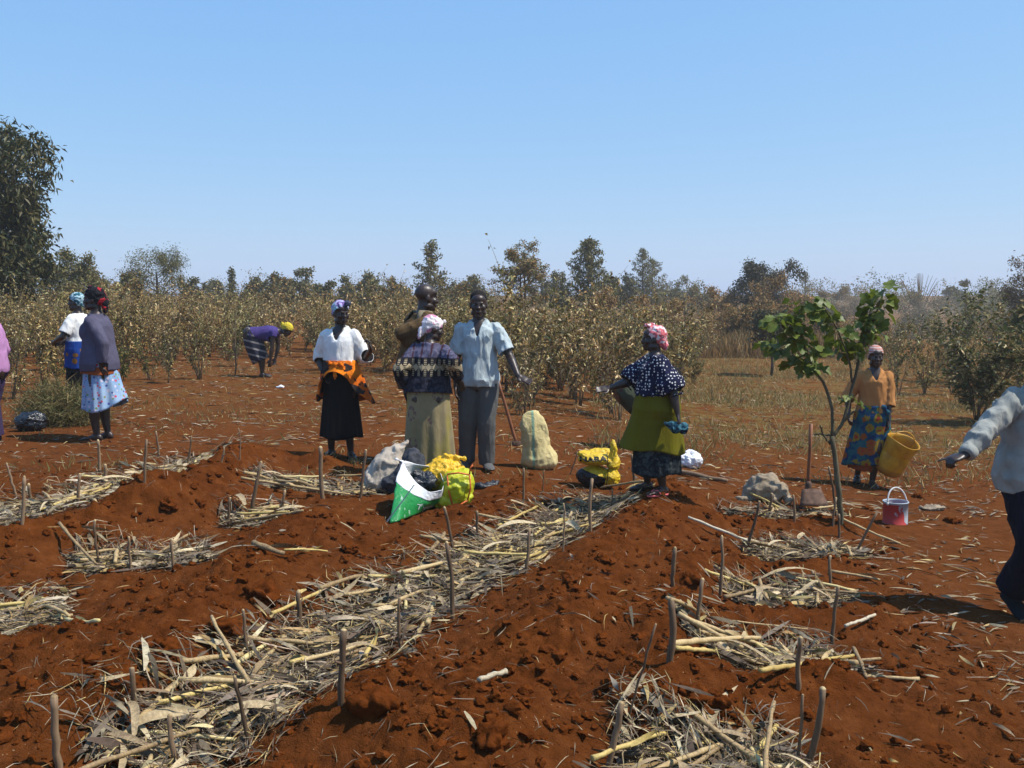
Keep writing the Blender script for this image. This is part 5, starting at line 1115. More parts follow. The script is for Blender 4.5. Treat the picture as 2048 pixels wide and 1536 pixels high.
def _sweater(m, co):
    x, y, z = m.sep(co)[:3]; H = 1.0
    per = m.math('SUBTRACT', m.math('FRACT', m.math('DIVIDE', x, .058)), .5); ax = m.math('ABSOLUTE', per)
    def band(z0, hh): return m.math('LESS_THAN', m.math('ADD', m.math('MULTIPLY', ax, 2.1), m.math('DIVIDE', m.math('ABSOLUTE', m.math('SUBTRACT', z, z0)), hh)), 1.0)
    ladder = m.math('GREATER_THAN', m.math('FRACT', m.math('DIVIDE', z, .017)), .42)
    dia = m.math('MAXIMUM', band(SW_Z, .034), m.math('MULTIPLY', m.math('LESS_THAN', m.math('ABSOLUTE', m.math('SUBTRACT', z, SW_Z)), .075), m.math('MULTIPLY', m.math('GREATER_THAN', ax, .30), ladder)))
    inb = m.math('LESS_THAN', m.math('ABSOLUTE', m.math('SUBTRACT', z, SW_Z)), .085)
    n = m.noise(m.mapping(co, (1, 1, .5)), 22, 3, .6, 1.2); tree = m.math('LESS_THAN', m.math('ADD', m.math('ABSOLUTE', m.math('SUBTRACT', m.math('FRACT', m.math('DIVIDE', x, .085)), .5)), m.math('MULTIPLY', n, .35)), .26)
    upper = m.mix(tree, m.ramp(m.noise(co, 30, 3), [(.35, (.045, .042, .075)), (.65, (.11, .105, .16))]), (.045, .018, .028))
    low = m.mix(m.math('GREATER_THAN', z, SW_Z), m.ramp(m.noise(co, 40, 2), [(.4, (.012, .012, .02)), (.7, (.045, .045, .065))]), upper)
    return m.mix(inb, low, m.mix(dia, (.012, .011, .016), (.34, .275, .17)))
def _wrap(m, co):
    d = m.voronoi(m.mapping(co, (1, 1, .8)), 5.2, 'F1', .7); ring = m.ramp(d, [(0, (0, 0, 0)), (.14, (0, 0, 0)), (.17, (1, 1, 1)), (.26, (1, 1, 1)), (.30, (0, 0, 0))]); brk = m.math('GREATER_THAN', m.noise(co, 42, 2), .5)
    base = m.ramp(m.noise(co, 3.2, 3), [(.35, (.205, .165, .085)), (.65, (.275, .225, .125))]); stain = m.ramp(m.noise(m.mapping(co, (1, 1, .4)), 4.5, 2), [(.55, (0, 0, 0)), (.68, (1, 1, 1))])
    base = m.mix(m.math('MULTIPLY', stain, .7), base, (.26, .225, .02)); return m.mix(m.math('MULTIPLY', m.math('MULTIPLY', m.sep(ring)[0], brk), .65), base, (.10, .03, .06))
def _kitenge(m, co):
    d = m.voronoi(co, 8.5, 'F1', .8); n = m.noise(co, 26, 3); e = m.math('ADD', d, m.math('MULTIPLY', m.math('SUBTRACT', n, .5), .55)); r = m.sep(m.voronoi(co, 8.5, 'F1', .8, 'Color'))[0]
    fl = m.mix(m.math('GREATER_THAN', r, .5), (.26, .075, .018), (.24, .16, .018)); core = m.mix(m.math('LESS_THAN', e, .18), fl, (.30, .035, .02)); bgc = m.ramp(m.noise(co, 14, 2), [(.42, (.008, .035, .10)), (.58, (.02, .10, .11))])
    return m.mix(m.math('LESS_THAN', e, .42), bgc, core)
def _stripe(m, co):
    z = m.sep(m.mapping(co, (1, 1, 1), (.25, .1, 0)))[2]; f = m.math('FRACT', m.math('DIVIDE', z, .115)); return m.mix(m.math('LESS_THAN', f, .28), (.022, .024, .040), (.25, .23, .22))
def _kitenge_blue(m, co):
    d = m.voronoi(co, 6.5); return m.mix(m.math('LESS_THAN', d, .33), (.010, .045, .22), (.26, .115, .02))
def _blot(a, b, c, sc=9):
    def fn(m, co):
        n = m.noise(co, sc, 2, .5, .8); return m.ramp(n, [(0, a), (.46, b), (.58, c)], 'CONSTANT')
    return fn
fabric('white_cotton', (.74, .74, .72)); fabric('blue_shirt', (.42, .485, .50)); fabric('grey_trousers', (.105, .105, .10)); fabric('black_skirt', (.0055, .005, .006)); fabric('brown_cloak', (.10, .062, .028)); fabric('polka', fn=_polka); fabric('floral', fn=_floral)
fabric('orange_kanga', fn=_orange); fabric('wrap_print', fn=_wrap); fabric('kitenge', fn=_kitenge); fabric('kitenge_blue', fn=_kitenge_blue); fabric('striped', fn=_stripe); fabric('olive_wrap', (.125, .112, .006)); fabric('black_print', fn=_blot((.008, .010, .014), (.02, .03, .035), (.05, .06, .06), 30)); fabric('jacket_violet', (.085, .080, .125)); fabric('rust', (.28, .07, .02))
fabric('purple_top', (.060, .042, .17)); fabric('orange_blouse', (.42, .19, .062)); fabric('denim', fn=lambda m, co: m.ramp(m.noise(co, 7, 4), [(.35, (.25, .26, .235)), (.65, (.34, .35, .315))])); fabric('navy_trousers', (.008, .008, .016)); fabric('pink_shirt', (.42, .21, .40)); fabric('purple_trousers', (.045, .03, .075)); fabric('olive_shirt', (.045, .055, .035)); fabric('khaki', (.22, .19, .13))
fabric('scarf_lilac', fn=_blot((.16, .11, .30), (.42, .36, .62), (.35, .58, .62), 14)); fabric('scarf_white', fn=_blot((.62, .28, .40), (.74, .68, .68), (.70, .64, .62), 10)); fabric('scarf_red', fn=_blot((.72, .60, .62), (.60, .14, .16), (.68, .40, .42), 16)); fabric('scarf_redblack', fn=_blot((.012, .012, .016), (.012, .012, .016), (.36, .02, .03), 11)); fabric('scarf_teal', fn=_blot((.02, .10, .14), (.40, .56, .62), (.06, .20, .26), 16)); fabric('scarf_yellow', (.62, .48, .045)); fabric('cap_stripe', fn=lambda m, co: m.mix(m.math('GREATER_THAN', m.math('FRACT', m.math('MULTIPLY', m.sep(co)[2], 38)), .5), (.50, .20, .15), (.55, .42, .38)))
fabric('blue_cloth', fn=_blot((.01, .03, .05), (.045, .14, .18), (.02, .06, .09), 18)); fabric('coral', (.72, .16, .16)); fabric('tan_leather', (.24, .09, .035)); fabric('dark_rubber', (.02, .018, .016)); fabric('grey_shoe', (.10, .10, .10)); fabric('black_shoe', (.010, .014, .018)); fabric('knot_blue', (.06, .07, .11))

# ---- woman in white blouse, orange cloth and black skirt
def p_white():
    s = Person('woman in white blouse, orange printed waist cloth and black skirt, facing camera', (683, 915), 596, 172, .97); s.yaw = 42; s.pitch = 4; s.g = 1.05
    s.feet = {1: (.11, -.03), -1: (-.10, .02)}; s.footdir = {1: (.3, 1), -1: (-.55, 1)}; s.lean = -2
    s.hands = {1: dict(at=s.L(650, 752, -.05), hint=(.8, -.7, 0), palm=(-1, .3, 0), curl=.45, spread=.1), -1: dict(at=s.L(741, 700, -.2), hint=(-.35, -.25, -1), dir=(.1, .15, .9), palm=(.8, .4, 0), curl=1.0)}
    s.joints().body()
    s.top_garment('blouse', 'white_cotton', .095, .026, {1: 1.12, -1: 1.3}, .020, .034, (.060, .125), .010, (15, 15, 9), .016, bust=False); s.collar('white_cotton')
    H = s.H; z = s.pel[2]; s.skirt('skirt', 'black_skirt', z + .055 * H, at_depth(683, 874, s.Y).z - s.B.z, (.095 * H, .08 * H), (.135 * H, .105 * H), folds=9, amp=.09)
    def wave(X, Y, Z, T, A):     # opens over the skirt in front, tails blown to her left
        fr = np.clip(np.cos(A - math.pi / 2), 0, 1); lift = fr ** 2.2 * T * .30; Z = Z + lift; k = np.exp(-((np.mod(A - math.pi + math.pi, 2 * math.pi) - math.pi) / .75) ** 2) ; X = X - k * .10 * T; Z = Z - k * .03 * T + .01 * np.sin(7 * A) * T; return X, Y, Z
    s.skirt('waist_cloth', 'orange_kanga', z + .120 * H, z - .145 * H, (.090 * H, .078 * H), (.158 * H, .132 * H), folds=11, amp=.10, mod=wave, seed=4, slack=.03)
    kn = MB(); c = s.pel + s.up * .092 * H + s.f * .105 * H; ell(kn, c, (.030, .026, .032)); limb(kn, [c + [.03, 0, .0], c + [.055, .012, .02], c + [.075, .0, -.01]], [.014, .02, .008]); limb(kn, [c - [.03, 0, 0], c + [-.055, .012, .012], c + [-.08, 0, -.02]], [.014, .02, .008]); limb(kn, [c, c + [0, .02, -.06], c + [-.005, .018, -.11], c + [0, .01, -.135]], [.012, .012, .02, .008]); me = remesh(kn, .006, 1, .6); wrinkle(me, .005, (30, 30, 30)); fin('knot', me, 'orange_kanga', s.root)
    s.scarf('scarf_lilac', [((0, -.09, -.02), (.04, .035, .05))], front=.07, wr=.007); kb = MB(); c = s.H3(-.035, .085, .10); ell(kb, c, (.03, .03, .03)); me = remesh(kb, .006, 1, .6); wrinkle(me, .008, (40, 40, 40)); fin('scarf_knot', me, 'knot_blue', s.root)
    for q in (-1, 1): s.sandal(q, 'dark_rubber')
# ---- bald man in brown cloak
def p_bald():
    s = Person('tall bald man wrapped in a brown cloak behind the patterned sweater woman', (838, 928), 570, -52, 1.0); s.female = False; s.yaw = -14; s.pitch = 6; s.lean = 5; s.neck_pitch = 18; s.g = 1.12
    s.hands = {1: dict(at=s.L(850, 700, -.12), hint=s.W((-1, -.1, -.25))), -1: dict(at=s.L(875, 740, .1), hint=(-.5, -1, 0))}; s.joints().body(); s.trousers('navy_trousers')
    H = s.H
    def cape(mb):
        for q in (-1, 1): limb(mb, [s.n0 - s.up * .02 * H, s.sh[q] + s.up * .005 * H, s.sh[q] * .6 + s.el[q] * .4 + s.x * q * .02, s.el[q] + s.x * q * .02 - s.f * .02], [.055 * H, .050 * H, .050 * H, .044 * H])
        e = s.el[1]; limb(mb, [e, e * .5 + s.pel * .5 + s.up * .06 * H, s.pel + s.up * .02 * H], [.03 * H, .05 * H, .06 * H]); limb(mb, [s.sh[1], e * .5 + s.pel * .5 + s.up * .12 * H], [.045 * H, .05 * H])
    s.top_garment('cloak', 'brown_cloak', -.10, .035, 1.5, .022, .030, None, .012, (9, 9, 4), .03, cape, False)
    mb = MB(); t = np.linspace(-2.5, 2.5, 22); V = []
    for a in t:
        d = s.x * math.sin(a) - s.f * math.cos(a) * -1.0; base = s.n0 + d * .047 * H - s.up * .004 * H; V += [base + s.up * .012 * H, base + s.up * .028 * H + d * .010, base + d * .022 * H + s.up * .008 * H, base + d * .04 * H - s.up * .03 * H]
    mb.add(V, [(i * 4 + j, i * 4 + j + 1, i * 4 + j + 5, i * 4 + j + 4) for i in range(21) for j in range(3)]); fin('cloak_collar', mb.mesh('c', cols=False), 'khaki', s.root).modifiers.new('cloth', 'SOLIDIFY').thickness = .006
    for q in (-1, 1): s.shoe(q, 'black_shoe')
# ---- woman with patterned sweater, back to the camera
SW_Z = 1.0
def p_sweater():
    global SW_Z
    s = Person('woman seen from behind in patterned knit sweater and long tan wrap', (858, 958), 618, -8, .955); s.yaw = -62; s.pitch = 12; s.g = 1.22; s.lean = 8; s.neck_pitch = 25
    s.hands = {1: dict(at=s.L(917, 755, -.02), hint=(.35, -1, 0), dir=(.25, .25, -.9), palm=(.2, .8, .2), curl=.15, spread=.22), -1: dict(at=s.L(812, 775, .05), hint=(-.35, -1, 0))}
    s.joints().body(); H = s.H; SW_Z = float(s.L(858, 733)[2]); fabric('sweater', fn=_sweater)
    s.top_garment('sweater', 'sweater', .015, .030, 1.92, .020, .028, None, .012, (14, 14, 9), .02)
    def tail(X, Y, Z, T, A):
        k = np.exp(-((np.mod(A - .2 + math.pi, 2 * math.pi) - math.pi) / .5) ** 2); return X + k * .025 * T, Y - .02 * k * T, Z
    s.skirt('wrap_skirt', 'wrap_print', s.pel[2] + .06 * H, .09, (.125 * H, .105 * H), (.160 * H, .135 * H), folds=9, amp=.065, seed=2, mod=tail)
    s.scarf('scarf_white', [((0, -.105, -.045), (.045, .035, .05)), ((.015, -.125, -.085), (.03, .018, .045)), ((.0, .095, .085), (.022, .02, .02))], front=.035, wr=.008, low=-.05)
    for q in (-1, 1): s.sandal(q, 'dark_rubber')
# ---- man in pale blue shirt
def p_blue():
    s = Person('man in pale blue short-sleeved shirt and grey trousers holding out his hand', (958, 936), 585, 176, 1.0); s.female = False; s.yaw = 6; s.pitch = 4; s.feet = {1: (.12, -.04), -1: (-.075, .02)}; s.footdir = {1: (.35, 1), -1: (-.35, 1)}
    s.hands = {-1: dict(at=s.L(1036, 752, -.25), hint=(-.6, -.6, -1), dir=(-.75, .35, -.35), palm=(-.1, .6, .8), curl=.12, spread=.28), 1: dict(at=s.L(912, 770, -.1), hint=(.6, -1, 0))}
    s.joints().body(); s.trousers('grey_trousers', .022, .03)
    s.top_garment('shirt', 'blue_shirt', -.045, .024, .80, .020, .038, (.045, .155), .014, (15, 15, 8), .012); s.collar('blue_shirt')
    mb = MB(); c = s.pel + s.up * .225 * s.H - s.x * .055 * s.H + s.f * .098 * s.H; loft(mb, [(c + s.f * d, s.x, s.up, .034, .042) for d in (-.012, .004)], 4); fin('pocket', mb.mesh('p', cols=False), 'blue_shirt', s.root, False).hide_render = False
    hb = MB(); ell(hb, s.H3(0, -.022, .046), np.array([.077, .096, .078]) * s.hs, s.hax, 18, 12); me = remesh(hb, .007, 1, .6); cut(me, lambda c: (((c - s.hc) / s.hs) @ s.hax.T)[:, 2] < .035 + .6 * np.clip((((c - s.hc) / s.hs) @ s.hax.T)[:, 1], -.06, .1)); fin('hair', me, 'hair', s.root)
    for q in (-1, 1): s.shoe(q, 'grey_shoe')
# ---- woman in polka dot blouse
def p_polka():
    s = Person('woman in polka dot blouse and olive wrap pointing with an open hand', (1312, 984), 640, 96, .955); s.g = 1.42; s.yaw = -6; s.pitch = 0; s.lean = 3
    s.feet = {-1: (-.10, -.03), 1: (.09, .05)}; s.footdir = {-1: (-.35, 1), 1: (.1, 1)}
    s.hands = {1: dict(at=s.L(1220, 776, .02), hint=(.3, -.3, -1), dir=s.W((-1, -.25, -.12)), palm=s.W((.0, -.75, .65)), curl=.10, spread=.26), -1: dict(at=np.array([-.195, -.075, .50]) * s.H, hint=(-.6, -1, 0), palm=(.5, .9, 0), curl=1.0)}
    s.joints().body(); H = s.H
    s.top_garment('blouse', 'polka', .085, .026, .85, .030, .050, (.04, .05), .012, (14, 14, 9), .02)
    s.skirt('underskirt', 'black_print', s.pel[2] + .03 * H, at_depth(1312, 946, s.Y).z - s.B.z, (.13 * H, .125 * H), (.135 * H, .150 * H), folds=10, amp=.05, seed=3)
    ft = s.L(1229, 872, -.03)     # front corner of the wrap, blown forward
    def wrap(X, Y, Z, T, A):
        k = np.exp(-((np.mod(A - math.pi / 2 + .25 + math.pi, 2 * math.pi) - math.pi) / .55) ** 2); w = k * T ** 1.6; Y = Y + w * (ft[1] - .235) ; Z = Z + w * .045 - .035 * T * np.clip(-np.sin(A), 0, 1); X = X - .02 * w; return X, Y, Z
    s.skirt('wrap', 'olive_wrap', s.pel[2] + .105 * H, at_depth(1312, 898, s.Y).z - s.B.z, (.130 * H, .122 * H), (.150 * H, .165 * H), folds=9, amp=.10, seed=6, mod=wrap, m=34, slack=.03)
    s.scarf('scarf_red', [((0, -.075, -.02), (.06, .05, .06)), ((0, -.115, -.065), (.035, .03, .045)), ((.0, .055, .125), (.035, .038, .022)), ((.012, .01, .128), (.022, .03, .018))], front=.075, wr=.009, low=-.06, back=.012)
    # blue cloth bundled in her hand
    mb = MB(); c = s.wr[-1] + np.array([0, 0, -.10]); ell(mb, c + [-.01, .02, 0], (.035, .05, .045)); ell(mb, c + [0, -.045, -.01], (.03, .04, .04)); limb(mb, [c, c + [-.02, .06, .02], c + [-.01, .10, .03]], [.025, .028, .010]); me = remesh(mb, .007, 1, .6); wrinkle(me, .012, (22, 22, 22), 5)
    o = fin('cloth_bundle', me, 'blue_cloth', None); o.location = s.B; o.rotation_euler = (0, 0, s.rz); tag(o, 'crumpled teal-blue cloth in the hand of the polka dot woman', 'cloth')
    s.sandal(-1, 'coral'); s.sandal(1, 'dark_rubber')
# ---- woman in violet jacket at left
def p_jacket():
    s = Person('woman in grey-violet jacket and light blue floral skirt, seen from the side', (205, 880), 566, 88, .96); s.g = 1.12; s.yaw = 3; s.feet = {-1: (-.085, .02), 1: (.07, -.03)}; s.footdir = {-1: (0, 1), 1: (.1, 1)}; s.lean = 2
    s.hands = {-1: dict(at=s.L(203, 733, -.17), hint=(-.3, -1, 0), palm=(1, 0, 0), curl=.35, spread=.12), 1: dict(at=s.L(200, 735, .2), hint=(.3, -1, 0))}
    s.joints().body(); H = s.H; s.top_garment('jacket', 'jacket_violet', -.05, .028, 1.82, .016, .026, (.03, .05), .007, (11, 11, 6), .028)
    def blow(X, Y, Z, T, A):
        k = np.exp(-((np.mod(A + math.pi / 2 + math.pi, 2 * math.pi) - math.pi) / .8) ** 2); w = k * T ** 1.3; return X, Y - w * .075, Z + w * .13
    s.skirt('shirt_hem', 'rust', s.pel[2] - .02 * H, s.pel[2] - .068 * H, (.125 * H, .115 * H), (.128 * H, .118 * H), folds=7, amp=.02, slack=.018)
    s.skirt('skirt', 'floral', s.pel[2] + .02 * H, at_depth(200, 820, s.Y).z - s.B.z, (.108 * H, .10 * H), (.120 * H, .120 * H), folds=10, amp=.10, seed=8, mod=blow, c1=(0, -.02))
    s.scarf('scarf_redblack', [((0, -.11, -.03), (.045, .04, .06)), ((0, -.115, -.09), (.03, .03, .06)), ((0, .02, .12), (.04, .04, .02))], front=.06, wr=.008, low=-.05)
    for q in (-1, 1): s.sandal(q, 'tan_leather')
# ---- woman in white blouse and blue wrap, half hidden at left
def p_left_white():
    s = Person('woman in white blouse and blue wrap half hidden behind the violet jacket woman', (163, 822), 579, 82, .96); s.yaw = 5; s.g = 1.1; s.hands = {q: dict(at=np.array([q * .12, .26, s.H * .60]), hint=(q, -.6, -.5)) for q in (-1, 1)}; s.joints().body(); H = s.H
    s.top_garment('blouse', 'white_cotton', .05, .018, .8, .022, .036, (.04, .05), .007, (13, 13, 8), .01); s.skirt('wrap', 'kitenge_blue', s.pel[2] + .09 * H, s.pel[2] - .14 * H, (.105 * H, .095 * H), (.125 * H, .115 * H), folds=7, amp=.05, slack=.03); s.skirt('skirt', 'black_skirt', s.pel[2], .22, (.11 * H, .10 * H), (.13 * H, .12 * H), folds=8, amp=.06)
    s.scarf('scarf_teal', [((0, -.1, -.02), (.04, .035, .05))], front=.065)
    for q in (-1, 1): s.sandal(q, 'dark_rubber')
# ---- person in pink shirt at the left edge
def p_pink():
    s = Person('person in pink shirt and purple trousers cut by the left picture edge', (-9, 884), 590, 100, .98, ref=-9); s.g = 1.1; s.female = False; s.hands = {q: dict(at=np.array([q * .19, .06, s.H * .50]), hint=(q * .4, -1, 0)) for q in (-1, 1)}; s.joints().body(); s.trousers('purple_trousers', .03, .04)
    s.top_garment('shirt', 'pink_shirt', -.03, .022, 1.7, .022, .03, (.04, .06), .007, (13, 13, 8), .01)
    hb = MB(); ell(hb, s.H3(0, -.022, .046), np.array([.077, .096, .078]) * s.hs, s.hax, 18, 12); fin('hair', remesh(hb, .008, 1, .6), 'hair', s.root)
    for q in (-1, 1): s.shoe(q, 'black_shoe')
# ---- bending woman in the field
def p_bend():
    s = Person('woman with yellow headscarf bending over at the edge of the shrubs', (523, 754), 600, -88, 1.0); s.H = 1.58; s.g = 1.12; s.lean = 82; s.hip = .49; s.leg = 1.0; s.shift = (0, -.17); s.neck_pitch = 80; s.pitch = 48; s.voxel = .011; s.feet = {-1: (-.09, 0), 1: (.09, .03)}; s.kneehint = (0, 1, .3)
    s.joints(); s.hands = {1: dict(at=np.array([.16, .20, .30]), hint=(.5, .6, .2)), -1: dict(at=np.array([-.12, .24, .34]), hint=(-.5, .6, .2))}; s.joints().body(); H = s.H; s.top_garment('top', 'purple_top', .0, .018, .28, .014, .036, None, .006, (11, 11, 8), .0, voxel=.011)
    t = np.linspace(0, 1, 20); mb = MB(); n = 60; a = np.linspace(0, 2 * math.pi, n, endpoint=False); V = []
    for k in t:     # skirt follows the bent hips, then falls to the shins
        p0 = s.pel + s.up * .05 * H; p1 = s.pel - s.f * 0 + np.array([0, -.02, -.05]); p2 = np.array([0, .0, .30]); c = (1 - k) ** 2 * p0 + 2 * k * (1 - k) * p1 + k * k * p2; d = norm(2 * (1 - k) * (p1 - p0) + 2 * k * (p2 - p1)); u = np.array([1., 0, 0]); w = np.cross(d, u); r = .125 * H * (1 - .05 * k); f = 1 + .05 * k * np.sin(a * 8 + 2 * k) + .03 * np.sin(a * 5); V.append(c + np.outer(np.cos(a) * r * f * .95, u) + np.outer(np.sin(a) * r * f * (1.05 - .25 * k), w))
    i, j = np.meshgrid(np.arange(19), np.arange(n), indexing='ij'); i = i.ravel(); j = j.ravel(); j2 = (j + 1) % n; mb.add(np.concatenate(V), np.stack([i * n + j, (i + 1) * n + j, (i + 1) * n + j2, i * n + j2], 1)); mb.build('skirt', 'striped', s.root, cols=False).modifiers.new('cloth', 'SOLIDIFY').thickness = .004
    s.scarf('scarf_yellow', [((0, -.115, .0), (.035, .035, .04)), ((0, -.14, .01), (.03, .03, .03))], front=.06)
# ---- person stooping behind the polka dot woman
def p_hidden():
    s = Person('stooping person in dark olive top mostly hidden behind the polka dot woman', (1268, 900), 640, -75, 1.0); s.H = 1.5; s.lean = 78; s.hip = .45; s.leg = 1.0; s.shift = (0, -.12); s.neck_pitch = 60; s.pitch = 40; s.voxel = .011; s.kneehint = (0, 1, .3); s.joints(); s.hands = {q: dict(at=np.array([q * .14, .30, .34]), hint=(q, .5, .2)) for q in (-1, 1)}; s.joints().body()
    s.top_garment('top', 'olive_shirt', -.03, .02, 1.0, .016, .034, None, .006, (11, 11, 8), .0, voxel=.011); s.trousers('olive_shirt', .02, .10, voxel=.011); hb = MB(); ell(hb, s.H3(0, -.022, .046), np.array([.077, .096, .078]) * s.hs, s.hax, 18, 12); fin('hair', remesh(hb, .008, 1, .6), 'hair', s.root)
    for q in (-1, 1): s.sandal(q, 'dark_rubber')
# ---- woman in orange blouse with the bucket
def p_bucket():
    s = Person('woman in orange blouse and blue flowered wrap carrying the yellow bucket', (1742, 972), 686, 170, .97); s.yaw = 6; s.pitch = 3; s.leg = 1.0; s.feet = {1: (.12, -.14), -1: (.0, .06)}; s.footdir = {1: (.2, 1), -1: (-.1, 1)}; s.footz = {1: .03, -1: 0}; s.kneehint = (0, 1, .2)
    s.hands = {-1: dict(at=s.L(1776, 843, -.12), hint=(-.6, -1, 0), dir=(0, .05, -1), palm=(1, 0, 0), curl=1.1), 1: dict(at=s.L(1697, 828, -.02), hint=(.6, -1, 0), palm=(-1, 0, 0), curl=.6)}
    s.joints().body(); H = s.H; s.top_garment('blouse', 'orange_blouse', .02, .02, 1.25, .024, .036, (.05, .12), .010, (13, 13, 7), .018, bust=False); s.collar('orange_blouse')
    def sway(X, Y, Z, T, A): return X + .04 * T * np.clip(np.cos(A), 0, 1), Y, Z + .03 * T * np.cos(A) * -1
    s.skirt('wrap', 'kitenge', s.pel[2] + .075 * H, at_depth(1720, 925, s.Y).z - s.B.z, (.105 * H, .092 * H), (.150 * H, .120 * H), folds=9, amp=.09, seed=12, mod=sway, c1=(.03, 0), slack=.028); s.skirt('underskirt', 'rust', s.pel[2], at_depth(1720, 938, s.Y).z - s.B.z, (.10 * H, .09 * H), (.13 * H, .10 * H), folds=8, amp=.07, seed=13, c1=(.045, -.03))
    kb = MB(); c = s.pel + s.up * .065 * H + s.f * .085 * H - s.x * .055 * H; ell(kb, c, (.03, .026, .03)); limb(kb, [c, c + [-.04, .01, -.05], c + [-.05, 0, -.13]], [.015, .022, .008]); me = remesh(kb, .007, 1, .6); wrinkle(me, .006, (26, 26, 26)); fin('knot', me, 'kitenge', s.root)
    s.scarf('cap_stripe', [], front=.065, wr=.003, name='cap'); 
    for q in (-1, 1): s.sandal(q, 'dark_rubber')
    # bucket
    w = s.W((0, 0, 0)); c = at_depth(1790, 912, s.Y - .16); root = empty('bucket', c, 0, 'large worn yellow plastic bucket held by the orange blouse woman', 'bucket'); root.rotation_euler = (R(24), R(10), R(20)); mb = MB(); n = 40; a = np.linspace(0, 2 * math.pi, n, endpoint=False); V = []
    prof = [(.0, -.205), (.07, -.205), (.115, -.198), (.138, -.175), (.146, -.14), (.148, -.05), (.150, .02), (.143, .04), (.150, .055), (.158, .15), (.165, .19), (.163, .196), (.157, .193), (.150, .15), (.141, .04), (.138, -.12), (.12, -.175), (.0, -.18)]
    for r, z in prof:
        lip = 1 + (.10 * np.exp(-((a - 5.6) / .35) ** 2) if z > .14 else 0) + .012 * np.sin(2 * a + 1); V.append(np.stack([np.cos(a) * r * lip, np.sin(a) * r * lip, np.full(n, z) + (.012 * np.sin(a * 2 + 1) if z > .1 else 0)], 1))
    k = len(prof); i, j = np.meshgrid(np.arange(k - 1), np.arange(n), indexing='ij'); i = i.ravel(); j = j.ravel(); j2 = (j + 1) % n; mb.add(np.concatenate(V), np.stack([i * n + j, i * n + j2, (i + 1) * n + j2, (i + 1) * n + j], 1)); mb.build('shell', 'yellow_plastic', root, cols=False)
    hb = MB(); tt = np.linspace(0, math.pi, 12); tube(hb, np.stack([np.cos(tt) * .158, np.sin(tt) * .03, .165 + np.sin(tt) * .115], 1), .006, 6); hb.build('handle', 'yellow_plastic', root, cols=False)
# ---- man in denim jacket on the right
def p_denim():
    s = Person('man in pale denim jacket and dark trousers walking and pointing, right edge', (2062, 1232), 600, 188, .98, ref=2062); s.H = 1.68; s.female = False; s.g = 1.18; s.voxel = .0075; s.yaw = -25; s.feet = {1: (.12, -.02), -1: (-.10, .12)}; s.footz = {1: .06, -1: 0}; s.toe = {1: 20, -1: 0}; s.footdir = {1: (.02, 1), -1: (-.1, 1)}; s.kneehint = (0, 1, .2)
    s.hip = .515; s.leg = 1.0; s.hands = {1: dict(at=s.L(1916, 928, -.30), hint=(.2, -1, .4), dir=s.W((-.9, -.15, -.22)), palm=s.W((.2, .2, -1)), curl=.9, point=True, spread=.04), -1: dict(at=np.array([-.30, .1, s.H * .52]), hint=(-.5, -1, 0))}
    s.joints().body(); H = s.H; s.trousers('navy_trousers', .034, .075, .009, flare=.02)
    def band(mb): u = -.03; rx, ry = s.torso_r(u); loft(mb, [(s.pel + s.up * (u + d) * H, s.x, s.f, rx + e, ry + e) for d, e in ((-.022, .028), (-.016, .036), (.014, .036), (.02, .028))], 26)
    s.top_garment('jacket', 'denim', -.05, .045, 1.90, .014, .020, (.035, .05), .016, (11, 11, 8), .012, band); s.collar('denim', width=.06)
    for q in (-1, 1): s.shoe(q, 'black_shoe', .009)
    for q, u in ((1, .195), (-1, .195)):      # chest pocket flaps, buttons, cuffs
        rx, ry = s.torso_r(u); c = s.pel + s.up * u * H + s.x * q * .062 * H + s.f * (ry + .038); mb = MB(); V = []
        for t in np.linspace(-1, 1, 7): V += [c + s.x * t * .055 + s.up * .022 - s.f * .012 * t * t, c + s.x * t * .055 - s.up * (.018 + .012 * (1 - abs(t))) + s.f * .006 - s.f * .012 * t * t]
        mb.add(V, [(2 * i, 2 * i + 1, 2 * i + 3, 2 * i + 2) for i in range(6)]); o = fin('pocket_flap', mb.mesh('f', cols=False), 'denim', s.root); o.modifiers.new('cloth', 'SOLIDIFY').thickness = .008
        b = MB(); ell(b, (0, 0, 0), (.009, .004, .009)); bo = fin('button', b.mesh('b', cols=False), 'dark_rubber', s.root); bo.location = c - s.up * .012 + s.f * .014
    for k, u in enumerate((.26, .19, .12, .05, -.01)):
        b = MB(); ell(b, (0, 0, 0), (.009, .004, .009)); bo = fin('button', b.mesh('b', cols=False), 'dark_rubber', s.root); bo.location = s.pel + s.up * u * H + s.f * (s.torso_r(u)[1] + .050) + s.x * .01
    u = .165; em = MB(); ell(em, (0, 0, 0), (.034, .006, .016)); eo = fin('emblem', em.mesh('e', cols=False), 'emblem_navy', s.root); eo.location = s.pel + s.up * u * H + s.x * .062 * H + s.f * (s.torso_r(u)[1] + .048)
    cf = MB(); d = norm(s.wr[1] - s.el[1]); u_ = norm(np.cross(d, s.up)); w_ = np.cross(d, u_); e = s.el[1] + (s.wr[1] - s.el[1]) * .88; loft(cf, [(e + d * t, u_, w_, r, r) for t, r in ((-.025, .046), (-.02, .052), (.022, .049), (.027, .044))], 18); fin('cuff', cf.mesh('c', cols=False), 'denim', s.root)
fabric('emblem_navy', fn=_blot((.01, .014, .05), (.02, .03, .09), (.30, .32, .36), 60))
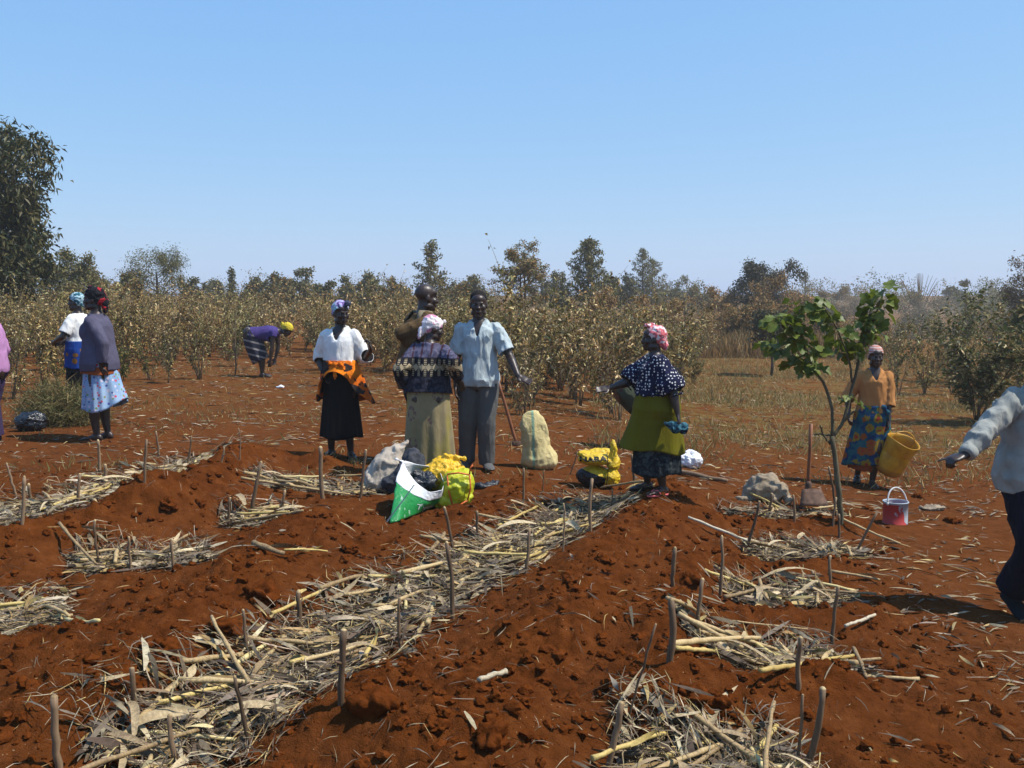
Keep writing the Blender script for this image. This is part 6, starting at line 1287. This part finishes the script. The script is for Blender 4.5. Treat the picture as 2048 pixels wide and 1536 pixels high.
m = NT('yellow_plastic'); co = m.coord('Object'); c = m.ramp(m.noise(co, 9, 5, .65), [(.3, (.30, .13, .012)), (.5, (.50, .25, .015)), (.75, (.58, .33, .025))]); low = m.ramp(m.sep(co)[2], [(.0, (.35, .2, .1)), (.16, (1, 1, 1))]); m.color(m.mix(m.math('MULTIPLY', m.math('LESS_THAN', m.sep(co)[2], -.12), .5), c, (.20, .075, .025))).set(Roughness=.45, Specular_IOR_Level=.4)
for f in (p_white, p_bald, p_sweater, p_blue, p_polka, p_jacket, p_left_white, p_pink, p_bend, p_hidden, p_bucket, p_denim): f(); lap(f.__name__)
for o in [x for x in bpy.data.objects if x.parent and x.parent.name.startswith('person')]:      # trim belongs to the garment that carries it
    st = o.name.split('.')[0]; host = {'eye': ('body',), 'collar': ('shirt', 'blouse', 'jacket'), 'cloak_collar': ('cloak',), 'pocket': ('shirt',), 'pocket_flap': ('jacket',), 'button': ('jacket',), 'cuff': ('jacket',), 'emblem': ('jacket',), 'knot': ('waist_cloth', 'wrap'), 'scarf_knot': ('headscarf',)}.get(st)
    if host:
        for c in o.parent.children:
            if c.name.split('.')[0] in host: o.parent = c; break
# ------------------------------------------------------------ sacks, bags, tools, cans
def plastic(name, fn, rough=.35, spec=.4, bump=.5, trans=0):
    m = NT(name); co = m.coord('Object'); c = fn(m, co) if callable(fn) else fn
    m.color(c).set(Roughness=rough, Specular_IOR_Level=spec); m.bump(m.noise(co, 22, 4, .6, 1.0), bump, .02); return m
def dirt(m, co, base, d=(.20, .09, .04), a=.5, b=.72): return m.mix(m.ramp(m.noise(co, 8, 5, .65), [(a, (0, 0, 0)), (b, (.8, .8, .8))]), base, d)
plastic('sack_white', lambda m, co: dirt(m, co, (.72, .72, .72), (.5, .42, .34), .6, .8), .45); plastic('sack_green', lambda m, co: m.mix(m.math('MULTIPLY', m.math('GREATER_THAN', m.noise(co, 13, 3), .62), .55), (.012, .20, .045), (.45, .55, .5)), .35)
plastic('bag_yellow', (.72, .42, .012), .35, .45, .8); plastic('bag_lime', lambda m, co: dirt(m, co, (.42, .44, .012), (.35, .16, .02), .62, .75), .38); plastic('bag_orange_trim', (.62, .13, .02), .4); plastic('bag_text_shade', lambda m, co: m.mix(m.math('MULTIPLY', m.math('LESS_THAN', m.math('ADD', m.sep(co)[2], m.math('MULTIPLY', m.sep(co)[0], .35)), .105), m.math('LESS_THAN', m.math('ADD', m.sep(co)[0], m.math('MULTIPLY', m.noise(co, 9, 2), .05)), .045)), dirt(m, co, (.60, .40, .012), (.3, .17, .02), .6, .8), (.012, .011, .010)), .38, .4, .9)  # printed bag: black lower left front paints in shade under the overhang, plus print
plastic('ink_black', (.015, .014, .012), .5, .3, .2); plastic('ink_white', (.45, .52, .48), .5, .3, .2); plastic('black_plastic', (.008, .009, .012), .22, .55, .9); plastic('black_sheet', (.02, .022, .026), .3, .5, .8); plastic('poly_white', (.78, .79, .82), .5, .3, 1.0)
def burlap(name, a, b, stripe=None):
    m = NT(name); co = m.coord('Object'); w = m.noise(m.mapping(co, (1, 1, 1)), 7, 5, .6); c = m.ramp(w, [(.3, a), (.7, b)])
    if stripe: x = m.sep(co)[0]; k = m.math('LESS_THAN', m.math('ABSOLUTE', m.math('SUBTRACT', x, stripe[0])), stripe[1]); c = m.mix(m.math('MULTIPLY', k, .75), c, stripe[2])
    m.color(c).set(Roughness=.8, Specular_IOR_Level=.2); h = m.math('ADD', m.noise(co, 14, 4, .6, .8), m.math('MULTIPLY', m.noise(co, 260, 1), .12)); m.bump(h, .7, .02)
burlap('poly_cream', (.46, .37, .16), (.60, .50, .25), (-.045, .012, (.16, .36, .26))); burlap('burlap_grey', (.20, .155, .10), (.34, .27, .19)); burlap('sack_dirty', (.30, .25, .19), (.48, .41, .33)); burlap('sack_navy', (.03, .035, .045), (.06, .06, .07))
def soft(name, mb, mat, loc, rz=0, voxel=.012, wr=.012, freq=(11, 11, 8), seed=1, label=None, cat=None, parent=None, group=None, smooth=9, ratio=.6, flat=True):
    me = remesh(mb, voxel, smooth, ratio)
    wrinkle(me, wr * 1.5, freq, seed); wrinkle(me, wr * .6, np.asarray(freq) * 2.6, seed + 9); o = fin(name, me, mat, parent)
    if parent is None: o.location = loc; o.rotation_euler = (0, 0, rz); tag(o, label, cat, group)
    return o
def print_on(body, text, at, size, mat, parent, tilt=0.0, squash=1.0, bold=.0):
    """flat lettering laid on a bag's camera-side surface; at = centre in the bag's axes"""
    from mathutils.bvhtree import BVHTree
    cu = bpy.data.curves.new('print', 'FONT'); cu.body = text; cu.size = size; cu.offset = bold; to = bpy.data.objects.new('print', cu); COL.objects.link(to); dg = bpy.context.evaluated_depsgraph_get(); me = bpy.data.meshes.new_from_object(to.evaluated_get(dg)); bpy.data.objects.remove(to)
    bm = bmesh.new(); bm.from_mesh(me); bmesh.ops.subdivide_edges(bm, edges=bm.edges[:], cuts=2, use_grid_fill=True); bmesh.ops.triangulate(bm, faces=bm.faces[:]); bm.to_mesh(me); bm.free(); v = get_v(me); v[:, 0] -= (v[:, 0].max() + v[:, 0].min()) / 2; v[:, 1] -= (v[:, 1].max() + v[:, 1].min()) / 2; c, s_ = math.cos(tilt), math.sin(tilt)
    bvh = BVHTree.FromPolygons([x.co for x in body.data.vertices], [list(f.vertices) for f in body.data.polygons]); w = np.zeros_like(v); last = at[1]
    for i in range(len(v)):
        x, z = at[0] + v[i, 0] * c - v[i, 1] * squash * s_, at[2] + v[i, 0] * s_ + v[i, 1] * squash * c; h = bvh.ray_cast(Vector((x, -2.0, z)), Vector((0, 1, 0))); y = h[0].y if h[0] is not None else last; last = y; w[i] = (x, y - .005, z)
    set_v(me, w); return fin('lettering', me, mat, parent, False)
def build_bags():
    # tall cream sack with a green stripe, neck folded over
    b = P(1072, 936); k = b.y / FPX; mb = MB()
    loft(mb, [((.02, 0, .0), (1, 0, 0), (0, 1, 0), .12, .10), ((.03, 0, .04), (1, 0, 0), (0, 1, 0), .185, .15), ((.03, 0, .12), (1, 0, .1), (0, 1, 0), .18, .15), ((.0, 0, .22), (1, 0, .1), (0, 1, 0), .14, .115), ((-.03, 0, .34), (1, 0, .05), (0, 1, 0), .125, .11), ((-.05, 0, .44), (1, 0, .1), (0, 1, 0), .115, .09), ((-.06, 0, .52), (1, 0, .2), (0, 1, 0), .09, .06), ((-.05, 0, .56), (1, 0, .25), (0, 1, 0), .055, .03)], 24)
    ell(mb, (.10, -.03, .06), (.10, .11, .07)); limb(mb, [(.03, -.03, .50), (.07, -.04, .42), (.10, -.04, .26)], [.03, .035, .03])
    soft('grain_sack', mb, 'poly_cream', b, .15, .012, .007, (12, 12, 6), 3, 'tall cream woven sack with a faded green stripe beside the hoe handle', 'sack')
    # grubby sack left of the tan wrap, and the dark navy sack slumped beside it
    b = P(768, 985); mb = MB()
    loft(mb, [((-.03, 0, 0), (1, 0, 0), (0, 1, 0), .12, .12), ((-.03, 0, .05), (1, 0, 0), (0, 1, 0), .17, .15), ((-.01, .01, .16), (1, 0, .2), (0, 1, 0), .16, .14), ((.03, .03, .28), (1, 0, .3), (0, 1, 0), .14, .10), ((.09, .05, .37), (1, 0, .4), (0, 1, 0), .11, .05), ((.13, .05, .40), (1, 0, .4), (0, 1, 0), .07, .02)], 24)
    soft('grain_sack', mb, 'sack_dirty', b + Vector((0, .10, 0)), .1, .012, .016, (8, 8, 8), 9, 'grubby pale sack slumped left of the tan wrap skirt', 'sack')
    mb = MB(); ell(mb, (.10, -.02, .12), (.15, .12, .13)); ell(mb, (.14, .02, .24), (.09, .10, .12)); ell(mb, (.0, -.08, .09), (.10, .08, .08)); soft('dark_sack', mb, 'sack_navy', b + Vector((.10, .02, 0)), 0, .012, .016, (9, 9, 9), 4, 'dark navy sack slumped between the grubby sack and tan wrap', 'sack')
    # green and white open sack: a cone-like plastic sack lying toward the camera, mouth up
    b = P(845, 1020); Y = b.y; W = lambda px, py, dy=0: np.array(at_depth(px, py, Y + dy) - b)
    root = empty('fertilizer_sack', b, 0, 'open green and white plastic sack with pointed corner in front of the tan wrap', 'sack')
    G = lambda px, py: np.array(P(px, py) - b)
    fr_top = np.array([W(806, 925, .03), W(816, 945, -.06), W(832, 966, -.13), W(858, 984, -.14), W(884, 980, -.06)]); fr_bot = np.array([G(779, 1049) + [0, 0, .012], G(797, 1046) + [0, 0, .015], G(822, 1036) + [0, 0, .012], G(846, 1026) + [0, 0, .01], G(870, 1012)])
    bk_top = np.array([W(888, 966, .05), W(880, 945, .16), W(858, 933, .21), W(832, 930, .18), W(810, 924, .08)]); bk_bot = np.array([G(876, 1004), G(872, 990), G(858, 985), G(830, 1000), G(795, 1030)])
    def ring(A, B, n=24):
        L = np.concatenate([A, B]); t = np.linspace(0, len(L), 48, endpoint=False); return np.stack([np.interp(t, np.arange(len(L) + 1), np.append(L[:, c], L[0, c])) for c in range(3)], 1)
    rim2 = ring(fr_top, bk_top); bot = ring(fr_bot, bk_bot); n = 48; ctr = rim2.mean(0); rimF = fr_top[2]; low = fr_bot[3]; tip = fr_bot[0]; rr = np.random.RandomState(6)
    def shell(name, t0, t1, mat, off, m=14, fold=0.0):
        mb = MB(); V = []
        for t in np.linspace(t0, t1, m):
            p = rim2 * (1 - t) + bot * t; bulge = math.sin(math.pi * min(1, max(0, t))) * .022; d = p - p.mean(0); d = d / (np.linalg.norm(d, axis=1, keepdims=True) + 1e-6); w = fbm3(p * 11 + 4, 2)[:, None] * .026; p = p + d * (bulge + off) + d * w * (.3 + .7 * math.sin(math.pi * min(1, max(0.05, t)))); V.append(p)
        i, j = np.meshgrid(np.arange(m - 1), np.arange(n), indexing='ij'); i = i.ravel(); j = j.ravel(); j2 = (j + 1) % n; mb.add(np.concatenate(V), np.stack([i * n + j, (i + 1) * n + j, (i + 1) * n + j2, i * n + j2], 1)); o = mb.build(name, mat, root, cols=False); o.modifiers.new('c', 'SOLIDIFY').thickness = .003; return o
    shell('white_rim', -.02, .34, 'sack_white', .004); gb = shell('green_body', .28, 1.0, 'sack_green', 0.0, 18)
    mb = MB(); rg = np.random.RandomState(3)       # crumpled lining and contents inside the mouth
    for c, r in (((0, 0, -.06), (.10, .10, .06)), ((-.05, .02, -.02), (.05, .05, .05)), ((.04, .03, -.04), (.05, .06, .05))): ell(mb, ctr + np.array(c), r)
    soft('lining', mb, 'black_sheet', None, 0, .010, .02, (18, 18, 18), 2, parent=root)
    mb = MB(); rg2 = rim2[[0, 1, 46, 47]].mean(0); limb(mb, [rg2, rg2 + [-.05, .0, .03], rg2 + [-.085, .0, .035]], [.012, .012, .005]); soft('torn_corner', mb, 'sack_white', None, 0, .008, .006, (20, 20, 20), 2, parent=root)
    mb = MB(); s0, s1 = rimF * .9 + low * .1, tip
    for t in np.linspace(.02, .98, 26):
        p = s0 * (1 - t) + s1 * t + np.array([-.012, -.035 * math.sin(math.pi * t) - .055, .012]); mb2 = p; mb.add([p + [-.006, 0, 0], p + [.006, 0, .004], p + [.006, -.002, .016], p + [-.006, -.002, .012]], [(0, 1, 2, 3)])
    mb.build('seam', 'ink_white', root, smooth=False, cols=False)
    print_on(gb, 'Twi', W(852, 1006, 0), .075, 'ink_white', gb, -.35, .8); print_on(gb, 'C', W(822, 1034, 0), .06, 'ink_white', gb, -.35, .8)
    # yellow tied bag and lime bag beside it
    c = P(905, 1010); Y2 = max(c.y, b.y) + .16; U = lambda px, py, dy=0: np.array(at_depth(px, py, Y2 + dy) - c)
    mb = MB(); k0 = U(894, 915, .1); ell(mb, U(885, 950, .12), (.19, .15, .12)); ell(mb, U(890, 930, .12), (.12, .10, .07)); ell(mb, k0, (.035, .035, .035)); limb(mb, [k0, k0 + [.05, 0, -.005], k0 + [.10, 0, .0], k0 + [.135, 0, -.012]], [.02, .02, .022, .016]); limb(mb, [k0, k0 + [-.02, -.05, -.03], k0 + [-.01, -.11, -.10]], [.022, .018, .014])
    for a in np.linspace(0, 6.28, 12, endpoint=False): limb(mb, [k0 + [0, 0, -.01], k0 + np.array([math.cos(a) * .09, math.sin(a) * .07, -.045]), k0 + np.array([math.cos(a) * .165, math.sin(a) * .13, -.12])], [.014, .016, .010])
    soft('carrier_bag', mb, 'bag_yellow', c, 0, .009, .009, (20, 20, 16), 4, 'bright yellow plastic bag tied with a knot behind the green sack', 'bag')
    root = empty('lime_bag', c, 0, 'lime-yellow printed bag with orange edges right of the green sack', 'bag'); mb = MB()
    for px, py, dy, r in ((910, 975, -.06, (.12, .12, .13)), (928, 968, -.04, (.085, .12, .12)), (892, 1000, -.06, (.13, .11, .07)), (925, 990, -.08, (.08, .08, .07))): ell(mb, U(px, py, dy), r)
    lb = soft('bag_body', mb, 'bag_lime', None, 0, .010, .009, (12, 12, 12), 7, parent=root)
    for L in ([(893, 948), (918, 944), (938, 950)], [(938, 950), (942, 975), (934, 1000)], [(934, 1000), (915, 1012), (905, 1016)], [(938, 948), (941, 935), (944, 930)], [(893, 950), (898, 980), (905, 1014)]):
        mb = MB(); p = np.array([U(x, y, -.165) for x, y in L]); tube(mb, p + np.random.RandomState(1).normal(0, .003, p.shape), .007, 6); mb.build('edge_binding', 'bag_orange_trim', lb, cols=False)
    # crumpled black sheet
    b = P(965, 975); mb = MB(); ell(mb, (0, 0, .015), (.09, .06, .022)); ell(mb, (.08, .03, .03), (.06, .03, .02)); limb(mb, [(.08, .03, .03), (.15, .05, .05)], [.02, .008]); soft('plastic_sheet', mb, 'black_sheet', b, .2, .009, .014, (18, 18, 18), 3, 'crumpled dark plastic scrap right of the lime bag', 'plastic')
    # yellow printed bag with black lettering
    b = P(1205, 975); k = b.y; root = empty('printed_bag', b, 0, 'yellow plastic bag with black lettering and a tied upright ear', 'bag'); U = lambda px, py, dy=0: np.array(at_depth(px, py, k + dy) - b)
    mb = MB()
    for px, py, dy, r in ((1192, 918, .04, (.16, .13, .055)), (1188, 952, .05, (.165, .12, .095)), (1222, 955, .0, (.08, .09, .085)), (1168, 908, .06, (.06, .08, .03)), (1228, 925, .02, (.055, .07, .08)), (1200, 905, .14, (.15, .05, .04))): ell(mb, U(px, py, dy), r)
    loft(mb, [(U(1224, 935, -.02), (1, 0, 0), (0, 1, 0), .05, .05), (U(1226, 912, -.02), (1, 0, 0), (0, 1, 0), .038, .026), (U(1228, 892, -.02), (1, 0, 0), (0, 1, 0), .034, .018), (U(1227, 878, -.01), (1, 0, 0), (0, 1, 0), .018, .012)], 14); soft('bag_body', mb, 'bag_text_shade', None, 0, .008, .006, (20, 20, 20), 5, parent=root, smooth=4)
    mb = MB(); p = np.array([U(1214, 905, -.11), U(1216, 930, -.13), U(1216, 945, -.11), U(1212, 980, -.10)]); tube(mb, p, .004, 5); mb.build('cord', 'ink_black', root, cols=False)
    body = [c for c in root.children if c.name.startswith('bag_body')][0]; print_on(body, 'NARA', U(1186, 916, 0), .088, 'ink_black', body, .05, .62, .004)
    # white bundle and a log behind the polka dot woman
    b = P(1378, 935); mb = MB(); ell(mb, (0, 0, .09), (.13, .12, .09)); ell(mb, (-.08, 0, .11), (.08, .08, .07)); ell(mb, (.07, .02, .06), (.09, .08, .06)); soft('white_bundle', mb, 'poly_white', b, .2, .010, .018, (12, 12, 12), 8, 'crumpled white plastic bundle behind the polka dot woman', 'bundle')
    A, B = P(1340, 945), P(1455, 968); m2 = MB(); t = np.linspace(0, 1, 9); p = np.array(A)[None] + (np.array(B) - np.array(A)) * t[:, None] + [0, 0, .03]; tube(m2, p + np.random.RandomState(3).normal(0, .005, p.shape), .030 * (1 - .35 * t), 8); tag(m2.build('log', 'stake_wood', cols=False), 'reddish brown log lying below the white bundle', 'log')
    # draped burlap sack and hoe by the young tree
    b = P(1528, 1000); mb = MB()
    for c, r in (((0, 0, .10), (.17, .13, .12)), ((-.10, 0, .07), (.10, .10, .09)), ((.10, .02, .08), (.11, .10, .10)), ((.0, -.08, .06), (.12, .07, .06)), ((.02, .02, .17), (.10, .08, .07)), ((-.19, -.05, .02), (.07, .04, .02))): ell(mb, c, r)
    limb(mb, [(-.05, -.05, .20), (.06, -.08, .16), (.17, -.08, .10), (.20, -.1, .0)], [.03, .03, .03, .02]); soft('burlap_sack', mb, 'burlap_grey', b, .0, .011, .020, (8, 8, 8), 11, 'folded grey-brown burlap sack on the ground left of the hoe', 'sack')
    b = P(1626, 1022); root = empty('hoe', b, 0, 'hoe with upright wooden handle and broad rusty blade left of young tree', 'hoe'); U = lambda px, py, dy=0: np.array(at_depth(px, py, b.y + dy) - b)
    mb = MB(); p = np.array([U(1616, 1000, .02), U(1617, 950, .01), U(1620, 900, 0), U(1622, 848, 0)]); tube(mb, p, [.021, .017, .016, .017], 10); mb.build('handle', 'hoe_wood', root, cols=False)
    mb = MB(); ax = norm(p[-1] - p[0]); e = U(1612, 985, -.03); f = U(1640, 995, -.10); V = []
    for t in np.linspace(0, 1, 6):
        for u in np.linspace(-1, 1, 7): V.append(U(1616, 978, -.04) + np.array([u * (.085 + .045 * t) + .03, -.02 - .10 * t + .02 * u * u, .0 - .15 * t + .02 * t * t]))
    mb.add(V, [(i * 7 + j, i * 7 + j + 1, i * 7 + j + 8, i * 7 + j + 7) for i in range(5) for j in range(6)]); o = mb.build('blade', 'rust_iron', root, cols=False); o.modifiers.new('c', 'SOLIDIFY').thickness = .006
    mb = MB(); limb(mb, [U(1616, 990, .0), U(1617, 968, .0)], [.034, .030]); limb(mb, [U(1616, 980, .0), U(1620, 983, -.05)], [.025, .02]); mb.build('socket', 'rust_iron', root, cols=False)
    # second hoe handle leaning by the blue shirted man
    b = P(1036, 892); root = empty('hoe', b, 0, 'reddish wooden tool handle leaning between blue shirted man and cream sack', 'hoe'); A = np.array(at_depth(997, 762, b.y + .05) - b); mb = MB(); t = np.linspace(0, 1, 8); p = (1 - t)[:, None] * np.array([0, 0, -.03]) + t[:, None] * A; tube(mb, p + np.random.RandomState(5).normal(0, .003, p.shape), .019 * (1 - .1 * t), 8); mb.build('handle', 'hoe_wood', root, cols=False)
    mb = MB(); V = [np.array([u * .08, -.02 + .02 * u * u, .06 - .16 * q]) for q in np.linspace(0, 1, 4) for u in np.linspace(-1, 1, 5)]; mb.add(V, [(i * 5 + j, i * 5 + j + 1, i * 5 + j + 6, i * 5 + j + 5) for i in range(3) for j in range(4)]); mb.build('blade', 'rust_iron', root, cols=False).modifiers.new('c', 'SOLIDIFY').thickness = .006
    # red paint can
    b = P(1790, 1046); root = empty('paint_can', b, .4, 'small red and grey paint can with wire bail on the right', 'paint can'); r, h = .105, .195; n = 36; a = np.linspace(0, 2 * math.pi, n, endpoint=False)
    mb = MB(); prof = [(.0, .0), (.97, .0), (1, .006), (.985, .012), (.985, .94), (1.03, .95), (1.04, .975), (1.02, .995), (.95, .995), (.95, .93), (.95, .30), (0, .29)]; V = np.concatenate([np.stack([np.cos(a) * r * q, np.sin(a) * r * q, np.full(n, z * h)], 1) for q, z in prof]); i, j = np.meshgrid(np.arange(len(prof) - 1), np.arange(n), indexing='ij'); i = i.ravel(); j = j.ravel(); j2 = (j + 1) % n; mb.add(V, np.stack([i * n + j, i * n + j2, (i + 1) * n + j2, (i + 1) * n + j], 1)); mb.build('can_body', 'can_paint', root, cols=False)
    mb = MB(); t = np.linspace(0, math.pi, 16); tube(mb, np.stack([np.cos(t) * r * 1.0, np.sin(t) * .03 - .02, h * .93 + np.sin(t) * .13], 1), .007, 6); bh = mb.build('bail_handle', 'pale_plastic', root, cols=False)
    for q in (-1, 1): mb = MB(); ell(mb, (q * r * 1.02, -.02, h * .93), (.012, .012, .014)); mb.build('bail_lug', 'pale_plastic', bh, cols=False)
    # black bag at the left, blue bag at the right edge, pale rag
    b = P(62, 862); mb = MB(); ell(mb, (0, 0, .10), (.17, .13, .11)); ell(mb, (.03, 0, .15), (.13, .10, .07)); ell(mb, (-.05, 0, .14), (.10, .10, .07)); soft('bin_bag', mb, 'black_plastic', b, .1, .011, .012, (14, 14, 14), 2, 'shiny black plastic bag on the ground at the far left', 'bag')
    b = P(2036, 1196); mb = MB(); ell(mb, (.03, .1, .06), (.07, .05, .08)); soft('blue_bag', mb, 'blue_plastic', b, 0, .010, .012, (14, 14, 14), 2, 'small blue plastic bag behind the leg of the denim jacket man', 'bag')
    b = P(1862, 1020); mb = MB(); ell(mb, (0, 0, .02), (.12, .07, .025)); ell(mb, (.06, -.02, .02), (.08, .05, .02)); soft('rag', mb, 'burlap_grey', b, .3, .010, .014, (14, 14, 14), 5, 'flat dusty rag on the soil right of the red paint can', 'rag')
    b = P(560, 776); mb = MB(); ell(mb, (0, 0, .02), (.07, .05, .025)); soft('paper_scrap', mb, 'poly_white', b, .3, .010, .012, (20, 20, 20), 5, 'white crumpled scrap on the soil below the bending woman', 'scrap')
m = NT('hoe_wood'); co = m.coord('Object'); n = m.noise(m.mapping(co, (60, 60, 4)), 1, 4); m.color(m.ramp(n, [(.3, (.13, .045, .018)), (.7, (.25, .10, .045))])).set(Roughness=.5)
m = NT('rust_iron'); co = m.coord('Object'); m.color(m.ramp(m.noise(co, 20, 5), [(.3, (.05, .03, .022)), (.7, (.15, .085, .055))])).set(Roughness=.7, Metallic=.3)
m = NT('can_paint'); co = m.coord('Object'); n = m.noise(m.mapping(co, (1, 1, .5)), 14, 4, .6); z = m.sep(co)[2]; c = m.mix(m.math('GREATER_THAN', m.math('ADD', m.math('MULTIPLY', n, .25), m.sep(m.mapping(co, (1, 1, 1), (0, .5, 0)))[0]), .16), (.40, .045, .04), (.30, .33, .36)); c = m.mix(m.math('GREATER_THAN', n, .60), c, (.38, .36, .36)); c = m.mix(m.math('GREATER_THAN', z, .175), c, (.33, .38, .42)); m.color(c).set(Roughness=.5)
NT('pale_plastic').color((.55, .55, .52)); plastic('blue_plastic', (.02, .14, .30))
build_bags(); lap('bags')
# ------------------------------------------------------------ dusty air
def build_haze():
    mb = MB(); x0, x1, y0, y1, z0, z1 = -130, 130, -6, 175, -2.2, 9.5
    V = [(x0, y0, z0), (x1, y0, z0), (x1, y1, z0), (x0, y1, z0), (x0, y0, z1), (x1, y0, z1), (x1, y1, z1), (x0, y1, z1)]
    mb.add(V, [(0, 3, 2, 1), (4, 5, 6, 7), (0, 1, 5, 4), (1, 2, 6, 5), (2, 3, 7, 6), (3, 0, 4, 7)])
    m = bpy.data.materials.new('haze_air'); m.use_nodes = True; n = m.node_tree.nodes; n.remove(n['Principled BSDF']); v = n.new('ShaderNodeVolumePrincipled'); v.inputs['Color'].default_value = (.93, .90, .85, 1); v.inputs['Density'].default_value = .0012; v.inputs['Anisotropy'].default_value = .2
    m.node_tree.links.new(v.outputs[0], n['Material Output'].inputs['Volume']); MATS['haze_air'] = m
    o = mb.build('haze', 'haze_air', cols=False, smooth=False); o['kind'] = 'stuff'
build_haze()
def build_dust():
    mb = MB(); ell(mb, (0, 0, 0), (1, 1, 1), None, 24, 14)
    m = bpy.data.materials.new('dust_air'); m.use_nodes = True; t = m.node_tree; n = t.nodes; n.remove(n['Principled BSDF']); v = n.new('ShaderNodeVolumePrincipled'); v.inputs['Color'].default_value = (.82, .74, .66, 1); v.inputs['Anisotropy'].default_value = .2
    tc = n.new('ShaderNodeTexCoord'); ln = n.new('ShaderNodeVectorMath'); ln.operation = 'LENGTH'; t.links.new(tc.outputs['Object'], ln.inputs[0]); mr = n.new('ShaderNodeMapRange'); mr.interpolation_type = 'SMOOTHSTEP'; mr.inputs[1].default_value = 1.0; mr.inputs[2].default_value = .25; mr.inputs[3].default_value = 0; mr.inputs[4].default_value = .034; t.links.new(ln.outputs['Value'], mr.inputs[0])
    nz = n.new('ShaderNodeTexNoise'); nz.inputs['Scale'].default_value = 2.4; nz.inputs['Detail'].default_value = 2; t.links.new(tc.outputs['Object'], nz.inputs['Vector']); m2 = n.new('ShaderNodeMapRange'); m2.inputs[1].default_value = .42; m2.inputs[2].default_value = .68; t.links.new(nz.outputs['Fac'], m2.inputs[0])
    mu = n.new('ShaderNodeMath'); mu.operation = 'MULTIPLY'; t.links.new(mr.outputs[0], mu.inputs[0]); t.links.new(m2.outputs[0], mu.inputs[1]); t.links.new(mu.outputs[0], v.inputs['Density']); t.links.new(v.outputs[0], n['Material Output'].inputs['Volume']); MATS['dust_air'] = m
    o = mb.build('dust_cloud', 'dust_air', cols=False); o.location = (17.5, 45, .5); o.scale = (13.5, 9, 3.4); tag(o, 'pale drifting dust in front of the trees at right', 'dust', kind='stuff')
build_dust()
